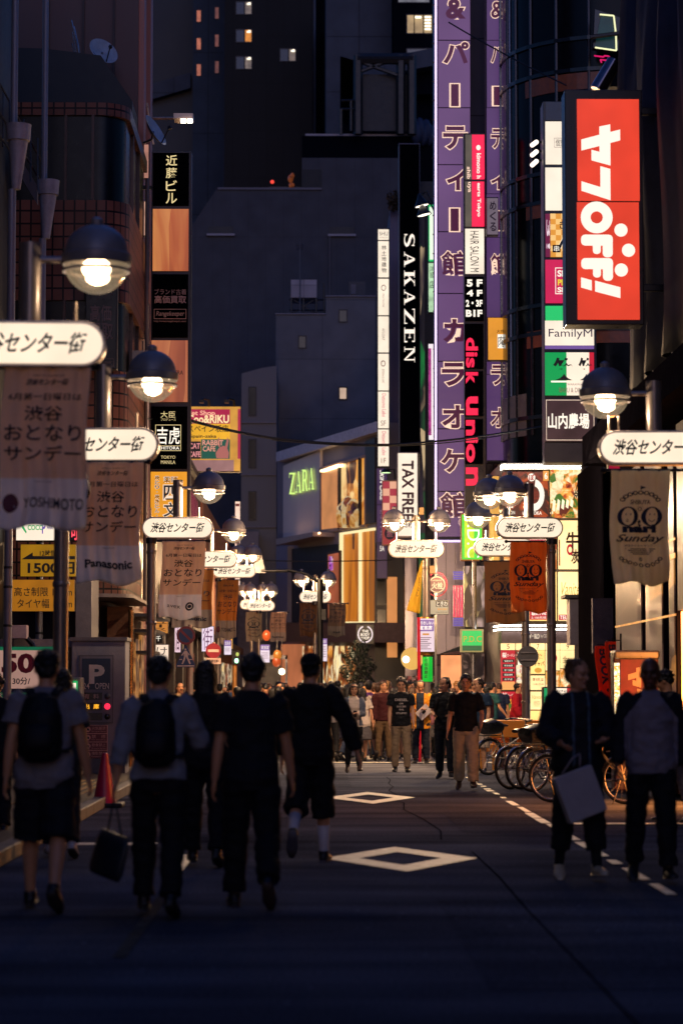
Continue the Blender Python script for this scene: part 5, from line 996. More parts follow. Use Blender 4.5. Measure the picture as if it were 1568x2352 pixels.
F1 = [rr(947, 1430, 1140, 1497), rr(1078, 1431, 1139, 1568), rr(1018, 1440, 1066, 1548, 20)]
F2 = [[(x, y+143/2.649) for x, y in p] for p in F1]
EX = [[z7(*p) for p in q] for q in (((945,1690),(1010,1708),(1010,1770),(945,1752)), ((1030,1710),(1183,1750),(1183,1816),(1030,1776)))]
def dpoly(rect, polys):
    x0, y0, x1, y1 = rect; return [[((x-x0)/(x1-x0), (y1-y)/(y1-y0)) for x, y in p] for p in polys]
R1, R2 = (1325, 228, 1467, 461), (1325, 465, 1467, 734)
LT = E('#fff4e4', 1.1)
t = signbox('big glowing orange red sign with white rotated letters hanging over the right pavement', 1298, 205, 1476, 745, 33, [(*R1, ORG_), (*R2, ORG_)], [('', *R1, LT, dict(poly=dpoly(R1, [PY, PF]))), ('', *R2, LT, dict(poly=dpoly(R2, ringpoly(1043, 1325, 97, 37))))] + [('', *R2, LT, dict(poly=dpoly(R2, [p]), layer=.1*(i % 4))) for i, p in enumerate(F1+F2+EX+[disc(1190, 1402, 40), disc(1235, 1525, 40), disc(1190, 1645, 40)])], depth=.45, frame=D('#140e14', .3), name='shop_sign',
    legs=lambda b, X0, Z0, X1, Z1: [b.box(X1, 33.2, z, XR+.4, 33.3, z+.1) for z in (Z0+.5, Z1-.3)])
signbox('pink lit board with white lettering behind the near right lamp', 1396, 1055, 1512, 1081, 39.5, [(1397.5, 1056, 1510, 1080, E('#b01a3a', .8, .1))], [('サイクル', 1434, 1058, 1480, 1078, WH, dict(off=.02))], depth=.2)
t = thing('standing_light_sign', 'maroon standing shop sign with cream letters and bright LED edge', 'standing sign', P(1460, 1800, 34))
a = FR(1409, 1495, 1513, 1740, 34); MB().box(a[0], 34, .12, a[2], 34.35, a[3]).build('cabinet', [D('#3a1420', .3)], t, bevel=.02)
f = flat(t, 'face', 1425, 1515, 1511, 1738, D('#7a1428', .35), .02, 34); b = MB(); it = []
for pp in [PY]: it += [([(x, y) for x, y in pp], [tuple(range(len(pp)))], False)]
def mapp(pp, src, dst): return [(dst[0]+(x-src[0])/(src[2]-src[0])*(dst[2]-dst[0]), dst[1]+(y-src[1])/(src[3]-src[1])*(dst[3]-dst[1])) for x, y in pp]
bbp = lambda pp: (min(x for x, _ in pp), min(y for _, y in pp), max(x for x, _ in pp), max(y for _, y in pp))
for pp, ds in ((PY, (1442, 1532, 1482, 1580)), (PF, (1440, 1582, 1475, 1620))): 
    q = [P(x, y, 33.975) for x, y in mapp(pp, bbp(pp), ds)]; b.add(q, [tuple(range(len(q)))])
for k in range(28):
    a0, a1 = 2*math.pi*k/28, 2*math.pi*(k+1)/28; q = [P(1457+r*math.cos(z)*18/18, 1640+r*math.sin(z), 33.975) for r, z in ((8, a0), (18, a0), (18, a1), (8, a1))]; b.add(q, [(0, 1, 2, 3)])
for cy_ in (1672, 1700): b.add([P(1458+x*16, cy_+y*10, 33.975) for x, y in ((-1, -1), (1, -1), (1, 0), (.6, 0), (.6, 1), (.2, 1), (.2, 0), (-1, 0))], [tuple(range(8))])
b.build('lettering', [D('#d8b090', .5)], f)
a = FR(1409.5, 1523, 1424, 1682, 34); MB().box(a[0]+.005, 33.97, a[1], a[2]-.01, 33.999, a[3]).build('led_strip', [EPIC(['#ff8a30', '#ffd060', '#fff4c8', '#ffffff', '#ffc850'], 1.5, 30)], t)
a = FR(1408, 1494, 1513, 1513, 34); MB().box(a[0], 33.9, a[1], a[2], 34.3, a[3]).build('top_tube', [D('#8a8478', .3, .6)], t, bevel=.03)
def flagbanner(label, x0, y0, x1, y1, Y, word, wl):
    t = thing('shop_flag', label, 'flag', (PX(x1, Y), Y, 0)); A = FR(x0, y0, x1, y1, Y); W_, H_ = A[2]-A[0], A[3]-A[1]
    wv = lambda u, v: (A[0]+u*W_+.03*math.sin(v*5), Y+.05*math.sin(u*5+v*3)+.03*math.sin(v*9), A[1]+v*H_)
    b = MB(); n, m = 8, 24; vs = [wv(i/n, j/m) for j in range(m+1) for i in range(n+1)]; b.add(vs, [(j*(n+1)+i, j*(n+1)+i+1, (j+1)*(n+1)+i+1, (j+1)*(n+1)+i) for j in range(m) for i in range(n)])
    c = b.build('cloth', [CLOTH('#e8552c')], t, smooth='all'); c.modifiers.new('thick', 'SOLIDIFY').thickness = .004
    b = MB(); put2d(b, text2d(word, wl, .04, 90), lambda u, v, d: (Vector(wv(u, v)) + Vector((0, -.02, 0))), 0, 0); b.build('lettering', [D('#1c2038', .6)], c)
    b = MB(); b.cyl((A[2]+.03, Y, 0), (A[2]+.03, Y, A[3]+.12), .015, n=8); b.cyl((A[2]+.03, Y, A[3]+.02), (A[0], Y, A[3]+.02), .01, n=6); b.build('pole', [DK()], t)
    MB().lathe([(0, .08), (.16, .06), (.18, .0), (0, 0)], (A[2]+.03, Y, 0), 12).build('base', [D('#5a5a60')], t)
flagbanner('orange flag with dark rotated letters nearest the restaurant side', 1371, 1484, 1402, 1655, 36.5, 'BOOK・OFF', (.28, .03, .95, .96))
flagbanner('second orange flag tilted behind the maroon standing sign', 1394, 1474, 1421, 1640, 36.0, 'BOOK・OFF', (.28, .03, .95, .96))
# things high on the right
t = thing('sign_reflection', 'dark green glass box sign with yellow neon outline high at the right', 'neon sign', P(1400, 110, 61))  # reflections of other signs in the glass, built as glowing parts
p = [P(1366, 20, 61), P(1432, 42, 61), P(1440, 118, 61), P(1362, 108, 61)]; b = MB(); b.add([tuple(q) for q in p]+[(q.x, q.y+.3, q.z) for q in p], [(3,2,1,0),(4,5,6,7),(0,1,5,4),(1,2,6,5),(2,3,7,6),(3,0,4,7)]); b.build('case', [D('#141820', .25)], t)
p = [P(1380, 33, 60.96), P(1412, 36, 60.96), P(1416, 116, 60.96), P(1365, 108, 60.96)]; b = MB(); b.add([tuple(q) for q in reversed(p)], [(0, 1, 2, 3)]); b.build('screen', [E('#0c3a3c', .45, .3, 2)], t)
b = MB(); pts = [P(1377, 32, 60.9), P(1409, 35, 60.9), P(1414, 78, 60.9), P(1415, 115, 60.9), P(1366, 108, 60.9)]
for i in range(4): b.cyl(pts[i], pts[i+1], .022, n=6)
b.cyl(P(1427, 32, 60.9), P(1432, 72, 60.9), .02, n=6); b.cyl(P(1438, 78, 60.9), P(1439, 114, 60.9), .02, n=6); b.build('neon_tube', [E('#f0f0b8', 1.2)], t)
b = MB(); q = [P(1364, 127, 60.9), P(1386, 130, 60.9), P(1387, 127, 60.9), P(1397, 128, 60.9), P(1408, 141, 60.9), P(1395, 138, 60.9), P(1378, 136, 60.9), P(1381, 143, 60.9)]
for i in range(len(q)-1): b.cyl(q[i], q[i+1], .02, n=5)
b.build('reflected_pink_tube', [E('#e01a6a', .9)], t)
b = MB(); b.cyl(P(1355, 84, 60.8), P(1450, 72, 60.8), .06, n=6); b.build('bar', [DK()], t)
t = thing('steel_brace', 'grey slanting steel beam with round tube end above the red sign', 'beam', P(1420, 205, 38))
b = MB(); p = [P(1392, 205, 38), P(1450, 205, 38), P(1560, -60, 38), P(1500, -60, 38)]; b.prism([(q.x, q.z) for q in p], 37.8, 38.2); b.build('beam', [D('#3c3c48', .5)], t)
MB().cyl(P(1372, 207, 37.5), P(1412, 140, 37.5), .13, n=16).build('tube', [D('#6a6068', .15, .9)], t, smooth=True)
b = MB(); [b.cyl(P(1404+i*16, 206, 38.4), P(1412+i*17, 190-i*14, 38.4), .06, n=6) for i in range(5)]; b.build('rib_row', [D('#4a3c46')], t)
# ================================================================ street lamps with round-ended street name signs
POLE = D('#8d8078', .35, .55, var=.12); CAPM = D('#7c787c', .45, .2, var=.2); SIGNW = E('#ffe9cc', 1.1, .06, 3)
NAME = '渋谷センター街'
def pill(mb, cx, cz, hw, hh, y0, y1, n=12):
    pl = [(cx+hw-hh+hh*math.cos(a), cz+hh*math.sin(a)) for a in [-math.pi/2+math.pi*i/n for i in range(n+1)]] + [(cx-hw+hh+hh*math.cos(a), cz+hh*math.sin(a)) for a in [math.pi/2+math.pi*i/n for i in range(n+1)]]
    mb.prism(pl, y0, y1); return mb
_lamp_meshes = {}
def lampset(r):
    if r in _lamp_meshes: return _lamp_meshes[r]
    cap = MB().lathe([(r*1.06, -.02), (r*1.09, .0), (r*1.09, .06), (r*1.03, .07)] + [(r*1.0*math.cos(a), .07+r*.92*math.sin(a)) for a in [math.pi/2*i/8 for i in range(8)]] + [(.05, .07+r*.92), (.05, r*.92+.11), (.02, r*.92+.13), (0, r*.92+.13)], n=28).mesh('lamp_shade', [CAPM], smooth=True)
    inn = MB().lathe([(r*1.02, .0), (r*.9, .12), (r*.5, .2), (0, .22)], n=24).mesh('reflector', [D('#4a4540', .4)], smooth='all')
    gl = MB().lathe([(r, -.01)] + [(r*math.cos(a), -r*.98*math.sin(a)) for a in [math.pi/2*i/10 for i in range(1, 10)]] + [(0, -r*.98)], n=28).mesh('globe', [CLEAR()], smooth='all')
    rim = MB().lathe([(r*1.01, -.075), (r*1.05, -.075), (r*1.05, -.055), (r*1.01, -.055)], n=28).mesh('rim', [CAPM])
    bu = MB().ell((0, 0, -.045), (r*.46, r*.46, r*.34), 16).ell((.01, 0, -.045-r*.30), (r*.38, r*.38, r*.22), 16).mesh('bulb', [E('#ffe6c4', 9.0)], smooth='all')  # lower lobe is the bulb's reflection in the globe, modelled as glowing shape
    _lamp_meshes[r] = (cap, inn, gl, rim, bu); return _lamp_meshes[r]
def ob(name, me, par, loc=(0, 0, 0)):
    o = bpy.data.objects.new(name, me); o.location = loc; ALL.append(o); o.parent = par; ORG[o.name] = ORG[par.name]; return o
def lamp_post(label, X, Y, side, lamps, power, sign_off=.43, hw=.59, hh=.18, sz=4.2, lz=4.85, r=.25, studs=(.78,), pole_r=.078, rot=0.0, base_band=True, extra=None):
    """side +1: sign and lamps reach to the right of the pole"""
    t = thing('street_lamp', label, 'street lamp', (X, Y, 0), 0, 'street lamps with round ended name signs'); ORG[t.name] = Vector((0, 0, 0)); s = side
    b = MB(); b.lathe([(pole_r+.05, 0), (pole_r+.05, .05), (pole_r+.02, .08), (pole_r, .1), (pole_r, sz-hh)], n=18)
    for z in (1.25, 2.6, sz-hh-.25): b.lathe([(pole_r+.006, z), (pole_r+.012, z+.01), (pole_r+.012, z+.05), (pole_r+.006, z+.06)], n=18)
    b.build('pole', [POLE], t, smooth=True, local=True)
    so = s*sign_off
    MB().cyl((so, 0, sz+hh-.02), (so, 0, lz+.15), .082, n=16).build('upper_tube', [POLE], t, smooth=True, local=True)
    o = pill(MB(), so, sz, hw, hh, -.10, .10).build('name_sign', [D('#c8b8a8', .35, .3)], t, local=True, bevel=.008)
    pill(MB(), so, sz, hw-.025, hh-.025, -.112, -.099).build('lit_face', [SIGNW], o, local=True)
    b = MB(); put2d(b, text2d(NAME, (so-hw*.76, sz-hh*.46, so+hw*.76, sz+hh*.48), .022, 0, .35), lambda u, v, d: (u, -.112-d, v)); b.build('lettering', [D('#101018', .5)], o, local=True)
    b = MB()
    for q in studs: b.cyl((s*q, 0, sz+hh-.01), (s*q, 0, sz+hh+.16), .014, n=8); b.cyl((s*q, 0, sz+hh-.01), (s*q, 0, sz+hh+.01), .03, n=8)
    b.build('stud', [D('#e0c8b0', .3, .6)], t, local=True)
    cap, inn, gl, rim, bu = lampset(r)
    for lx, ly, dz in lamps:
        c = Vector((s*lx, ly, lz+dz))
        MB().cyl((so, 0, lz+dz+.02), (c.x, c.y, lz+dz+.02), .028, n=10).build('arm', [POLE], t, smooth=True, local=True)
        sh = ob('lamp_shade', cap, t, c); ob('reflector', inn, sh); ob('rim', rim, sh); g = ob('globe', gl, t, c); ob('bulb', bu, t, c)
        g.visible_shadow = True
        L = bpy.data.lights.new('lamp_light', 'POINT'); L.color = (1.0, .82, .64) if Y < 45 else (1.0, .70, .42); L.energy = power/len(lamps); L.shadow_soft_size = .02
        lo = bpy.data.objects.new('lamp_light', L); lo.location = c + Vector((0, 0, -.82*r)); ALL.append(lo); lo.parent = t
    t.rotation_euler = (0, 0, math.sin(Y*7.3+X)*.05)
    return t
# ---- cloth banners hung from a bracket on the post
CLO = {'gold': '#b98a5c', 'grey': '#a09a98', 'orange': '#c27a3c', 'beige': '#b09a70'}
BNAVY = D('#141c34', .7, var=.1)
def banner(label, X, Y, z1, u0, u1, z0, style, sponsor=None, lean=0.0, top=None, phase=0.0, curl=.12, bracket=True, s=1, plain=False):
    """hangs between world x = X+u0 .. X+u1, from height z1 down to z0"""
    t = thing('street_banner', label, 'banner', (X, Y-.02, z0), 0, 'cloth banners on the lamp posts'); ORG[t.name] = Vector((0, 0, 0)); t.location = (X, Y, 0)
    w, h = u1-u0, z1-z0
    def wv(u, v):
        a = (1-v); f = .5+.5*a
        return Vector((u0+u*w + lean*a*h + .012*math.sin(7*v+phase), -.03 - (.022*math.sin(u*19+phase)+.013*math.sin(u*37+v*3+phase*2))*(.35+.65*a+.6*max(0, v-.85)/.15*.4) - .05*a*math.sin(u*4+phase)*f - (curl*max(0, .14-v)/.14)*math.sin(u*3.1+.4+phase), z0+v*h - (.02*math.sin(u*math.pi) + .025*math.sin(u*9+phase))*max(0, (.25-v)/.25)))
    n, m = 44, 40; b = MB(); vs = [wv(i/n, j/m) for j in range(m+1) for i in range(n+1)]
    fs = [(j*(n+1)+i, j*(n+1)+i+1, (j+1)*(n+1)+i+1, (j+1)*(n+1)+i) for j in range(m) for i in range(n)]
    b.add(vs, fs)
    split = .30 if style == 'sunday' else 0
    b.m = [1 if (k//n)/m < split else 0 for k in range(n*m)]
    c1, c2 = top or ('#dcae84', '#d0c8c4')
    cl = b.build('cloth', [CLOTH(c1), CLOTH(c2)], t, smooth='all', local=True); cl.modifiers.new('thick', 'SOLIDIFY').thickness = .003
    L = MB(); pl = lambda u, v, d: wv(u, v) + Vector((0, -.007-d, 0)); T = lambda s_, bx, **k: put2d(L, text2d(s_, bx, **k), pl)
    def poly(pp, mi=0): L.add([pl(u, v, .003) for u, v in pp], [tuple(range(len(pp)))], mi)
    def ring(cu, cv, ru, rv, k=.72, n=28, mi=0):
        for i in range(n):
            a, c = 2*math.pi*i/n, 2*math.pi*(i+1)/n
            poly([(cu+ru*k*math.cos(a), cv+rv*k*math.sin(a)), (cu+ru*math.cos(a), cv+rv*math.sin(a)), (cu+ru*math.cos(c), cv+rv*math.sin(c)), (cu+ru*k*math.cos(c), cv+rv*k*math.sin(c))], mi)
    if style == 'sunday':
        T(NAME, (.26, .885, .76, .925), off=.03, shear=.3); T('SHIBUYA CENTER-GAI', (.34, .94, .7, .95)); T('6月第一日曜日は', (.08, .79, .92, .835), off=.012)
        T('渋谷', (.28, .66, .72, .755), off=.012); T('おとなり', (.06, .535, .94, .635), off=.012); T('サンデー', (.06, .41, .94, .505), off=.012); T('supported by', (.4, .272, .6, .284))
        if sponsor == 'panasonic': T('Panasonic', (.12, .115, .86, .185), off=.035)
        elif sponsor == 'yoshimoto':
            T('YOSHIMOTO', (.28, .115, .96, .18), off=.015); poly([(.13+.09*math.cos(a), .15+.055*math.sin(a)) for a in [2*math.pi*i/24 for i in range(24)]], 1)
        elif sponsor == 'avex': T('avex', (.2, .13, .5, .165)); ring(.72, .15, .1, .052, .6); poly([(.72+.05*math.cos(a), .15+.022*math.sin(a)) for a in [2*math.pi*i/16 for i in range(16)]])
        elif sponsor == 'awa': T('AWA', (.3, .1, .75, .15), off=.03)
    else:
        T('SHIBUYA', (.34, .695, .68, .735), off=.02); 
        for i in range(9):                                         # scalloped crown
            a = math.pi*(.12+.76*i/8); ring(.51-.38*math.cos(a)*.86, .70+.10*math.sin(a), .05, .018, .55, 10)
        poly([(.505, .81), (.515, .81), (.515, .86), (.505, .86)]); poly([(.515, .86), (.60, .845), (.515, .83)])
        for i in range(12): a = 2*math.pi*i/12; poly([(.51+.05*math.cos(a+.1), .655+.024*math.sin(a+.1)), (.51+.07*math.cos(a), .655+.034*math.sin(a)), (.51+.05*math.cos(a-.1), .655+.024*math.sin(a-.1))])
        ring(.51, .655, .035, .017, .6, 16)
        for cx in (.31, .72):
            for k_ in range(28):                                   # fat sided capital O
                a, c = 2*math.pi*k_/28, 2*math.pi*(k_+1)/28; f = lambda z: (.10 if True else 0)
                q = lambda z, ru, rv: (cx+ru*math.cos(z), .585+rv*math.sin(z))
                poly([q(a, .105, .078), q(a, .18, .088), q(c, .18, .088), q(c, .105, .078)])
            for ex in (-.035, .045): poly([(cx+ex+.010*math.cos(a), .605+.008*math.sin(a)) for a in [2*math.pi*i/8 for i in range(8)]])
        ring(.30, .548, .018, .014, .55, 12)
        for k_ in range(8):
            a, c = math.pi*(1.15+.7*k_/8), math.pi*(1.15+.7*(k_+1)/8); poly([(.72+r_*math.cos(z), .575+r_*.55*math.sin(z)) for r_, z in ((.055, a), (.065, a), (.065, c), (.055, c))])
        T('t', (.48, .495, .54, .565), off=.05); T('nari', (.22, .44, .80, .515), off=.06); T('Sunday', (.10, .34, .94, .425), off=.02, shear=.4)
        T('渋谷おとなりサンデー', (.24, .315, .78, .333), off=.01)
        for i in range(4): poly([(.25+.04*i, .30-.016*i), (.77-.04*i, .30-.016*i), (.77-.04*i, .293-.016*i), (.25+.04*i, .293-.016*i)])
        for i in range(9): a = math.pi*(1.12+.76*i/8); ring(.51+.36*math.cos(a), .245+.09*math.sin(a), .045, .016, .55, 10)
        ring(.51, .205, .03, .016, .5, 12)
    L.build('lettering', [BNAVY, D('#5a1420', .6)], cl, local=True)
    if bracket:
        b = MB(); e = .06; b.cyl((min(u0, 0)-e, 0, z1+.005), (max(u1, 0)+e, 0, z1+.005), .016, n=8); b.lathe([(.095, z1-.04), (.095, z1+.05)], n=14); b.ell((u1+e if s > 0 else u0-e, 0, z1+.005), .03, 8); b.build('bracket', [D('#2a262c', .35, .5)], t, local=True)
    return t
XL, XRP = -2.63, 4.0
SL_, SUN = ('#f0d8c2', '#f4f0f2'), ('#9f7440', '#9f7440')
lamp_post('nearest street lamp at the left edge with its name sign cut by the frame', XL, 18.6, 1, [(.94, 0, 0)], 16)
lamp_post('second left street lamp with name sign cut behind the nearest banner', XL, 25.2, 1, [(.94, 0, 0)], 40, lz=4.78, sz=4.08)
lamp_post('left street lamp whose whole name sign shows in front of the sign column', -2.68, 40.0, 1, [(.94, 0, 0)], 380, studs=(-.02, .78))
lamp_post('left street lamp beyond the whole name sign, only globe and sign end showing', -2.68, 52.5, 1, [(.94, 0, 0)], 1500, hw=.60, lz=4.95, sz=4.35)
lamp_post('left street lamp with small globe and darker shade further along the row', -2.6, 66, 1, [(.94, 0, 0), (.55, .3, 0)], 1600, lz=5.2, sz=4.75, r=.23)
lamp_post('twin globe street lamp at the far left above the no entry sign', -1.85, 82, 1, [(-.30, 0, 0), (.42, 0, 0)], 2600, sign_off=.06, hw=.48, hh=.17, sz=4.35, lz=4.85, r=.21, studs=(-.25, .4), pole_r=.06)
lamp_post('far twin globe street lamp half hidden behind the other twin lamp', -2.25, 88, 1, [(-.30, 0, 0), (.42, 0, 0)], 2000, sign_off=.06, hw=.48, hh=.17, sz=4.6, lz=5.1, r=.21, studs=(-.25, .4), pole_r=.06)
lamp_post('twin globe street lamp behind the black traffic light arm', .05, 74, 1, [(-.42, 0, 0), (.40, 0, 0)], 2000, sign_off=0, hw=.49, hh=.18, sz=4.35, lz=4.87, r=.23, studs=(-.35, .35), pole_r=.06)
lamp_post('twin globe street lamp with yellow flag and purple notice on its pole', PX(979, 52), 52, -1, [(-.27, 0, 0), (.69, 0, 0)], 1900, sign_off=.22, hw=.6, hh=.19, sz=4.55, lz=5.13, r=.235, studs=(-.2, .63), pole_r=.085)
lamp_post('right street lamp with two globes and full name sign before the food panels', 4.03, 41, -1, [(.70, 0, 0), (1.02, .25, -.03)], 600, sign_off=.37, hw=.57, hh=.18, sz=4.27, lz=4.88, studs=(-.0, .7))
lamp_post('right street lamp whose name sign is half covered by the orange banner', PX(1206, 48), 48, -1, [(.94, 0, 0)], 2000, lz=4.97, sz=4.35, studs=(0, .78))
lamp_post('near right street lamp under the big red sign with name sign cut by the frame', XRP, 25.2, -1, [(.94, 0, 0)], 60, lz=4.62, sz=4.06, studs=(.9, .8))
zz = lambda py, Y: PZ(py, Y)
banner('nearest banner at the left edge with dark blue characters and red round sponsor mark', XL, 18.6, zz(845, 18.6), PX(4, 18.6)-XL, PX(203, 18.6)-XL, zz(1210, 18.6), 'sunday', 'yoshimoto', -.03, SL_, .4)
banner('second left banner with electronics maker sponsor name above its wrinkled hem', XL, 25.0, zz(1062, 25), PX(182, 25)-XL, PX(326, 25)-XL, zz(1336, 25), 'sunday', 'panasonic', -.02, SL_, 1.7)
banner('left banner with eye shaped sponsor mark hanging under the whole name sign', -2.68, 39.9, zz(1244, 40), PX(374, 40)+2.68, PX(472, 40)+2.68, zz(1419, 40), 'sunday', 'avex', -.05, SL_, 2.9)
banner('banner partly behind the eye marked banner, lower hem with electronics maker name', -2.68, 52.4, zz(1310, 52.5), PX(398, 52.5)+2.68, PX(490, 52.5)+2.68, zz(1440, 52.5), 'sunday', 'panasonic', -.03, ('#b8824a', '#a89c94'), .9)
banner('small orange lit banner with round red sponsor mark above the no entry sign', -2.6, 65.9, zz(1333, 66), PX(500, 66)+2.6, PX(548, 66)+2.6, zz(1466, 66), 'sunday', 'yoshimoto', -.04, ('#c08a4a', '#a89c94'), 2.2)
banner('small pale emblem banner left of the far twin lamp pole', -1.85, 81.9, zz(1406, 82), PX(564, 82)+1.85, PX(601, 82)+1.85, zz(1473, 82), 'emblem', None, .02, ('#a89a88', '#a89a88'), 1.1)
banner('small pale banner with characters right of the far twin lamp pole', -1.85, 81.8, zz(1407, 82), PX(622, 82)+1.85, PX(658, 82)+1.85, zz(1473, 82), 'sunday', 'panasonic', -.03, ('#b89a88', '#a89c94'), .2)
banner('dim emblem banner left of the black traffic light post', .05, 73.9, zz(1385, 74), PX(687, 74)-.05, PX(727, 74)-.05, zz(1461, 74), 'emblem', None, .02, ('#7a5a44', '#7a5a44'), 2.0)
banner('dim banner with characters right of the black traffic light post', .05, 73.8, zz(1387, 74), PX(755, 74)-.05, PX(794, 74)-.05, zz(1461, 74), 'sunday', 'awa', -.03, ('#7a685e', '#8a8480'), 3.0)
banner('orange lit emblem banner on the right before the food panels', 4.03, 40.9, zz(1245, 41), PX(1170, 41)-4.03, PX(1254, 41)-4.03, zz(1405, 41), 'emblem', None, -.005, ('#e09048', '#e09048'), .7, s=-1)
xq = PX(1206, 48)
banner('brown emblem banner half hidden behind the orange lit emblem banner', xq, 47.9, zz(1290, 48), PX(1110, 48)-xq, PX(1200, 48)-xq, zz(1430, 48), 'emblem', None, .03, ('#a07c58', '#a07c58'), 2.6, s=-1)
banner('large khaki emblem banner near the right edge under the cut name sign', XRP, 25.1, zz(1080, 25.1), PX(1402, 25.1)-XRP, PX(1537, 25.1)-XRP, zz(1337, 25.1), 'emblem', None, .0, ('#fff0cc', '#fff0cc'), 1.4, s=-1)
# things fixed to the twin lamp pole on the right
xp = PX(979, 52)
t = thing('pole_notice', 'purple and white notice board wrapped round the twin lamp pole', 'notice', (xp, 51.9, PZ(1505, 52)))
a = FR(955, 1417, 999, 1505, 51.8); MB().lathe([(.0, a[1]), (.15, a[1]), (.155, a[1]+.03), (.155, a[3]-.03), (.15, a[3]), (0, a[3])], (xp, 52, 0), 20).build('collar', [D('#a8742c', .3, .7)], t, smooth=True)
a = FR(957, 1421, 997, 1497, 51.8); f = MB().box(a[0], 51.78, a[1], a[2], 51.82, a[3]).build('sheet', [E('#e8d4e4', .9, .05)], t)
b = MB(); A = FR(958, 1424, 996, 1450, 51.77); b.box(A[0], 51.765, A[1], A[2], 51.775, A[3], 0)
for i in range(7): A = FR(962, 1464+i*4.3, 990-(i % 3)*4, 1465.6+i*4.3, 51.77); b.box(A[0], 51.765, A[1], A[2], 51.775, A[3], 1)
A = FR(970, 1455, 985, 1459, 51.77); b.box(A[0], 51.765, A[1], A[2], 51.775, A[3], 2)
put2d(b, text2d('客引きしない', FR(959, 1427, 995, 1435, 51.765), .02), lambda u, v, d: (u, 51.765-d, v), 3, 3); put2d(b, text2d('宣言店', FR(963, 1437, 992, 1447, 51.765), .03), lambda u, v, d: (u, 51.765-d, v), 3, 3)
b.build('print', [E('#8a6ab0', .8), D('#6a5a78'), E('#d8923a', .8), E('#fff4f0', 1.0)], f)
b = MB(); b.lathe([(.105, PZ(1566, 52)), (.108, PZ(1565, 52)), (.108, PZ(1510, 52)), (.105, PZ(1509, 52))], (xp+.02, 52, 0), 20); o = b.build('green_sleeve', [E('#18c83a', .8, .2, 3)], t, smooth=True)
b = MB(); put2d(b, text2d('客引き禁止', FR(974, 1514, 982, 1558, 51.88), .02, vert=True), lambda u, v, d: (u, 51.87-d, v)); b.build('lettering', [BLK], o)
t = thing('yellow_flag', 'yellow cloth flag drooping from the twin lamp pole', 'flag', (xp-.1, 51.8, PZ(1295, 52)))
b = MB(); A0, A1, B0, B1 = P(970, 1288, 51.75), P(964, 1410, 51.75), P(968, 1288, 51.75), P(933, 1402, 51.75); n, m = 12, 24; vs = []
for j in range(m+1):
    v = j/m; l = B0.lerp(B1, v); r_ = A0.lerp(A1, v)
    for i in range(n+1): u = i/n; p = l.lerp(r_, u); vs.append(p + Vector((0, .04*math.sin(u*9+v*2)*v - .02, 0)))
b.add(vs, [(j*(n+1)+i, j*(n+1)+i+1, (j+1)*(n+1)+i+1, (j+1)*(n+1)+i) for j in range(m) for i in range(n)])
o = b.build('cloth', [CLOTH('#ffd24a')], t, smooth='all'); o.modifiers.new('thick', 'SOLIDIFY').thickness = .004
b = MB(); put2d(b, text2d('おもてなし', (.5, .3, .75, .8), .01, vert=True), lambda u, v, d: B0.lerp(B1, 1-v).lerp(A0.lerp(A1, 1-v), u) + Vector((0, -.08, 0))); b.build('lettering', [D('#8a6a1c', .6)], o)
t = thing('hydrant_sign', 'round red fire hydrant sign in a red hoop beside the twin lamp pole', 'sign', P(1003, 1343, 52.5)); c = P(1003, 1343, 52.5)
b = MB()
for k in range(36):
    a0, a1 = 2*math.pi*k/36, 2*math.pi*(k+1)/36; b.cyl(c+Vector((.22*math.cos(a0), 0, .255*math.sin(a0))), c+Vector((.22*math.cos(a1), 0, .255*math.sin(a1))), .014, n=6)
for a0 in (.7, 2.4, 3.9, 5.5): b.cyl(c+Vector((.17*math.cos(a0), 0, .2*math.sin(a0))), c+Vector((.22*math.cos(a0), 0, .255*math.sin(a0))), .012, n=5)
b.build('hoop', [D('#a01434', .3, .2)], t)
M = Matrix.Translation(c) @ Matrix.Rotation(R(90), 4, 'X'); o = MB().lathe([(0, -.02), (.19, -.02), (.19, .03), (0, .03)], n=32).xf(M).build('disc', [E('#8a1028', .55)], t)
b = MB(); f = lambda u, v, d: c+Vector((u, -.035-d, v))
for k in range(32):
    a0, a1 = 2*math.pi*k/32, 2*math.pi*(k+1)/32; b.add([f(q*math.cos(z), q*math.sin(z), 0) for q, z in ((.16, a0), (.178, a0), (.178, a1), (.16, a1))], [(0, 1, 2, 3)])
put2d(b, text2d('火栓', (-.12, -.1, .13, .05), .03), f); put2d(b, text2d('HYDRANT', (-.10, .075, .11, .105), .02), f); b.build('lettering', [E('#ffe0b0', .9)], o)
MB().cyl(c+Vector((-.22, 0, .0)), (xp, 52, c.z), .015, n=6).build('bracket', [DK()], t)
signbox('white and brown shop notice plate beside the twin lamp pole with phone number', 985, 1378, 1030, 1412, 52.6, [(986, 1379, 1029, 1411, E('#cdbfa0', .6, .1)), (1000, 1380, 1028, 1394, D('#4a4238', .5))], [('ときわ', 1002, 1381, 1027, 1393, E('#f0e8d0', .9), dict(off=.02)), ('464-2061', 1004, 1397, 1026, 1402, E('#e89a30', .8), dict(off=.02)), ('渋谷区宇田川町', 1000, 1405, 1027, 1409, D('#6a5a48'))], depth=.05)
t = thing('speaker_box', 'two small tan speaker boxes strapped to the twin lamp pole', 'loudspeaker', P(965, 1215, 52))
a = FR(952, 1166, 962, 1182, 51.9); MB().box(a[0]+.1, 51.85, a[1], a[2]+.1, 52.05, a[3]).build('upper_case', [D('#b89050', .5)], t); a = FR(986, 1300, 998, 1318, 51.9); MB().box(a[0], 51.8, a[1], a[2], 52.05, a[3]).build('lower_case', [D('#a88248', .5)], t)
t = thing('warning_pole', 'thin red and white pole leaning by the green sleeved lamp post', 'pole', G(962, 1745)); b = MB()
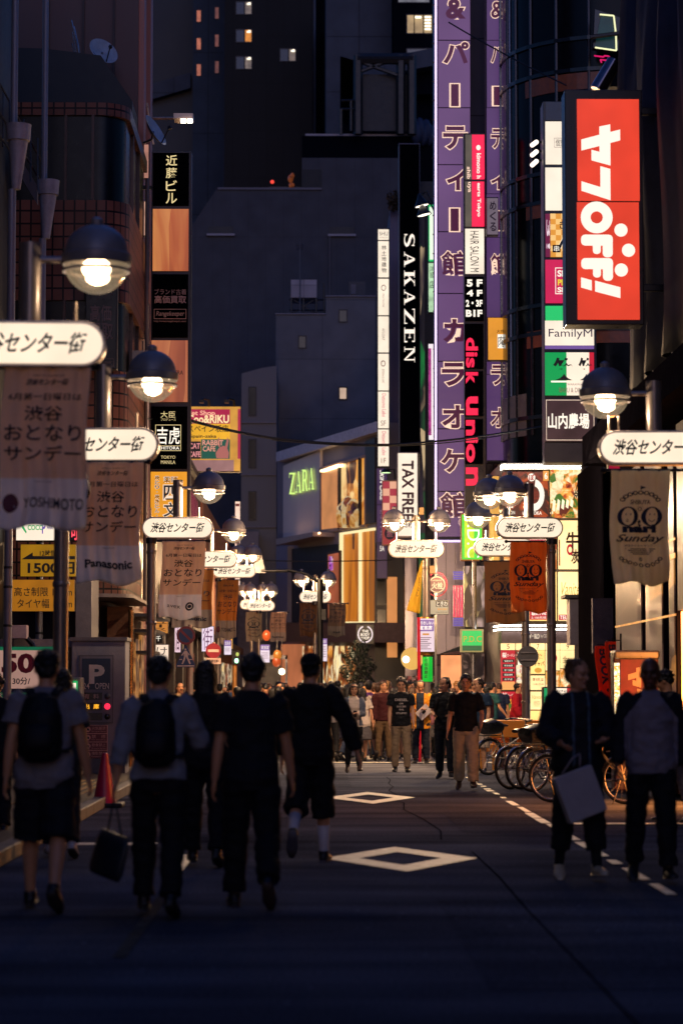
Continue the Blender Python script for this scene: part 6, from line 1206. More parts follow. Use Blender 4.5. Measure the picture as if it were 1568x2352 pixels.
p0, p1 = Vector((PX(963, 51.5), 51.5, 0)), P(961, 1418, 51.5)
for k in range(6): b.cyl(p0.lerp(p1, k/6), p0.lerp(p1, (k+1)/6), .035, n=8, mi=0 if k != 2 else 1)
b.build('rod', [D('#b01830', .35), D('#d8c8b8', .4)], t)
t = thing('round_lamp_sign', 'round pale yellow lit sign by the red and white pole', 'sign', P(945, 1515, 56)); c = P(946, 1513, 56)
MB().lathe([(0, -.05), (.26, -.05), (.26, .05), (0, .05)], n=28).xf(Matrix.Translation(c) @ Matrix.Rotation(R(90), 4, 'X')).build('disc', [E('#e0b058', .85, .1)], t); MB().cyl((c.x+.2, 56.1, 0), (c.x+.2, 56.1, c.z), .03, n=6).build('post', [DK()], t)
MB().ell(P(932, 1515, 55.5), .08, 10).build('bulb', [E('#fff8e0', 5)], t)
# ================================================================ traffic light arm, traffic signs
t = thing('traffic_light', 'black traffic light post with long curved arm seen from behind', 'traffic light', (PX(735, 68), 68, 0)); BKP = D('#0c0d12', .35, .3); x = PX(735, 68)
b = MB(); b.tube([(x, 68, 0), (x, 68, PZ(1345, 68)), (x, 68, PZ(1330, 68))], .085, 12); b.build('post', [BKP], t, smooth=True)
b = MB(); b.tube([P(736, 1340, 68), P(722, 1330, 68), P(705, 1319, 68), P(690, 1313, 68), P(660, 1311, 68), P(600, 1311, 68)], .05, 10); b.build('arm', [BKP], t, smooth=True)
b = MB(); q = [P(590, 1272, 68), P(578, 1316, 68), P(610, 1316, 68), P(600, 1272, 68)]; b.prism([(p.x, p.z) for p in q], 67.97, 68.0); b.build('back_plate', [D('#3c3a46', .4)], t)
a = FR(738, 1400, 748, 1424, 67.9); MB().box(a[0], 67.7, a[1], a[2], 67.95, a[3]).build('signal_head', [BKP], t)
t = thing('pedestrian_signal', 'pedestrian signal showing green on an orange lit post in the crowd', 'traffic light', (PX(542, 60), 60, 0)); x = PX(542, 60)
MB().cyl((x-.03, 60, 0), (x-.03, 60, PZ(1525, 60)), .06, n=10).build('post', [D('#c88a48', .4, .3)], t, smooth=True)
a = FR(533, 1495, 551, 1526, 60); f = MB().box(a[0], 59.85, a[1], a[2], 60.05, a[3]).build('signal_head', [DK()], t)
MB().ell(P(543, 1518, 59.84), (.05, .02, .06), 10).build('green_lens', [E('#a0ffc0', 4)], f); MB().ell(P(545, 1503, 59.84), (.04, .02, .05), 10).build('upper_lens', [E('#c8d86a', .9)], f)
RDS, BLS, WHS = D('#7a1426', .4), D('#1a2c5c', .4), D('#c8a8a0', .5)
def rsign(t, nm, px, py, Y, r, kind):
    c = P(px, py, Y); M = Matrix.Translation(c) @ Matrix.Rotation(R(90), 4, 'X')
    o = MB().lathe([(0, -.012), (r, -.012), (r, .012), (0, .012)], n=36).xf(M).build(nm, [RDS if kind != 'blue' else BLS], t); f = lambda u, v, d=0: (c.x+u, Y-.016-d, c.z+v); b = MB()
    if kind == 'nopark':
        b.add([f(r*.76*math.cos(a), r*.76*math.sin(a)) for a in [2*math.pi*k/32 for k in range(32)]], [tuple(range(32))], 0); w = .09*r
        b.add([f(-.56*r-w, .56*r-w, .003), f(.56*r-w, -.56*r-w, .003), f(.56*r+w, -.56*r+w, .003), f(-.56*r+w, .56*r+w, .003)], [(0, 1, 2, 3)], 1)
    else: b.add([f(-.72*r, -.17*r), (f(.72*r, -.17*r)), f(.72*r, .17*r), f(-.72*r, .17*r)], [(0, 1, 2, 3)], 2)
    b.build('symbol', [BLS, RDS, WHS], o)
t = thing('traffic_sign', 'round blue no parking sign above a triangular blue crossing sign on one pole', 'road sign', (PX(432, 47), 47, 0)); Y = 47; x = PX(436, Y)
MB().cyl((x, 47.06, 0), (x, 47.06, PZ(1435, Y)), .038, n=10).build('post', [D('#a88a7a', .4, .4)], t, smooth=True)
rsign(t, 'no_parking_plate', 427, 1460, Y, .18, 'nopark')
q = [P(405, 1533, Y), P(448, 1533, Y), P(448, 1527, Y), P(429, 1484, Y), P(424, 1484, Y), P(405, 1527, Y)]; o = MB().prism([(p.x, p.z) for p in q], 46.98, 47.0).build('crossing_plate', [BLS], t)
b = MB(); f = lambda pp, mi=0: b.add([tuple(P(xx, yy, 46.975)) for xx, yy in pp], [tuple(range(len(pp)))], mi)
f([(407, 1531), (446, 1531), (446, 1528.6), (407, 1528.6)]); f([(424, 1490), (428, 1490), (428, 1494), (424, 1494)]); f([(423, 1495), (430, 1495), (432, 1508), (422, 1508)]); f([(423, 1508), (427, 1508), (424, 1518), (420, 1526), (417, 1525), (421, 1515)]); f([(427, 1508), (431, 1508), (435, 1516), (438, 1525), (435, 1526), (431, 1517)]); f([(423, 1496), (424, 1500), (418, 1507), (416, 1505)]); f([(429, 1496), (431, 1498), (436, 1504), (434, 1506)]); f([(412, 1514), (418, 1514), (418, 1516), (412, 1516)]); f([(435, 1514), (441, 1514), (441, 1516), (435, 1516)])
b.build('symbol', [WHS], o)
t = thing('traffic_sign', 'round red no entry sign with small white plate below', 'road sign', (PX(490, 55), 55, 0)); x = PX(491, 55)
MB().cyl((x, 55.06, 0), (x, 55.06, PZ(1475, 55)), .035, n=10).build('post', [D('#a88a7a', .4, .4)], t, smooth=True); rsign(t, 'no_entry_plate', 490, 1495, 55, .172, 'noentry')
a = FR(473, 1512, 507, 1525, 54.95); o = MB().box(a[0], 54.95, a[1], a[2], 54.97, a[3]).build('text_plate', [WHS], t); b = MB(); put2d(b, text2d('自転車を除く', FR(475, 1514.5, 505, 1522.5, 54.95), .02), lambda u, v, d: (u, 54.948-d, v)); b.build('lettering', [BLK], o)
t = thing('traffic_sign', 'round grey back of a traffic sign on a pole before the directory', 'road sign', (PX(1212, 46), 46, 0)); c = P(1212, 1508, 46)
MB().lathe([(0, -.012), (.2, -.012), (.2, .012), (0, .012)], n=32).xf(Matrix.Translation(c) @ Matrix.Rotation(R(90), 4, 'X')).build('plate', [D('#5a565c', .5)], t); b = MB(); b.box(c.x-.14, 45.95, c.z+.06, c.x+.14, 45.985, c.z+.085); b.box(c.x-.14, 45.95, c.z-.08, c.x+.14, 45.985, c.z-.055); b.build('clamp', [D('#8a868c', .4, .5)], t); MB().cyl((c.x-.02, 46.05, 0), (c.x-.02, 46.05, c.z+.2), .035, n=8).build('post', [D('#7a7278', .4, .4)], t)
for i, (x0, y0, x1, y1, Y, lb) in enumerate(((514, 1470, 532, 1505, 66, 'white and purple notice board on the banner pole above the no entry sign'), (597, 1480, 620, 1523, 82, 'white and purple notice board on the far left twin lamp pole'), (738, 1466, 752, 1520, 74, 'narrow purple notice board beside the black traffic light post'))):
    signbox(lb, x0, y0, x1, y1, Y, [(x0+1, y0+1, x1-1, y1-1, E('#ecdcec', .95)), (x0+1, y0+1, x1-1, y0+14, E('#8a6ab4', .8))], [('宣言店', x0+3, y0+4, x1-3, y0+11, WH), ('', x0+3, y0+18, x1-4, y1-8, D('#b8a0b8'), dict(poly=[[(0, .1+.2*i), (1, .1+.2*i), (1, .16+.2*i), (0, .16+.2*i)] for i in range(5)]))], name='notice_board', depth=.04)
# far street end gate
t = thing('street_gate', 'pale grey gate frame across the far street behind the crowd', 'gate', (PX(610, 92), 92, 0)); b = MB(); a = FR(557, 1505, 618, 1583, 92)
b.box(a[0], 92, 0, a[0]+.18, 92.2, a[3]); b.box(a[0], 92, a[3]-.15, P(660, 1500, 92).x, 92.2, a[3]); b.box(P(655, 1500, 92).x, 92, 0, P(660, 1500, 92).x, 92.2, a[3]); b.build('frame', [D('#8a8890', .4)], t)
a = FR(560, 1512, 650, 1583, 92.1); MB().box(a[0]+.05, 92.5, 0, a[2]-.1, 92.6, a[3]).build('doors', [D('#2a2630', .4)], t)
for i, (xx, yy, cc, w) in enumerate(((637, 1505, '#ff9a3a', .5), (647, 1543, '#fff0c0', 5.0), (612, 1460, '#e8602a', .8), (635, 1520, '#d85a2a', .7))):
    t = thing('paper_lantern', ('orange hanging lantern over the far crowd', 'very bright round bulb over the far crowd', 'reddish lantern left of the lit shop front', 'small red lantern below the orange one')[i], 'lantern', P(xx, yy, 90)); p = P(xx, yy, 90); MB().ell(p, (.16, .16, .2) if i != 1 else .12, 12).build('shade', [E(cc, w)], t, smooth='all'); MB().cyl(p+Vector((0, 0, .15)), p+Vector((0, .3, 1.2)), .015, n=5).build('cord', [DK()], t)
# small street tree
t = thing('street_tree', 'small dark leafy tree under the round cosmetics sign', 'tree', (PX(822, 84), 84, 0)); c = P(822, 1530, 84); rt = random.Random(11)
b = MB(); b.tube([(c.x, 84, 0), (c.x+.03, 84, 1.2), (c.x-.02, 84, 2.1), (c.x, 84, 2.8)], [.07, .055, .04, .015], 8)
for k in range(9):
    a0 = k*2.4; z = 1.4+.13*k; b.tube([(c.x, 84, z), (c.x+.35*math.cos(a0), 84+.35*math.sin(a0), z+.4)], [.025, .008], 5)
b.build('trunk', [D('#1c1512', .7)], t)
b = MB()
for k in range(2600):
    v = Vector((rt.gauss(0, 1), rt.gauss(0, 1), rt.gauss(0, 1))).normalized(); rr_ = rt.uniform(.35, 1)**.5; p = Vector((c.x, 84, 2.25)) + Vector((v.x*.55*rr_, v.y*.5*rr_, v.z*1.0*rr_)) + Vector((.12*math.sin(v.z*9), 0, .12*math.sin(v.x*11)))
    e1 = Vector((rt.uniform(-1, 1), rt.uniform(-1, 1), rt.uniform(-1, 1))).normalized()*.055; e2 = Vector((rt.uniform(-1, 1), rt.uniform(-1, 1), rt.uniform(-1, 1))).normalized()*.03; b.add([p-e1, p+e2, p+e1, p-e2], [(0, 1, 2, 3)])
b.build('crown', [D('#18261a', .6, var=.4)], t)
t = thing('potted_shrub', 'ragged rooftop shrub beside the black mens wear sign', 'plant', P(904, 478, 99)); c = P(906, 460, 99.5); b = MB()
for k in range(420):
    v = Vector((rt.gauss(0, 1), rt.gauss(0, 1), rt.gauss(0, 1))).normalized()*rt.uniform(.2, 1); p = c + Vector((v.x*.35, v.y*.3, v.z*.5)); e1 = Vector((rt.uniform(-1, 1), rt.uniform(-1, 1), rt.uniform(-1, 1)))*.09; e2 = Vector((rt.uniform(-1, 1), rt.uniform(-1, 1), rt.uniform(-1, 1)))*.06; b.add([p-e1, p+e2, p+e1, p-e2], [(0, 1, 2, 3)])
b.build('foliage', [D('#3a2a1a', .7, var=.4)], t); MB().cyl(P(906, 482, 99.5), c, .03, n=6).build('stem', [D('#1c1512')], t)
t = thing('flower_planter', 'row of pink and pale flowers above the heads in front of the shops', 'planter', P(962, 1590, 72)); b = MB()
for k in range(500):
    p = P(930+rt.uniform(0, 70), 1562+rt.uniform(-7, 10), 72+rt.uniform(0, 1)); e1 = Vector((rt.uniform(-1, 1), rt.uniform(-1, 1), rt.uniform(-1, 1)))*.05; e2 = Vector((rt.uniform(-1, 1), rt.uniform(-1, 1), rt.uniform(-1, 1)))*.05; b.add([p-e1, p+e2, p+e1, p-e2], [(0, 1, 2, 3)], rt.choice((0, 0, 1, 2)))
b.build('flowers', [D('#2a3a20', .7), D('#c88a90', .6), D('#b8a8a0', .6)], t); a = FR(928, 1570, 1002, 1583, 72.4); MB().box(a[0], 72.4, 0, a[2], 72.8, 1.7).build('box', [D('#3a302c')], t)
# ================================================================ overhead cables
def cable(label, pts, r=.012):
    b = MB()
    for i in range(len(pts)-1):
        p0, p1 = pts[i], pts[i+1]; L = (p1-p0).length; q = [p0.lerp(p1, k/14) - Vector((0, 0, L*.012*4*(k/14)*(1-k/14))) for k in range(15)]; b.tube(q, r, 5)
    return tag(b.build('overhead_cable', [D('#08080c', .5)]), label, 'cable')
cable('thick overhead cable crossing the street below the purple sign', [P(420, 960, 52), P(620, 1005, 54), P(905, 1021, 57), P(1250, 978, 60)], .026)
cable('thin overhead cable running just under the thick one', [P(430, 966, 52), P(625, 1008, 54), P(900, 1024, 57), P(1150, 1000, 60)], .014)
cable('slack cable loop sagging from the thick overhead cable', [P(625, 1010, 54), P(905, 1023, 57)], .012)
cable('low pair of wires across the far street above the twin lamps', [P(430, 1280, 78), P(900, 1286, 80)], .018)
cable('thin wire slanting down across the upper purple sign', [P(1030, 50, 62), P(1300, 195, 60)], .02)
cable('service wire from the left sign column to the tiled wall', [P(280, 940, 46), P(350, 962, 50), P(440, 972, 52)], .018)
# ================================================================ left edge: steel posts with flared brackets, stair rails
STL = D('#74727c', .45, .2, var=.1)
def spost(label, px, Y, ytop, yb0, yb1, yc1):
    t = thing('steel_post', label, 'post', (PX(px, Y), Y, 0), 0, 'grey steel posts with flared brackets'); x = PX(px, Y); b = MB(); b.cyl((x, Y, 0), (x, Y, PZ(yc1, Y)), .065, n=14); b.cyl((x+.02, Y, PZ(yb0, Y)), (x+.02, Y, 16), .055, n=14); b.build('shaft', [STL], t, smooth=True)
    b = MB(); b.cyl((x+.06, Y, PZ(yc1, Y)), (x+.09, Y, PZ(yb1, Y)), .07, .155, n=16); b.cyl((x+.09, Y, PZ(yb1, Y)), (x+.09, Y, PZ(yb0, Y)), .185, .205, n=16); b.build('flared_bracket', [D('#8a858e', .5, .1)], t, smooth=True)
    b = MB(); [b.lathe([(.068, z), (.072, z+.01), (.072, z+.03), (.068, z+.04)], (x, Y, 0), 14) for z in (2.5, 3.1, 3.4, 4.2)]; b.build('strap', [BLK], t)
spost('grey steel post with flared bracket at the left edge', 18, 37.5, -50, 288, 325, 436); spost('second steel post with flared bracket before the tiled wall', 90, 42.6, -50, 416, 449, 549)
t = thing('steel_staircase', 'dark steel stair rails slanting between the posts at the left edge', 'staircase', P(40, 400, 41)); b = MB()
for y0, y1 in ((196, 372), (270, 420), (330, 448)): b.cyl(P(-30, y0-60, 40), P(96, y1, 43), .02, n=6)
for k in range(7): x = -10+k*16; b.cyl(P(x, 200+x*1.35, 41), P(x, 330+x*1.25, 41), .015, n=5)
b.build('railing', [D('#4a4852', .3, .6)], t); b = MB(); p = [P(50, 370, 42), P(88, 430, 42), P(88, 472, 42), P(45, 400, 42)]; b.prism([(q.x, q.z) for q in reversed(p)], 41.8, 42); b.build('stringer', [D('#3c3842')], t)
t = bld('arcade_building', 'black building side behind the steel posts at the left edge', 'building', (-7, 30, 0)); MB().box(-14, -25, 0, -5.35, 42.4, 18).build('wall', [D('#0e0f15', .5, var=.4)], t)
# security camera on the second lamp post
t = thing('security_camera', 'pale drop shaped camera hanging by the second left banner', 'camera', P(196, 1080, 24.5)); p = P(194, 1118, 24.5)
b = MB(); b.tube([P(192, 1076, 24.5), P(192, 1090, 24.5), P(197, 1100, 24.5)], .03, 8); b.build('bracket', [D('#b8a898', .4)], t); MB().ell(p, (.062, .07, .115), 14, rot=Matrix.Rotation(R(-14), 3, 'Y')).build('housing', [D('#c8b8a0', .4)], t, smooth='all'); MB().ell(p+Vector((.01, -.03, -.07)), (.05, .055, .06), 12).build('dome', [GLASS('#0c0c10')], t, smooth='all')
# ================================================================ traffic cone, bicycles, barrier
t = thing('traffic_cone', 'pink red traffic cone at the kerb by the parking pillar', 'traffic cone', (G(248, 1850).x, 31.8, .0)); c = (G(248, 1850).x, 31.8, 0)
MB().lathe([(.17, .05), (.16, .06), (.135, .16), (.045, .66), (.04, .70), (.02, .71), (0, .71)], c, 24).build('cone', [D('#b01a44', .35, var=.1)], t, smooth=True); MB().box(c[0]-.25, c[1]-.25, 0, c[0]+.25, c[1]+.25, .06).build('base', [D('#16121a', .6)], t, bevel=.02)
BKW, CHR, TYR = D('#15151a', .4), D('#c8c0b8', .2, .9), D('#0c0c0e', .6)
def torus(mb, c, R_, r, n=36, m=8, mi=0):
    vs = [(c[0]+(R_+r*math.cos(b))*math.cos(a), c[1]+r*math.sin(b), c[2]+(R_+r*math.cos(b))*math.sin(a)) for a in [2*math.pi*i/n for i in range(n)] for b in [2*math.pi*j/m for j in range(m)]]
    mb.add(vs, [(i*m+j, i*m+(j+1) % m, ((i+1) % n)*m+(j+1) % m, ((i+1) % n)*m+j) for i in range(n) for j in range(m)], mi)
def bicycle(label, loc, rz, frame, rack='basket', seat=True, group='bicycles parked on the right', tilt=0):
    """built along +x (front wheel at +x)"""
    t = thing('parked_bicycle', label, 'bicycle', loc, R(rz), group); ORG[t.name] = Vector((0, 0, 0)); t.rotation_euler = (R(tilt), 0, R(rz))
    FM = D(frame, .3, .3)
    for x in (-.53, .55):
        w = MB(); torus(w, (x, 0, .33), .31, .021); w = w.build('wheel', [TYR], t, smooth='all', local=True)
        b = MB(); torus(b, (x, 0, .33), .287, .012, 36, 6); b.build('rim', [CHR], w, smooth='all', local=True)
        b = MB(); b.cyl((x, -.05, .33), (x, .05, .33), .025, n=10)
        for k in range(18): a = 2*math.pi*k/18; b.cyl((x+.02*math.cos(a+1), .03*(-1)**k, .33+.02*math.sin(a+1)), (x+.285*math.cos(a), 0, .33+.285*math.sin(a)), .0022, n=4)
        b.build('spokes', [CHR], w, local=True)
        b = MB()
        arc_ = [(x+.345*math.cos(a), 0, .33+.345*math.sin(a)) for a in ([R(20+i*15) for i in range(11)] if x < 0 else [R(30+i*14) for i in range(9)])]; b.tube(arc_, [(.022, .006)]*len(arc_), 8, side=(0, 1, 0)); b.build('mudguard', [CHR], t, local=True, smooth=True)
    b = MB(); B_, S_, H1, H2, RW, FW = (-.06, 0, .29), (-.22, 0, .72), (.36, 0, .80), (.40, 0, .62), (-.53, 0, .33), (.55, 0, .33)
    b.cyl(B_, S_, .017, n=8); b.cyl(H2, B_, .022, n=8); b.cyl((.375, 0, .75), (-.13, 0, .5), .014, n=8); b.cyl(H1, H2, .02, n=8)
    for s in (-.06, .06): b.cyl(RW[:1]+(s,)+RW[2:], (B_[0], s*.5, B_[2]), .011, n=6); b.cyl(RW[:1]+(s,)+RW[2:], (S_[0], s*.4, S_[2]-.05), .009, n=6); b.cyl((.55, s, .33), (.405, s*.6, .63), .012, n=6)
    b.build('frame', [FM], t, smooth=True, local=True)
    b = MB(); b.cyl(S_, (-.25, 0, .86), .012, n=8); b.build('seat_post', [CHR], t, local=True)
    if seat: MB().tube([(-.40, 0, .89), (-.33, 0, .90), (-.22, 0, .89), (-.10, 0, .885)], [(.07, .03), (.09, .035), (.055, .03), (.02, .018)], 10, side=(0, 1, 0)).build('saddle', [BKW], t, smooth=True, local=True)
    b = MB(); b.cyl(H1, (.33, 0, .98), .013, n=8); b.tube([(.12, -.27, .97), (.26, -.25, 1.0), (.34, -.1, .99), (.34, .1, .99), (.26, .25, 1.0), (.12, .27, .97)], .012, 8); b.build('handlebar', [CHR], t, smooth=True, local=True)
    b = MB(); [b.tube([(.10, s, .97), (.22, s*.97, .99)], .018, 8) for s in (-.275, .275)]; b.build('grip', [BKW], t, local=True)
    b = MB(); torus(b, (-.06, -.05, .29), .085, .008, 20, 6); b.cyl((-.06, -.08, .29), (.06, -.09, .16), .011, n=6); b.cyl((-.06, .06, .29), (-.18, .08, .42), .011, n=6); b.box(.03, -.18, .145, .10, -.09, .165); b.box(-.21, .08, .41, -.14, .17, .43); b.build('crank', [D('#5a5a60', .3, .8)], t, local=True)
    if rack in ('basket', 'both'):
        b = MB()
        for i in range(7): z = .70+i*.04; k = .12+.02*i/6; b.tube([(.46, -k, z), (.46, k, z), (.74, k, z), (.74, -k, z), (.46, -k, z)], .004, 4)
        for i in range(9): y = -.12+.03*i; b.cyl((.46, y, .70), (.46, y*1.15, .94), .003, n=4); b.cyl((.74, y, .70), (.74, y*1.15, .94), .003, n=4); b.cyl((.46, y, .70), (.74, y, .70), .003, n=4)
        b.build('basket', [D('#3a3a3e', .4, .6)], t, local=True)
    if rack in ('bag', 'both'):
        MB().tube([(-.72, 0, .83), (-.70, 0, .85), (-.5, 0, .87), (-.34, 0, .85), (-.32, 0, .83)], [(.10, .04), (.19, .12), (.21, .15), (.18, .12), (.1, .04)], 12, side=(0, 1, 0)).build('rear_box', [D('#0e0f14', .3)], t, smooth=True, local=True)
    b = MB(); b.box(-.74, -.06, .70, -.3, -.05, .715); b.box(-.74, .05, .70, -.3, .06, .715); [b.box(x, -.06, .70, x+.012, .06, .712) for x in (-.74, -.6, -.45)]; b.cyl((-.53, -.07, .33), (-.62, -.055, .70), .006, n=5); b.cyl((-.53, .07, .33), (-.62, .055, .70), .006, n=5); b.build('carrier', [CHR], t, local=True)
    b = MB(); b.cyl((-.5, .06, .33), (-.42, .16, .01), .009, n=6); b.build('kickstand', [CHR], t, local=True)
    return t
def bike_at(label, pxc, pybottom, rz, *a, **k):
    g = G(pxc, pybottom); d = Vector((math.cos(R(rz)), math.sin(R(rz)), 0)); return bicycle(label, (g.x+.53*d.x, g.y+.53*d.y, 0), rz, *a, **k)
bike_at('pale framed bicycle with black rear box nearest the man in khaki trousers', 1121, 1781, 38, '#c8c0b0', 'bag', tilt=3)
bike_at('second bicycle from the crowd side, dark frame among the bikes on the right', 1172, 1814, 40, '#1a1a22', 'basket', tilt=-2)
bike_at('third parked bicycle with chrome mudguard close behind the nearest one', 1194, 1814, 39, '#8a8a90', 'basket', tilt=2)
bike_at('nearest parked bicycle with silver frame left of the man in the jacket', 1222, 1820, 34, '#b8b0a8', 'both', tilt=4)
bike_at('bicycle showing between the jacket man and the man in the raglan shirt', 1435, 1848, 150, '#3a3a42', 'basket', tilt=-3)
t = thing('cycle_barrier', 'orange yellow plastic barrier behind the parked bicycles', 'barrier', (4.6, 46.5, 0)); b = MB(); x0, x1 = PX(1095, 46), PX(1262, 46)
b.box(x0, 46.0, .35, x1, 46.12, .50); b.box(x0, 46.0, .62, x1, 46.14, .95); b.build('board', [D('#c8781c', .45, var=.2, scale=2)], t, bevel=.02); b = MB()
for i in range(6): x = x0+.1+i*(x1-x0-.2)/5; b.cyl((x, 46.2, 0), (x, 46.2, .95), .045, n=10)
b.build('post', [D('#c8841c', .4)], t)
for i, (x, y) in enumerate(((1100, 1760), (1150, 1768))):
    g = G(x, y); t = thing('bollard', ('orange topped grey bollard by the pale bicycle wheel', 'orange topped grey bollard behind the bunched wheels')[i], 'bollard', g); MB().lathe([(.13, 0), (.12, .35), (.10, .5), (.0, .5)], g, 16).build('base', [D('#5a5660', .6)], t, smooth=True); MB().lathe([(.07, .5), (.06, .8), (.04, .85), (0, .85)], g, 16).build('top', [D('#d8801c', .4)], t, smooth=True)
# ================================================================ people
def remesh(mb, vox, smooth=3, amp=0.0, nsc=9.0, name='body', fold=None):
    me = bpy.data.meshes.new(name); me.from_pydata(mb.v, [], mb.f)
    o = bpy.data.objects.new(name, me); S.collection.objects.link(o)
    if vox < .0086 and amp == .010: amp, nsc = .015, 8.0
    a = o.modifiers.new('r', 'REMESH'); a.mode = 'VOXEL'; a.voxel_size = vox; a.use_smooth_shade = True
    if smooth: b = o.modifiers.new('s', 'SMOOTH'); b.iterations = smooth; b.factor = .5
    dg = bpy.context.evaluated_depsgraph_get(); dg.update(); r = bpy.data.meshes.new_from_object(o.evaluated_get(dg)); r.name = name
    bpy.data.objects.remove(o); bpy.data.meshes.remove(me)
    n = len(r.vertices); co = np.empty(n*3, 'f'); r.vertices.foreach_get('co', co); co = co.reshape(-1, 3)
    if amp:
        nr = np.empty(n*3, 'f'); r.vertices.foreach_get('normal', nr); nr = nr.reshape(-1, 3)
        d = np.array([noise.noise((p[0]*nsc, p[1]*nsc, p[2]*nsc*1.9)) + .5*noise.noise((p[0]*nsc*2.3+7, p[1]*nsc*2.3, p[2]*nsc*3.1)) for p in co], 'f')
        co += nr*(d*amp)[:, None]; r.vertices.foreach_set('co', co.ravel()); r.update()
    r.polygons.foreach_set('use_smooth', [True]*len(r.polygons))
    return r
def paint(me, mats, fn):
    for m in mats: me.materials.append(m)
    n = len(me.polygons); c = np.empty(n*3, 'f'); me.polygons.foreach_get('center', c); c = c.reshape(-1, 3)
    if fn is not None: me.polygons.foreach_set('material_index', np.asarray(fn(c), 'i'))
    return me
SKIN = {'a': D('#b07c5e', .5, var=.06), 'b': D('#c08a68', .5, var=.06), 'd': D('#5a3a28', .5, var=.08)}
EYE, LIP, BROW = D('#0c0808', .3), D('#8a4a40', .5), D('#17100d', .7)
HAIRC = D('#0d0b0d', .42, bump=.5, bscale=90)
def HR(c): return D(c, .42, bump=.5, bscale=90)
def FAB(c, r=.8): return D(c, r, var=.14, scale=5, bump=.25, bscale=120, spec=.25)
TOR = {'m': [(.80, 0, .150, .105), (.88, -.008, .165, .118), (.97, 0, .152, .108), (1.06, .006, .140, .100), (1.16, .008, .150, .105), (1.27, .004, .160, .112), (1.35, 0, .166, .106), (1.405, -.006, .150, .086), (1.445, -.01, .095, .068), (1.49, -.008, .058, .056)],
       'f': [(.80, 0, .150, .108), (.88, -.01, .168, .120), (.97, -.004, .145, .104), (1.06, .002, .120, .088), (1.16, .008, .130, .100), (1.25, .016, .145, .116), (1.33, .004, .150, .098), (1.39, -.004, .138, .080), (1.43, -.01, .080, .060), (1.49, -.006, .048, .048)]}
HEADP = [(-.115, .048, .024, .022), (-.102, .040, .042, .040), (-.080, .026, .055, .062), (-.048, .012, .064, .080), (-.01, .004, .070, .091), (.03, 0, .0745, .096), (.065, -.004, .072, .092), (.095, -.007, .057, .074), (.112, -.008, .034, .044), (.119, -.008, .008, .010)]
def Rx(a): return Matrix.Rotation(R(a), 3, 'X')
def Ry(a): return Matrix.Rotation(R(a), 3, 'Y')
def Rz(a): return Matrix.Rotation(R(a), 3, 'Z')
def skeleton(sex, p):
    """joints for a 1.72 m figure looking along +y.  p: lean, twist, legs [(pitch, knee, spread)]*2 (left, right), arms [(pitch, abduct, elbow, inward)]*2, head (yaw, nod)"""
    J = {}; sw = .170 if sex == 'm' else .150
    M = Rz(p.get('twist', 0)) @ Rx(-p.get('lean', 2)); piv = Vector((0, 0, .92)); J['T'] = lambda q: piv + M @ (Vector(q)-piv)
    J['legs'] = []
    for s, (pi, kn, sp) in zip((-1, 1), p.get('legs', [(3, 3, 2), (-3, 3, 2)])):
        h = Vector((s*.088, 0, .89)); d1 = Vector((s*math.sin(R(sp)), math.sin(R(pi)), -math.cos(R(pi)))).normalized(); k = h + d1*.415
        d2 = Vector((s*math.sin(R(sp))*.5, math.sin(R(pi-kn)), -math.cos(R(pi-kn)))).normalized(); an = k + d2*.40
        fp = p.get('feet', {}).get(s, (pi-kn) if pi-kn < -12 else max(0, (pi-kn)*.6)); to = 8*s
        fd = Vector((math.sin(R(to))*math.cos(R(fp)), math.cos(R(to))*math.cos(R(fp)), math.sin(R(fp)))); up = Vector((0, -math.sin(R(fp)), math.cos(R(fp))))
        J['legs'].append((h, k, an, fd, up, s))
    low = min(min((an - up*.085 - fd*.06).z, (an - up*.085 + fd*.19).z) for _, _, an, fd, up, _ in J['legs']); J['dz'] = -low
    J['arms'] = []
    for s, (pi, ab, el, inw) in zip((-1, 1), p.get('arms', [(5, 8, 12, 5), (-5, 8, 12, 5)])):
        sh = J['T']((s*sw, -.008, 1.395)); B = Rz(p.get('twist', 0))
        d1 = B @ (Rx(pi) @ (Ry(-s*ab) @ Vector((0, 0, -1)))); e = sh + d1*.285
        d2 = B @ (Rz(s*inw) @ (Rx(pi+el) @ (Ry(-s*ab*.6) @ Vector((0, 0, -1))))); w = e + d2*.25
        J['arms'].append((sh, e, w, d1, d2, s))
    hy, nod = p.get('head', (0, 0)); J['neck'] = J['T']((0, -.01, 1.45)); hc = J['T']((0, .010, 1.605)); J['head'] = Matrix.Translation(hc) @ (Rz(hy) @ Rx(-nod)).to_4x4()
    return J
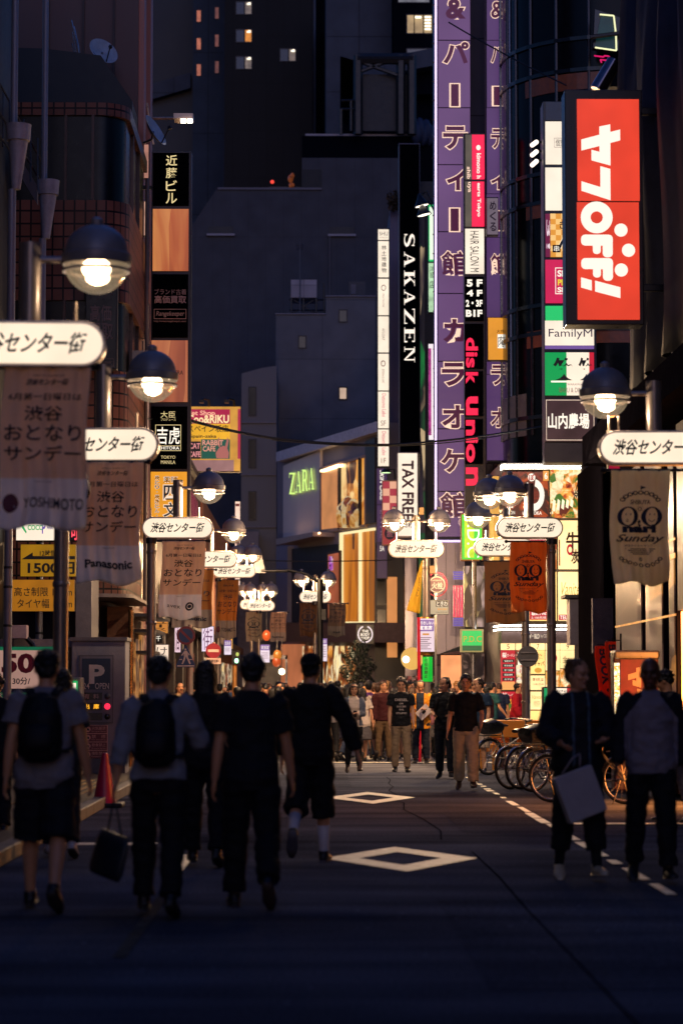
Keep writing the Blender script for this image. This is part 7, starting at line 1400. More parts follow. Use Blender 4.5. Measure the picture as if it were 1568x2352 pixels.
def hand(mb, w, d, s, curl=22, n=8, fw=None):
    d = d.normalized(); side = (fw - d*fw.dot(d)).normalized() if fw is not None else (Vector((0, 1, 0)) - d*d.y).normalized(); pal = d.cross(side).normalized()*(1)
    if pal.x*s > 0: pal = -pal                                  # palm turned towards the body
    mb.tube([w-d*.02, w+d*.02, w+d*.055, w+d*.092], [(.024, .017), (.034, .017), (.042, .016), (.038, .012)], 10, side=side)
    for i, (o, L, r) in enumerate(((.030, .068, .0085), (.010, .078, .009), (-.011, .072, .0086), (-.031, .056, .0075))):
        b = w + d*.085 + side*o; c = curl + 6*i; f = (side*o*2.2 + d).normalized()
        q1 = b + f*L*.45; d2 = (f*math.cos(R(c)) + pal*math.sin(R(c))); q2 = q1 + d2*L*.33; d3 = (f*math.cos(R(c*2)) + pal*math.sin(R(c*2))); q3 = q2 + d3*L*.26
        mb.tube([b-f*.02, q1, q2, q3], [r*1.05, r, r*.92, r*.7], n, side=side)
    b = w + d*.028 + side*.026; q1 = b + (d*.6+side*.75).normalized()*.042; q2 = q1 + (d*.9+side*.3+pal*.35).normalized()*.036
    mb.tube([b-side*.012, q1, q2], [.0125, .011, .008], n, side=pal)
def limb(mb, pts, rad, n=12, sub=True): mb.tube(pts, rad, n)
def person(label, loc, yaw, pose, top, bottom, H=1.72, sex='m', hair='short', hairc='#0d0b0d', skin='b', vox=.0075, shoes='#14141a', cat='person', group=None, sleeve=.62, hem=.84, legs='long', loose=.012, tloose=.018, topfn=None, topmats=None, socks=None, skirt=None, wrinkle=.010, long_sleeve=False, over=None, name='person', collar=False, shoe_sole=None, cuff=None):
    J = skeleton(sex, pose); s_ = H/1.72
    t = thing(name, label, cat, loc, 0, group); t.location = loc; t.rotation_euler = (0, 0, R(yaw)); t.scale = (s_, s_, s_); ORG[t.name] = Vector((0, 0, 0)); dz = Vector((0, 0, J['dz']))
    T, TR = J['T'], TOR[sex]; f_ = sex == 'f'
    # --- body: one continuous skin
    b = MB(); b.tube([T((0, cy_, z)) for z, cy_, _, _ in TR], [(rx*.94, ry*.94) for _, _, rx, ry in TR], 16)
    Hm = J['head']; hs = .96 if f_ else 1.0
    hp = lambda x, y, z: Hm @ Vector((x*hs, y*hs, z*hs))
    b.tube([J['neck'] - Vector((0, 0, .05)), J['neck'] + Vector((0, 0, .02)), hp(0, -.012, -.07), hp(0, -.004, -.01)], [.058, .054, .053, .05] if not f_ else [.05, .045, .044, .045], 12)
    hb = MB(); hb.tube([(0, cy_, z) for z, cy_, _, _ in HEADP], [(rx, ry) for _, _, rx, ry in HEADP], 18); hb.ell((0, .098, -.022), (.014, .018, .022), 8); hb.ell((0, .106, -.032), (.017, .013, .011), 8); hb.ell((0, .086, .026), (.05, .014, .012), 10)
    hb.ell((0, .078, -.062), (.026, .018, .014), 8); hb.ell((0, .075, -.098), (.024, .02, .014), 8)
    for q in (-1, 1): hb.ell((q*.076, -.006, -.012), (.010, .020, .031), 8); hb.ell((q*.044, .066, -.024), (.022, .02, .018), 8)
    hb.v = [tuple(hp(*p)) for p in hb.v]; b.add(hb.v, hb.f)
    for sh, e, w, d1, d2, s in J['arms']:
        k = .88 if f_ else 1
        b.tube([sh - d1*.02, sh + d1*.06, sh.lerp(e, .6), e, e + d2*.07, e.lerp(w, .75), w], [.048*k, .05*k, .042*k, .036*k, .039*k, .031*k, .026*k], 10); hand(b, w, d2, s, pose.get('curl', 24))
    for h, k_, an, fd, up, s in J['legs']:
        b.tube([h + Vector((0, 0, .03)), h.lerp(k_, .25), h.lerp(k_, .7), k_, k_.lerp(an, .28), k_.lerp(an, .7), an, an - up*.03], [.082, .083, .062, .053, .055, .042, .034, .034], 12)
        b.tube([an - up*.05 - fd*.05, an - up*.045, an - up*.055 + fd*.09, an - up*.065 + fd*.165], [(.032, .03), (.036, .042), (.04, .026), (.028, .014)], 10)
    b.v = [tuple(Vector(p)+dz) for p in b.v]
    iv = (Matrix.Translation(dz) @ Hm).inverted(); iv3 = np.array(iv)
    def face(c):
        l = c @ iv3[:3, :3].T + iv3[:3, 3]; ax = np.abs(l[:, 0]); y, z = l[:, 1], l[:, 2]; r = np.zeros(len(c), 'i')
        fr = (y > .05)
        r[fr & (np.abs(ax-.031) < .014) & (np.abs(z-.004) < .0065)] = 1; r[fr & (np.abs(ax-.032) < .02) & (np.abs(z-.026) < .0045)] = 3; r[fr & (ax < .024) & (np.abs(z+.062) < .006)] = 2
        return r
    ALLB = _part('body', paint(remesh(b, vox, 2, name='body'), [SKIN[skin], EYE, LIP, BROW], face), t)
    # --- trousers / shorts / skirt
    if skirt is None:
        b = MB(); wz = 1.02; b.tube([T((0, cy_, z)) for z, cy_, _, _ in TR if z <= wz+.05], [(rx+tloose*.6, ry+tloose*.6) for z, _, rx, ry in TR if z <= wz+.05], 16)
        for h, k_, an, fd, up, s in J['legs']:
            L = tloose
            if legs == 'long': b.tube([h+Vector((0, 0, .04)), h.lerp(k_, .25), h.lerp(k_, .7), k_, k_.lerp(an, .3), k_.lerp(an, .7), k_.lerp(an, .97) if cuff is None else k_.lerp(an, cuff)], [.085+L*.8, .086+L, .066+L*1.1, .058+L*1.15, .060+L*1.1, .05+L*1.2, .045+L*1.35], 12)
            else: e_ = k_.lerp(an, .06 if legs == 'short' else .3); b.tube([h+Vector((0, 0, .04)), h.lerp(k_, .3), h.lerp(k_, .75), e_], [.085+L, .088+L, .075+L*1.4, .07+L*1.6], 12)
        b.v = [tuple(Vector(p)+dz) for p in b.v]; _part('trousers' if legs == 'long' else 'shorts', paint(remesh(b, vox*1.25, 3, wrinkle, 11), [FAB(bottom)], None), t)
    else:
        b = MB(); zs = [1.04, .97, .88, .75, skirt+.15, skirt]; b.tube([T((0, 0, z)) for z in zs], [(.135, .10), (.155, .115), (.178, .132), (.2, .155), (.215, .175), (.225, .19)], 18); b.v = [tuple(Vector(p)+dz) for p in b.v]; _part('skirt', paint(remesh(b, vox*1.25, 3, .012, 12), [FAB(bottom)], None), t)
    # --- top
    b = MB(); L = loose; rg = [q for q in TR if q[0] >= hem-.02][:-1]
    if rg[0][0] > hem+.02: rg = [(hem, 0, .16, .115)] + rg
    b.tube([T((0, cy_, z)) for z, cy_, _, _ in rg] + [T((0, -.01, 1.472))], [(rx+L*(1.5 if z < 1.1 else 1.0), ry+L*(1.5 if z < 1.1 else 1.0)) for z, _, rx, ry in rg] + [(.069, .066) if not f_ else (.072, .066)], 18)
    for sh, e, w, d1, d2, s in J['arms']:
        k = .88 if f_ else 1
        pts = [sh - d1*.03 - Vector((s*.03, 0, 0)), sh + d1*.02, sh + d1*.09]; rd = [.05*k+L, .062*k+L*.9, .058*k+L]
        if long_sleeve: pts += [sh.lerp(e, .75), e, e.lerp(w, .3), e.lerp(w, .7), e.lerp(w, .96)]; rd += [.048*k+L, .043*k+L*1.1, .045*k+L*1.1, .036*k+L*1.1, .031*k+L*.9]
        elif sleeve > 1: pts += [sh.lerp(e, .7), e, e.lerp(w, sleeve-1)]; rd += [.05*k+L, .044*k+L*1.1, .044*k+L]
        else: pts += [sh.lerp(e, sleeve)]; rd += [.053*k+L*1.5]
        b.tube(pts, rd, 12)
    if collar: b.tube([T((0, -.012, 1.45)), T((0, -.012, 1.50))], [(.078, .072), (.066, .064)], 14)
    b.v = [tuple(Vector(p)+dz) for p in b.v]
    _part('shirt' if not long_sleeve else 'long_sleeved_top', paint(remesh(b, vox*1.1, 3, wrinkle, 10), topmats or [FAB(top)], topfn), t)
    # --- shoes
    for h, k_, an, fd, up, s in J['legs']:
        b = MB(); sd = fd.cross(up); b.tube([an - up*.052 - fd*.068, an - up*.05 - fd*.04, an - up*.045 + fd*.02, an - up*.055 + fd*.09, an - up*.062 + fd*.15, an - up*.07 + fd*.185], [(.024, .022), (.038, .034), (.042, .042), (.047, .030), (.044, .022), (.024, .012)], 12, side=sd); b.tube([an + up*.01 - fd*.012, an - up*.05 - fd*.005], [.044, .046], 10)
        b.v = [tuple(Vector(p)+dz) for p in b.v]; o = _part('shoe', paint(remesh(b, vox, 2), [D(shoes, .45)], None), t)
        b = MB(); b.tube([an - up*.078 - fd*.075, an - up*.078 + fd*.0, an - up*.078 + fd*.1, an - up*.076 + fd*.195], [(.03, .009), (.041, .010), (.049, .010), (.022, .008)], 12, side=sd); b.v = [tuple(Vector(p)+dz) for p in b.v]; b.build('sole', [D(shoe_sole or '#2a2626', .6)], o, smooth='all', local=True)
        if socks: b = MB(); b.tube([k_.lerp(an, .45), k_.lerp(an, .8), an, an-up*.04], [.053, .044, .041, .042], 12); b.v = [tuple(Vector(p)+dz) for p in b.v]; b.build('sock', [FAB(socks)], t, smooth='all', local=True)
    # --- hair
    b = MB(); q = lambda c, r, n=12: b.ell(c, r, n)
    if hair in ('short', 'mop', 'bob', 'long', 'bun', 'spiky'):
        q((0, -.022, .036), (.0845, .104, .094)); q((0, -.062, -.012), (.070, .052, .066))
        for s in (-1, 1): q((s*.066, -.012, .022), (.018, .045, .042), 8)
    if hair in ('short', 'mop', 'bob', 'long') and vox < .01:
        rh = random.Random(len(label)*7)
        for k in range(70):
            a, e_ = rh.uniform(0, 6.283), rh.uniform(-.15, 1.4); v = Vector((math.cos(a)*math.cos(e_)*.084, -.022+math.sin(a)*math.cos(e_)*.104, .036+math.sin(e_)*.092))
            if v.y < .055 or v.z > .09: b.tube([v*.92, v*1.03+Vector((rh.uniform(-.01, .01), -.006, -.014)), v*1.04+Vector((rh.uniform(-.014, .014), -.012, -.034))], [.014, .011, .003], 6)
    if hair == 'mop': q((0, .05, .078), (.062, .040, .030)); [q((s*.048, .05, .066), (.028, .032, .030), 8) for s in (-1, 1)]; q((0, -.03, .05), (.092, .106, .094))
    if hair == 'spiky':
        for k in range(26): a = k*2.4; r = .03+.05*((k*.37) % 1); q((r*math.cos(a), -.02+r*1.15*math.sin(a), .11-r*.25), (.016, .016, .03), 6)
    if hair in ('bob', 'long'):
        zb = -.12 if hair == 'bob' else -.30
        b.tube([(0, -.045, .04), (0, -.055, -.03), (0, -.062, -.09), (0, -.072, zb*.8), (0, -.08, zb)], [(.088, .075), (.094, .066), (.092, .052), (.09, .042), (.07, .022)], 14)
        for s in (-1, 1): b.tube([(s*.066, .022, .06), (s*.083, .02, .0), (s*.084, .012, -.06), (s*.08, .0, -.115)], [.022, .020, .021, .014], 8)
        b.tube([(-.06, .072, .062), (0, .088, .064), (.06, .072, .062)], [.018, .02, .018], 8)
    if hair == 'bun': q((0, -.095, .075), .042, 10)
    if hair == 'buzz': q((0, -.014, .030), (.080, .102, .094)); q((0, -.058, -.01), (.066, .05, .05))
    if hair == 'cap':
        q((0, -.02, .02), (.081, .10, .07)); q((0, -.062, -.02), (.068, .045, .05))
    if b.v:
        b.v = [tuple((Matrix.Translation(dz) @ Hm) @ Vector((x*hs, y*hs, z*hs))) for x, y, z in b.v]; _part('hair', paint(remesh(b, max(.0055, vox*.8), 2, .009 if hair != 'buzz' else .001, 42), [HR(hairc)], None), t)
    if hair == 'cap':
        b = MB(); q2 = lambda *a: b.ell(*a); b.ell((0, -.012, .062), (.090, .110, .072), 18); b.tube([(0, -.012, .036), (0, -.012, .066)], [(.0915, .1115), (.091, .111)], 18); b.tube([(0, -.10, .048), (0, -.165, .032)], [(.072, .01), (.05, .006)], 12); b.v = [tuple((Matrix.Translation(dz) @ Hm) @ Vector(p)) for p in b.v]; b.build('cap', [FAB('#0e0e13')], t, smooth='all', local=True)
    t['_dz'] = J['dz']; PEO[t.name] = (J, dz, s_, loc, yaw)
    if over: over(t, J, dz)
    return t
PEO = {}
def _part(name, me, par):
    o = bpy.data.objects.new(name, me); ALL.append(o); o.parent = par; ORG[o.name] = Vector((0, 0, 0)); return o
def carried(name, label, cat, p, group=None):
    """a thing a person carries: same frame as that person"""
    J, dz, s_, loc, yaw = PEO[p.name]; t = thing(name, label, cat, loc, 0, group); t.location = loc; t.rotation_euler = (0, 0, R(yaw)); t.scale = (s_, s_, s_); ORG[t.name] = Vector((0, 0, 0)); return t, J, dz
def backpack(label, p, col='#0b0b10', straps_front=False, size=1.0):
    t, J, dz = carried('backpack', label, 'backpack', p); T = J['T']; M = FAB(col, .6); k = size
    b = MB(); b.tube([T((0, -.20, .99-.02*k)), T((0, -.21, 1.02)), T((0, -.225, 1.12)), T((0, -.215, 1.28)), T((0, -.19, 1.38)), T((0, -.175, 1.42))], [(.09*k, .06), (.145*k, .095), (.152*k, .105), (.145*k, .095), (.11*k, .075), (.05*k, .04)], 16); b.v = [tuple(Vector(q)+dz) for q in b.v]; _part('bag', paint(remesh(b, .010, 3, .006, 9), [M], None), t)
    b = MB(); b.tube([T((0, -.30, 1.03)), T((0, -.315, 1.09)), T((0, -.305, 1.18)), T((0, -.29, 1.22))], [(.08*k, .03), (.10*k, .04), (.10*k, .035), (.07*k, .02)], 14); b.v = [tuple(Vector(q)+dz) for q in b.v]; b.build('front_pocket', [FAB('#121218', .6)], t, smooth='all', local=True)
    for s in (-1, 1):
        b = MB(); b.tube([T((s*.07, -.16, 1.41)), T((s*.098, -.09, 1.462)), T((s*.112, .02, 1.45)), T((s*.122, .115, 1.36)), T((s*.142, .128, 1.22)), T((s*.165, .03, 1.08)), T((s*.145, -.12, 1.04))], [(.03, .008)]*7, 10, side=(1, 0, 0)); b.v = [tuple(Vector(q)+dz) for q in b.v]; b.build('strap', [M], t, smooth='all', local=True)
    return t
NEARV, MIDV, CRV = .0068, .0088, .0145
def at(px, py): g = G(px, py); return (g.x, g.y, 0)
WALKA = dict(legs=[(20, 6, 2), (-14, 20, 2)], arms=[(-16, 9, 14, 4), (18, 9, 24, 6)])
WALKB = dict(legs=[(-16, 32, 2), (18, 5, 2)], arms=[(16, 9, 22, 6), (-18, 9, 12, 4)])
# ---- near figures walking away
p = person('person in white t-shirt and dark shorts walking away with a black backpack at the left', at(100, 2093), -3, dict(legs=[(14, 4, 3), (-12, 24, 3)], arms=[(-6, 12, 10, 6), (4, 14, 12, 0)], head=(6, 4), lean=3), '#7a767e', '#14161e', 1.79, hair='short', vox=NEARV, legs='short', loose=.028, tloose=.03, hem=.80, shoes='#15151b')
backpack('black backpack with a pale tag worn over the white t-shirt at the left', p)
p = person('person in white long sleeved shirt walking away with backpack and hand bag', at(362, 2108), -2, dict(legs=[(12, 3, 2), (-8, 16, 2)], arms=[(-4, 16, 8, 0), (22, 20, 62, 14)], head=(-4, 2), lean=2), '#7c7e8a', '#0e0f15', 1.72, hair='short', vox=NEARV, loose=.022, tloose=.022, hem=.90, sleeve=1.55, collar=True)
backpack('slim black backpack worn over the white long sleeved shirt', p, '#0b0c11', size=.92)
t, J, dz = carried('hand_bag', 'dark flat document bag held low in the left hand of the white shirted person', 'bag', p); w = J['arms'][0][2] + dz + Vector((-.01, .01, -.10))
b = MB(); c = w + Vector((-.03, 0, -.40)); Mx = Matrix.Translation(c) @ Matrix.Rotation(R(14), 4, 'Y') @ Matrix.Rotation(R(-50), 4, 'Z'); b.tube([(0, 0, -.15), (0, 0, -.1), (0, 0, .08), (0, 0, .15)], [(.18, .035), (.20, .05), (.19, .045), (.17, .02)], 14); b.xf(Mx); b.build('bag_body', [D('#0d1620', .5)], t, smooth='all', local=True, bevel=0)
b = MB(); tp = [Mx @ Vector((x, 0, .14)) for x in (-.09, .09)]; b.tube([tp[0], tp[0].lerp(w, .6), w, tp[1].lerp(w, .6), tp[1]], .007, 6); b.build('bag_handle', [BLK], t, smooth='all', local=True)
p = person('person in dark grey t-shirt and black trousers walking away in the middle, one heel lifted', at(577, 2087), 0, dict(legs=[(10, 2, 3), (-10, 36, 3)], arms=[(-5, 11, 8, 4), (4, 13, 14, 0)], head=(0, 3), lean=2), '#14161d', '#0d0e14', 1.78, hair='short', vox=NEARV, loose=.022, tloose=.026, hem=.80, sleeve=.75, shoe_sole='#3a2a28')
def shirt_print(p_):
    pass
p5 = person('person in black long sleeved top and cap with white socks swinging one arm out', at(712, 1982), -4, dict(legs=[(-14, 42, 2), (8, 4, 2)], arms=[(-2, 10, 10, 4), (-10, 31, 8, -4)], head=(-6, -2), lean=3, twist=-4), '#0c0d12', '#0d0d13', 1.84, hair='cap', vox=NEARV, loose=.03, tloose=.02, hem=.80, legs='knee', long_sleeve=True, socks='#c8bfc4', shoes='#1c1a22', shoe_sole='#5a5560')
p = person('person with long black hair in dark top and trousers between the two backpack wearers', at(470, 1992), 0, dict(legs=[(10, 3, 2), (-8, 14, 2)], arms=[(4, 8, 30, 8), (-3, 8, 12, 4)]), '#0f1016', '#101117', 1.74, 'f', hair='long', vox=NEARV, loose=.03, tloose=.02, hem=.80, sleeve=.8)
person('person with dark hair half hidden behind the white t-shirt wearer', at(140, 1972), 4, dict(legs=[(8, 3, 2), (-8, 14, 2)], arms=[(-5, 8, 10, 4), (10, 10, 30, 6)]), '#1c222e', '#141a26', 1.68, 'f', hair='bob', vox=MIDV, loose=.02, shoes='#a8a0a8', sleeve=.8)
person('dark clothed person cut by the left frame edge', at(-14, 1930), 6, dict(legs=[(8, 3, 2), (-8, 14, 2)], arms=[(-5, 8, 10, 4), (6, 8, 16, 6)]), '#10121a', '#0f1118', 1.66, hair='short', vox=MIDV, loose=.025)
# ---- near figures walking towards the camera
NV = FAB('#101420'); INN = FAB('#1c1c22'); TRM = FAB('#4a5a6a')
def jacket(c):
    r = np.zeros(len(c), 'i'); fr = (c[:, 1] > .03) & (c[:, 2] > .75); r[fr & (np.abs(c[:, 0]) < .055)] = 1; r[fr & (np.abs(np.abs(c[:, 0])-.064) < .010)] = 2; return r
p = person('person in open dark bomber jacket looking aside and carrying a large white bag', at(1328, 2022), 186, dict(legs=[(12, 4, 3), (-6, 12, 3)], arms=[(14, 16, 66, 34), (12, 20, 60, 30)], head=(38, 4), lean=0), '#101420', '#12131a', 1.73, skin='b', hair='spiky', hairc='#5a402a', vox=NEARV, loose=.042, tloose=.03, hem=.84, long_sleeve=True, topmats=[NV, INN, TRM], topfn=jacket, shoes='#a8a090', shoe_sole='#c0b8a8', cuff=.72, wrinkle=.010, socks='#15151b')
t, J, dz = carried('paper_bag', 'large white rectangular paper bag hanging tilted before the bomber jacket wearer', 'bag', p); c = Vector((.06, .34, .70)); Mx = Matrix.Translation(c) @ Matrix.Rotation(R(20), 4, 'Y') @ Matrix.Rotation(R(8), 4, 'Z')
MB().box(-.165, -.05, -.19, .165, .05, .19).xf(Mx).build('bag_body', [D('#a09aa0', .6, var=.12, scale=5, bump=.5, bscale=7)], t, local=True, bevel=.012)
b = MB(); wl = J['arms'][0][2]+dz; q0, q1 = Mx @ Vector((-.08, 0, .20)), Mx @ Vector((.08, 0, .20)); top_ = Vector((.05, .32, 1.02)); b.tube([q0, q0.lerp(top_, .6)+Vector((0, 0, .03)), top_, q1.lerp(top_, .6)+Vector((0, 0, .03)), q1], .007, 6); b.build('bag_handle', [D('#8a8288')], t, smooth='all', local=True)
GR, NB = FAB('#77707c'), FAB('#12121c')
def raglan(c): r = np.zeros(len(c), 'i'); lim = np.interp(c[:, 2], [1.29, 1.47], [.212, .07]); r[np.abs(c[:, 0]) > lim] = 1; return r
person('person in grey raglan shirt with black sleeves walking towards the viewer', at(1496, 2028), 178, dict(legs=[(10, 4, 3), (-8, 14, 3)], arms=[(-8, 13, 18, 4), (6, 14, 12, 0)], head=(-12, 2), lean=0), '#8f8894', '#0f1016', 1.74, skin='d', hair='buzz', vox=NEARV, loose=.028, tloose=.022, hem=.80, long_sleeve=True, topmats=[GR, NB], topfn=raglan)
p = person('person in navy jacket with bowed head at the right frame edge', at(1552, 1893), 60, dict(legs=[(6, 3, 2), (-6, 10, 2)], arms=[(16, 8, 50, 10), (10, 8, 40, 10)], head=(10, 26), lean=10), '#141e30', '#6a6468', 1.72, hair='short', vox=MIDV, loose=.04, long_sleeve=True)
# ---- middle distance, all sharp
def tee_print(t, J, dz):
    T = J['T']; b = MB()
    pl = lambda u, v, d: T((u, .008+.150*math.sqrt(max(.02, 1-(u/.21)**2)), v)) + dz
    mir = lambda it: [([(-x, y) for x, y in vs], [tuple(reversed(f)) for f in fs], o) for vs, fs, o in it]
    for s, bx in (('DIESEL', (-.12, 1.305, .12, 1.352)), ('OR', (-.04, 1.245, .04, 1.275)), ('SUCCESS', (-.085, 1.19, .085, 1.222)), ('EVIL', (-.04, 1.135, .05, 1.165)), ('STUPID', (-.10, 1.065, .10, 1.10))): put2d(b, mir(text2d(s, bx, .03)), pl)
    b.build('shirt_print', [D('#a89c98', .7)], t, local=True)
person('person in black t-shirt with white printed words and tan trousers walking towards the viewer', at(921, 1774), 180, dict(legs=[(7, 3, 2), (-4, 8, 2)], arms=[(6, 9, 16, 8), (4, 8, 16, 10)], head=(0, 12)), '#0e0f14', '#8a745c', 1.73, hair='mop', vox=MIDV, loose=.02, tloose=.014, hem=.83, over=tee_print)
CAR, WHB = FAB('#5a5f6e'), FAB('#c8b4a4')
def cardi(c): r = np.zeros(len(c), 'i'); r[(c[:, 1] > .02) & (np.abs(c[:, 0]) < .10)] = 1; r[(c[:, 2] < .93)] = 1; return r
p = person('smiling person with dark bob in grey cardigan over a pale blouse holding a phone', at(812, 1776), 184, dict(legs=[(10, 4, 1), (-8, 18, 1)], arms=[(10, 6, 84, 40), (8, 6, 88, 40)], head=(4, 6)), '#5a5f6e', '#0e0f16', 1.60, 'f', hair='bob', hairc='#1a1010', vox=MIDV, loose=.022, tloose=.008, hem=.86, long_sleeve=True, topmats=[CAR, WHB], topfn=cardi, shoes='#2a1a18', wrinkle=.010)
t, J, dz = carried('mobile_phone', 'phone held in both hands by the person in the grey cardigan', 'phone', p); MB().box(-.035, .31, 1.10, .035, .325, 1.23).build('phone_body', [D('#14141a', .2)], t, local=True, bevel=.006)
YV, NVT = FAB('#c8821e'), FAB('#1a2436')
def vest(c): r = np.zeros(len(c), 'i'); r[(c[:, 1] > .0) & (np.abs(c[:, 0]) < .085)] = 1; return r
p = person('person in open yellow work coat over navy apron reading a white sheet', at(966, 1754), 172, dict(legs=[(3, 3, 3), (-3, 4, 3)], arms=[(16, 8, 74, 26), (12, 8, 78, 26)], head=(6, 24)), '#c8821e', '#101828', 1.70, hair='short', vox=MIDV, loose=.03, hem=.72, long_sleeve=True, topmats=[YV, NVT], topfn=vest)
t, J, dz = carried('leaflet', 'white leaflet with dark mark held by the person in the yellow coat', 'paper', p); Mx = Matrix.Translation(Vector((-.10, .36, 1.08))) @ Matrix.Rotation(R(42), 4, 'Y') @ Matrix.Rotation(R(-22), 4, 'X'); o = MB().box(-.15, -.003, -.11, .15, .003, .11).xf(Mx).build('sheet', [D('#c8bcc0', .6)], t, local=True); MB().box(-.04, .003, -.03, .04, .005, .03).xf(Mx).build('print', [BLK], o, local=True)
p = person('person in black t-shirt with black backpack looking aside behind the khaki trousers', at(1022, 1790), 168, dict(legs=[(8, 4, 3), (-6, 12, 3)], arms=[(14, 10, 66, 24), (10, 9, 70, 22)], head=(-34, 2)), '#0d0f14', '#11151f', 1.69, hair='spiky', vox=MIDV, loose=.022, tloose=.02, hem=.82, sleeve=.75)
backpack('black backpack of the person looking aside near the bicycles', p)
person('person in plain black t-shirt and wide khaki trousers leading the walkers on the right', at(1070, 1816), 176, dict(legs=[(14, 6, 2), (-10, 16, 2)], arms=[(4, 16, 40, 20), (-8, 14, 18, 0)], head=(-4, 4)), '#0d0e13', '#a8967a', 1.71, hair='mop', vox=MIDV, loose=.024, tloose=.030, hem=.86, sleeve=.78, shoes='#3a241a', wrinkle=.009)
person('person in blue t-shirt and pale shorts half hidden behind the black t-shirt wearer', at(1100, 1776), 150, dict(legs=[(4, 3, 3), (-4, 6, 3)], arms=[(2, 8, 20, 6), (6, 10, 30, 8)], head=(-30, 4)), '#1e3048', '#b8a494', 1.72, hair='short', hairc='#2a1a10', vox=MIDV, legs='short', loose=.024, tloose=.03)
RDC, WHT2 = FAB('#b01c2c'), FAB('#b8a8a0')
person('person in red happi coat standing before the lit directory panels', at(1188, 1730), 250, dict(legs=[(2, 2, 3), (-2, 3, 3)], arms=[(4, 10, 20, 6), (4, 10, 22, 6)], head=(0, 4)), '#b01c2c', '#1a1618', 1.66, hair='short', vox=MIDV, loose=.05, hem=.70, long_sleeve=True)
# ---- the crowd at the crossing: a few built figures, copied with clothes of their own
CG = 'people in the crowd at the crossing'
def tmpl(sex, hair, pose, legs='long', skirt=None, ls=False, H=1.72):
    return dict(sex=sex, hair=hair, pose=pose, legs=legs, skirt=skirt, ls=ls, H=H)
STAND = dict(legs=[(2, 2, 3), (-2, 3, 3)], arms=[(2, 8, 14, 6), (2, 8, 14, 6)])
PHONE = dict(legs=[(2, 2, 2), (-3, 4, 2)], arms=[(8, 7, 78, 34), (2, 8, 14, 6)], head=(0, 18))
KINDS_ = [tmpl('m', 'short', WALKA), tmpl('f', 'long', WALKB, skirt=.52), tmpl('m', 'mop', STAND, ls=True), tmpl('f', 'bob', PHONE), tmpl('m', 'spiky', WALKB, legs='short'), tmpl('f', 'bun', STAND, skirt=.36, ls=True), tmpl('f', 'long', WALKA), tmpl('m', 'buzz', PHONE)]
HN = {'short': 'short hair', 'long': 'long hair', 'mop': 'shaggy hair', 'bob': 'bobbed hair', 'spiky': 'spiky hair', 'bun': 'bun', 'buzz': 'cropped hair'}
CT = [('white', '#b8aca4'), ('black', '#101116'), ('navy', '#1a2440'), ('maroon', '#3a1218'), ('mustard', '#7a5816'), ('grey', '#6a666c'), ('pink', '#8a5a66'), ('olive', '#4a4a26'), ('teal', '#1e4a50'), ('purple', '#4a2460'), ('beige', '#a88e70'), ('red', '#6a161e'), ('azure', '#5a7a9a'), ('brown', '#352216')]
CB = [('black', '#101015'), ('blue', '#24304a'), ('tan', '#5e4a36'), ('grey', '#4a484e'), ('white', '#a8a098')]
CH_ = [('black', '#0d0b0d'), ('brown', '#3a2214'), ('blond', '#a87840')]
protos = {}; rc = random.Random(42); used = set()
def crowd(px, Y, yaw, kind, ct, cb, ch, H, where=None):
    k = KINDS_[kind]; key = kind; x = PX(px, Y); tn, tc = CT[ct]; bn, bc = CB[cb]; hn, hc = CH_[ch]
    face_ = 'seen from behind' if math.cos(R(yaw)) > .3 else ('facing the viewer' if math.cos(R(yaw)) < -.3 else 'seen from the side')
    lb = 'person with %s %s in %s top and %s %s %s' % (hn, HN[k['hair']], tn, bn, 'skirt' if k['skirt'] else ('shorts' if k['legs'] == 'short' else 'trousers'), face_)
    if lb in used: print('DUP', lb)
    used.add(lb)
    cols = {'shirt': tc, 'long_sleeved_top': tc, 'trousers': bc, 'shorts': bc, 'skirt': bc}
    if key not in protos:
        t = person(lb, (x, Y, 0), yaw, k['pose'], tc, bc, H, k['sex'], k['hair'], hc, vox=CRV, legs=k['legs'], skirt=k['skirt'], long_sleeve=k['ls'], loose=.022, tloose=.016, group=CG); protos[key] = (t, [o for o in ALL if o.parent == t]); return t
    p0, parts = protos[key]; t = p0.copy(); ALL.append(t); t['label'] = lb; t.location = (x, Y, 0); t.rotation_euler = (0, 0, R(yaw)); t.scale = (H/1.72,)*3; ORG[t.name] = Vector((0, 0, 0))
    for o in parts:
        c = o.copy(); c.parent = t; ALL.append(c); ORG[c.name] = Vector((0, 0, 0)); st = o.name.split('.')[0]
        m = FAB(cols[st]) if st in cols else (HR(hc) if st == 'hair' else None)
        if m: c.material_slots[0].link = 'OBJECT'; c.material_slots[0].material = m
        for g in [z for z in ALL if z.parent == o]: d = g.copy(); d.parent = c; ALL.append(d)
    return t
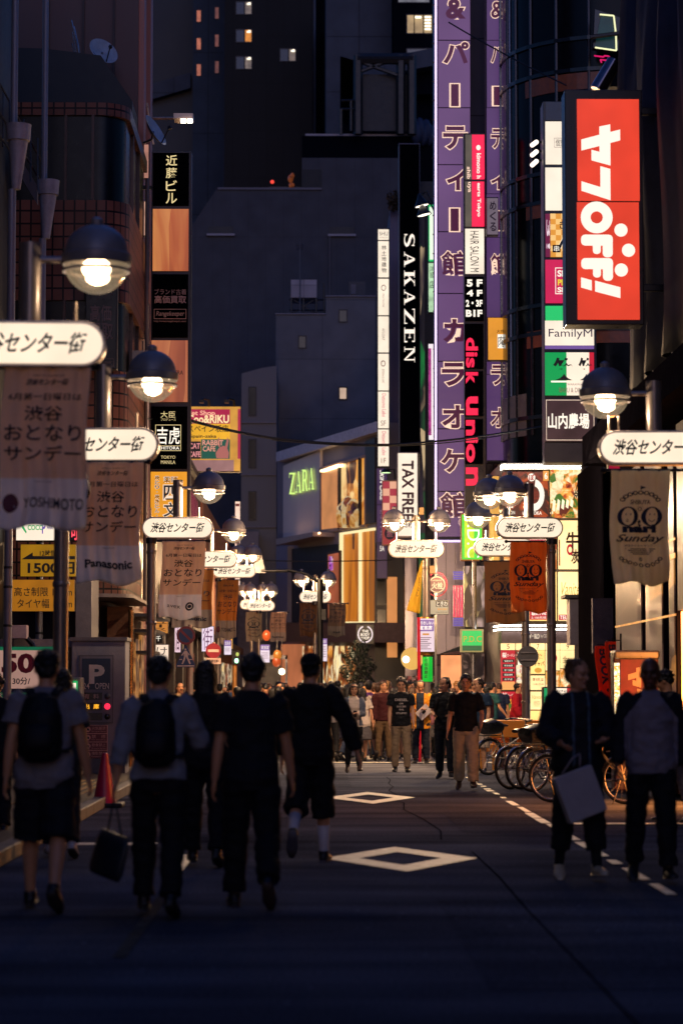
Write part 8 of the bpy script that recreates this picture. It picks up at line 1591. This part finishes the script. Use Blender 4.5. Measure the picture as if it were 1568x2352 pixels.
rows = [ # px, Y, yaw, kind, top, bottom, hair, height
 (413, 56, 200, 0, 10, 0, 0, 1.66), (427, 55, 100, 6, 0, 0, 1, 1.56), (448, 62, 10, 2, 5, 1, 0, 1.70), (598, 57, 325, 0, 0, 1, 0, 1.66), (545, 50, 0, 2, 1, 0, 0, 1.56), (612, 62, 185, 3, 11, 0, 1, 1.58),
 (628, 58, 90, 5, 1, 3, 0, 1.60), (640, 54, 25, 6, 1, 0, 0, 1.58), (655, 64, 180, 4, 2, 2, 0, 1.70), (668, 60, 20, 1, 7, 3, 1, 1.60), (760, 58, 5, 6, 11, 4, 2, 1.62), (775, 62, 35, 2, 8, 0, 0, 1.72), (752, 55, 355, 5, 10, 4, 1, 1.58),
 (790, 55, 0, 1, 5, 4, 1, 1.58), (800, 60, 10, 4, 1, 3, 0, 1.66), (828, 56, 320, 7, 0, 2, 0, 1.68), (842, 58, 295, 0, 9, 0, 0, 1.67), (858, 54, 8, 4, 9, 1, 1, 1.68), (868, 57, 10, 7, 0, 4, 0, 1.66), (876, 60, 55, 2, 4, 4, 0, 1.68),
 (884, 55, 205, 0, 13, 0, 0, 1.70), (905, 58, 105, 3, 6, 3, 1, 1.57), (895, 63, 0, 6, 12, 0, 0, 1.62), (940, 60, 225, 2, 5, 0, 0, 1.71), (955, 64, 0, 0, 3, 2, 0, 1.70), (985, 56, 95, 5, 0, 4, 1, 1.56), (1000, 60, 0, 1, 6, 0, 0, 1.60),
 (1012, 58, 330, 3, 1, 0, 0, 1.58), (1030, 61, 15, 7, 5, 1, 0, 1.70), (1048, 57, 185, 2, 10, 2, 2, 1.70), (1060, 63, 0, 4, 12, 0, 0, 1.70), (1085, 58, 225, 0, 1, 1, 1, 1.72), (1110, 56, 170, 6, 3, 3, 0, 1.58), (1120, 60, 90, 7, 0, 0, 0, 1.68),
 (690, 68, 0, 0, 5, 1, 0, 1.70), (708, 66, 215, 3, 13, 0, 0, 1.58), (725, 70, 5, 2, 1, 3, 0, 1.72), (742, 67, 185, 6, 10, 1, 0, 1.60), (770, 72, 0, 7, 8, 0, 0, 1.71), (785, 69, 140, 1, 9, 0, 1, 1.60), (812, 71, 0, 4, 6, 2, 0, 1.70),
 (835, 68, 175, 5, 2, 0, 1, 1.58), (850, 73, 0, 0, 11, 3, 0, 1.71), (870, 70, 210, 2, 7, 0, 1, 1.70), (915, 69, 0, 3, 4, 0, 0, 1.59), (930, 74, 180, 7, 10, 0, 0, 1.70), (970, 70, 0, 6, 13, 2, 1, 1.62), (990, 73, 220, 0, 2, 3, 1, 1.71), (1020, 70, 0, 5, 12, 3, 0, 1.60), (812, 53.5, 0, 4, 7, 1, 0, 1.66), (838, 54.5, 5, 6, 0, 3, 2, 1.58), (902, 54.2, 320, 1, 13, 0, 0, 1.57), (920, 56, 295, 5, 5, 3, 0, 1.58), (985, 54.6, 15, 2, 7, 0, 0, 1.70), (1025, 52.8, 15, 3, 3, 0, 0, 1.58), (1075, 54.4, 25, 7, 10, 0, 1, 1.68), (1105, 55.2, 180, 6, 8, 0, 2, 1.58), (650, 55.5, 105, 7, 6, 0, 0, 1.67), (625, 54, 0, 1, 3, 0, 0, 1.57), (705, 53, 40, 2, 10, 1, 0, 1.68), (745, 58, 295, 4, 4, 0, 0, 1.68), (780, 57, 0, 3, 13, 0, 0, 1.57), (760, 51.6, 0, 0, 5, 0, 0, 1.68), (795, 52, 320, 6, 12, 1, 0, 1.60), (832, 51.5, 12, 1, 0, 3, 0, 1.58), (880, 51.8, 190, 2, 3, 2, 1, 1.70), (946, 54.5, 0, 3, 9, 0, 1, 1.58), (958, 57, 335, 7, 12, 3, 0, 1.69), (1010, 55, 0, 4, 11, 1, 0, 1.68), (1040, 54, 10, 1, 8, 4, 1, 1.57), (1058, 55.5, 15, 2, 6, 0, 0, 1.69), (1115, 53.5, 35, 5, 3, 1, 0, 1.58), (1128, 56, 295, 0, 8, 1, 0, 1.67), (1145, 57, 0, 7, 2, 0, 1, 1.67), (690, 55, 0, 0, 2, 3, 0, 1.66), (715, 54, 325, 6, 5, 4, 0, 1.57), (735, 56, 0, 4, 0, 3, 1, 1.68), (640, 60, 185, 2, 8, 1, 0, 1.70), (663, 57, 0, 1, 4, 0, 1, 1.57), (610, 56, 25, 7, 11, 1, 0, 1.66), (585, 58, 185, 3, 3, 1, 0, 1.58), (560, 62, 0, 5, 6, 2, 1, 1.60), (530, 66, 0, 2, 12, 2, 0, 1.68), (495, 70, 215, 1, 13, 0, 1, 1.6), (772, 52.5, 4, 1, 1, 4, 0, 1.60), (846, 53, 2, 2, 9, 1, 0, 1.70), (866, 52.2, 10, 4, 0, 2, 1, 1.67), (888, 53.4, 315, 0, 13, 0, 2, 1.69), (1000, 53.5, 290, 1, 6, 3, 0, 1.58), (1092, 52, 20, 2, 12, 0, 1, 1.70), (700, 58, 0, 3, 0, 1, 0, 1.6), (722, 60, 25, 7, 13, 0, 1, 1.68), (1045, 72, 180, 1, 0, 0, 0, 1.60),
 (590, 70, 0, 1, 1, 1, 1, 1.62), (570, 66, 180, 0, 6, 1, 1, 1.70), (620, 74, 40, 7, 9, 0, 1, 1.70), (648, 72, 180, 2, 0, 0, 0, 1.70), (675, 75, 0, 6, 4, 0, 0, 1.60), (505, 64, 0, 4, 7, 0, 0, 1.68), (520, 60, 140, 5, 11, 0, 0, 1.58), (470, 66, 10, 7, 3, 1, 0, 1.70)]
for r_ in rows: crowd(*r_)
# ================================================================ link everything
for o in ALL:
    S.collection.objects.link(o)
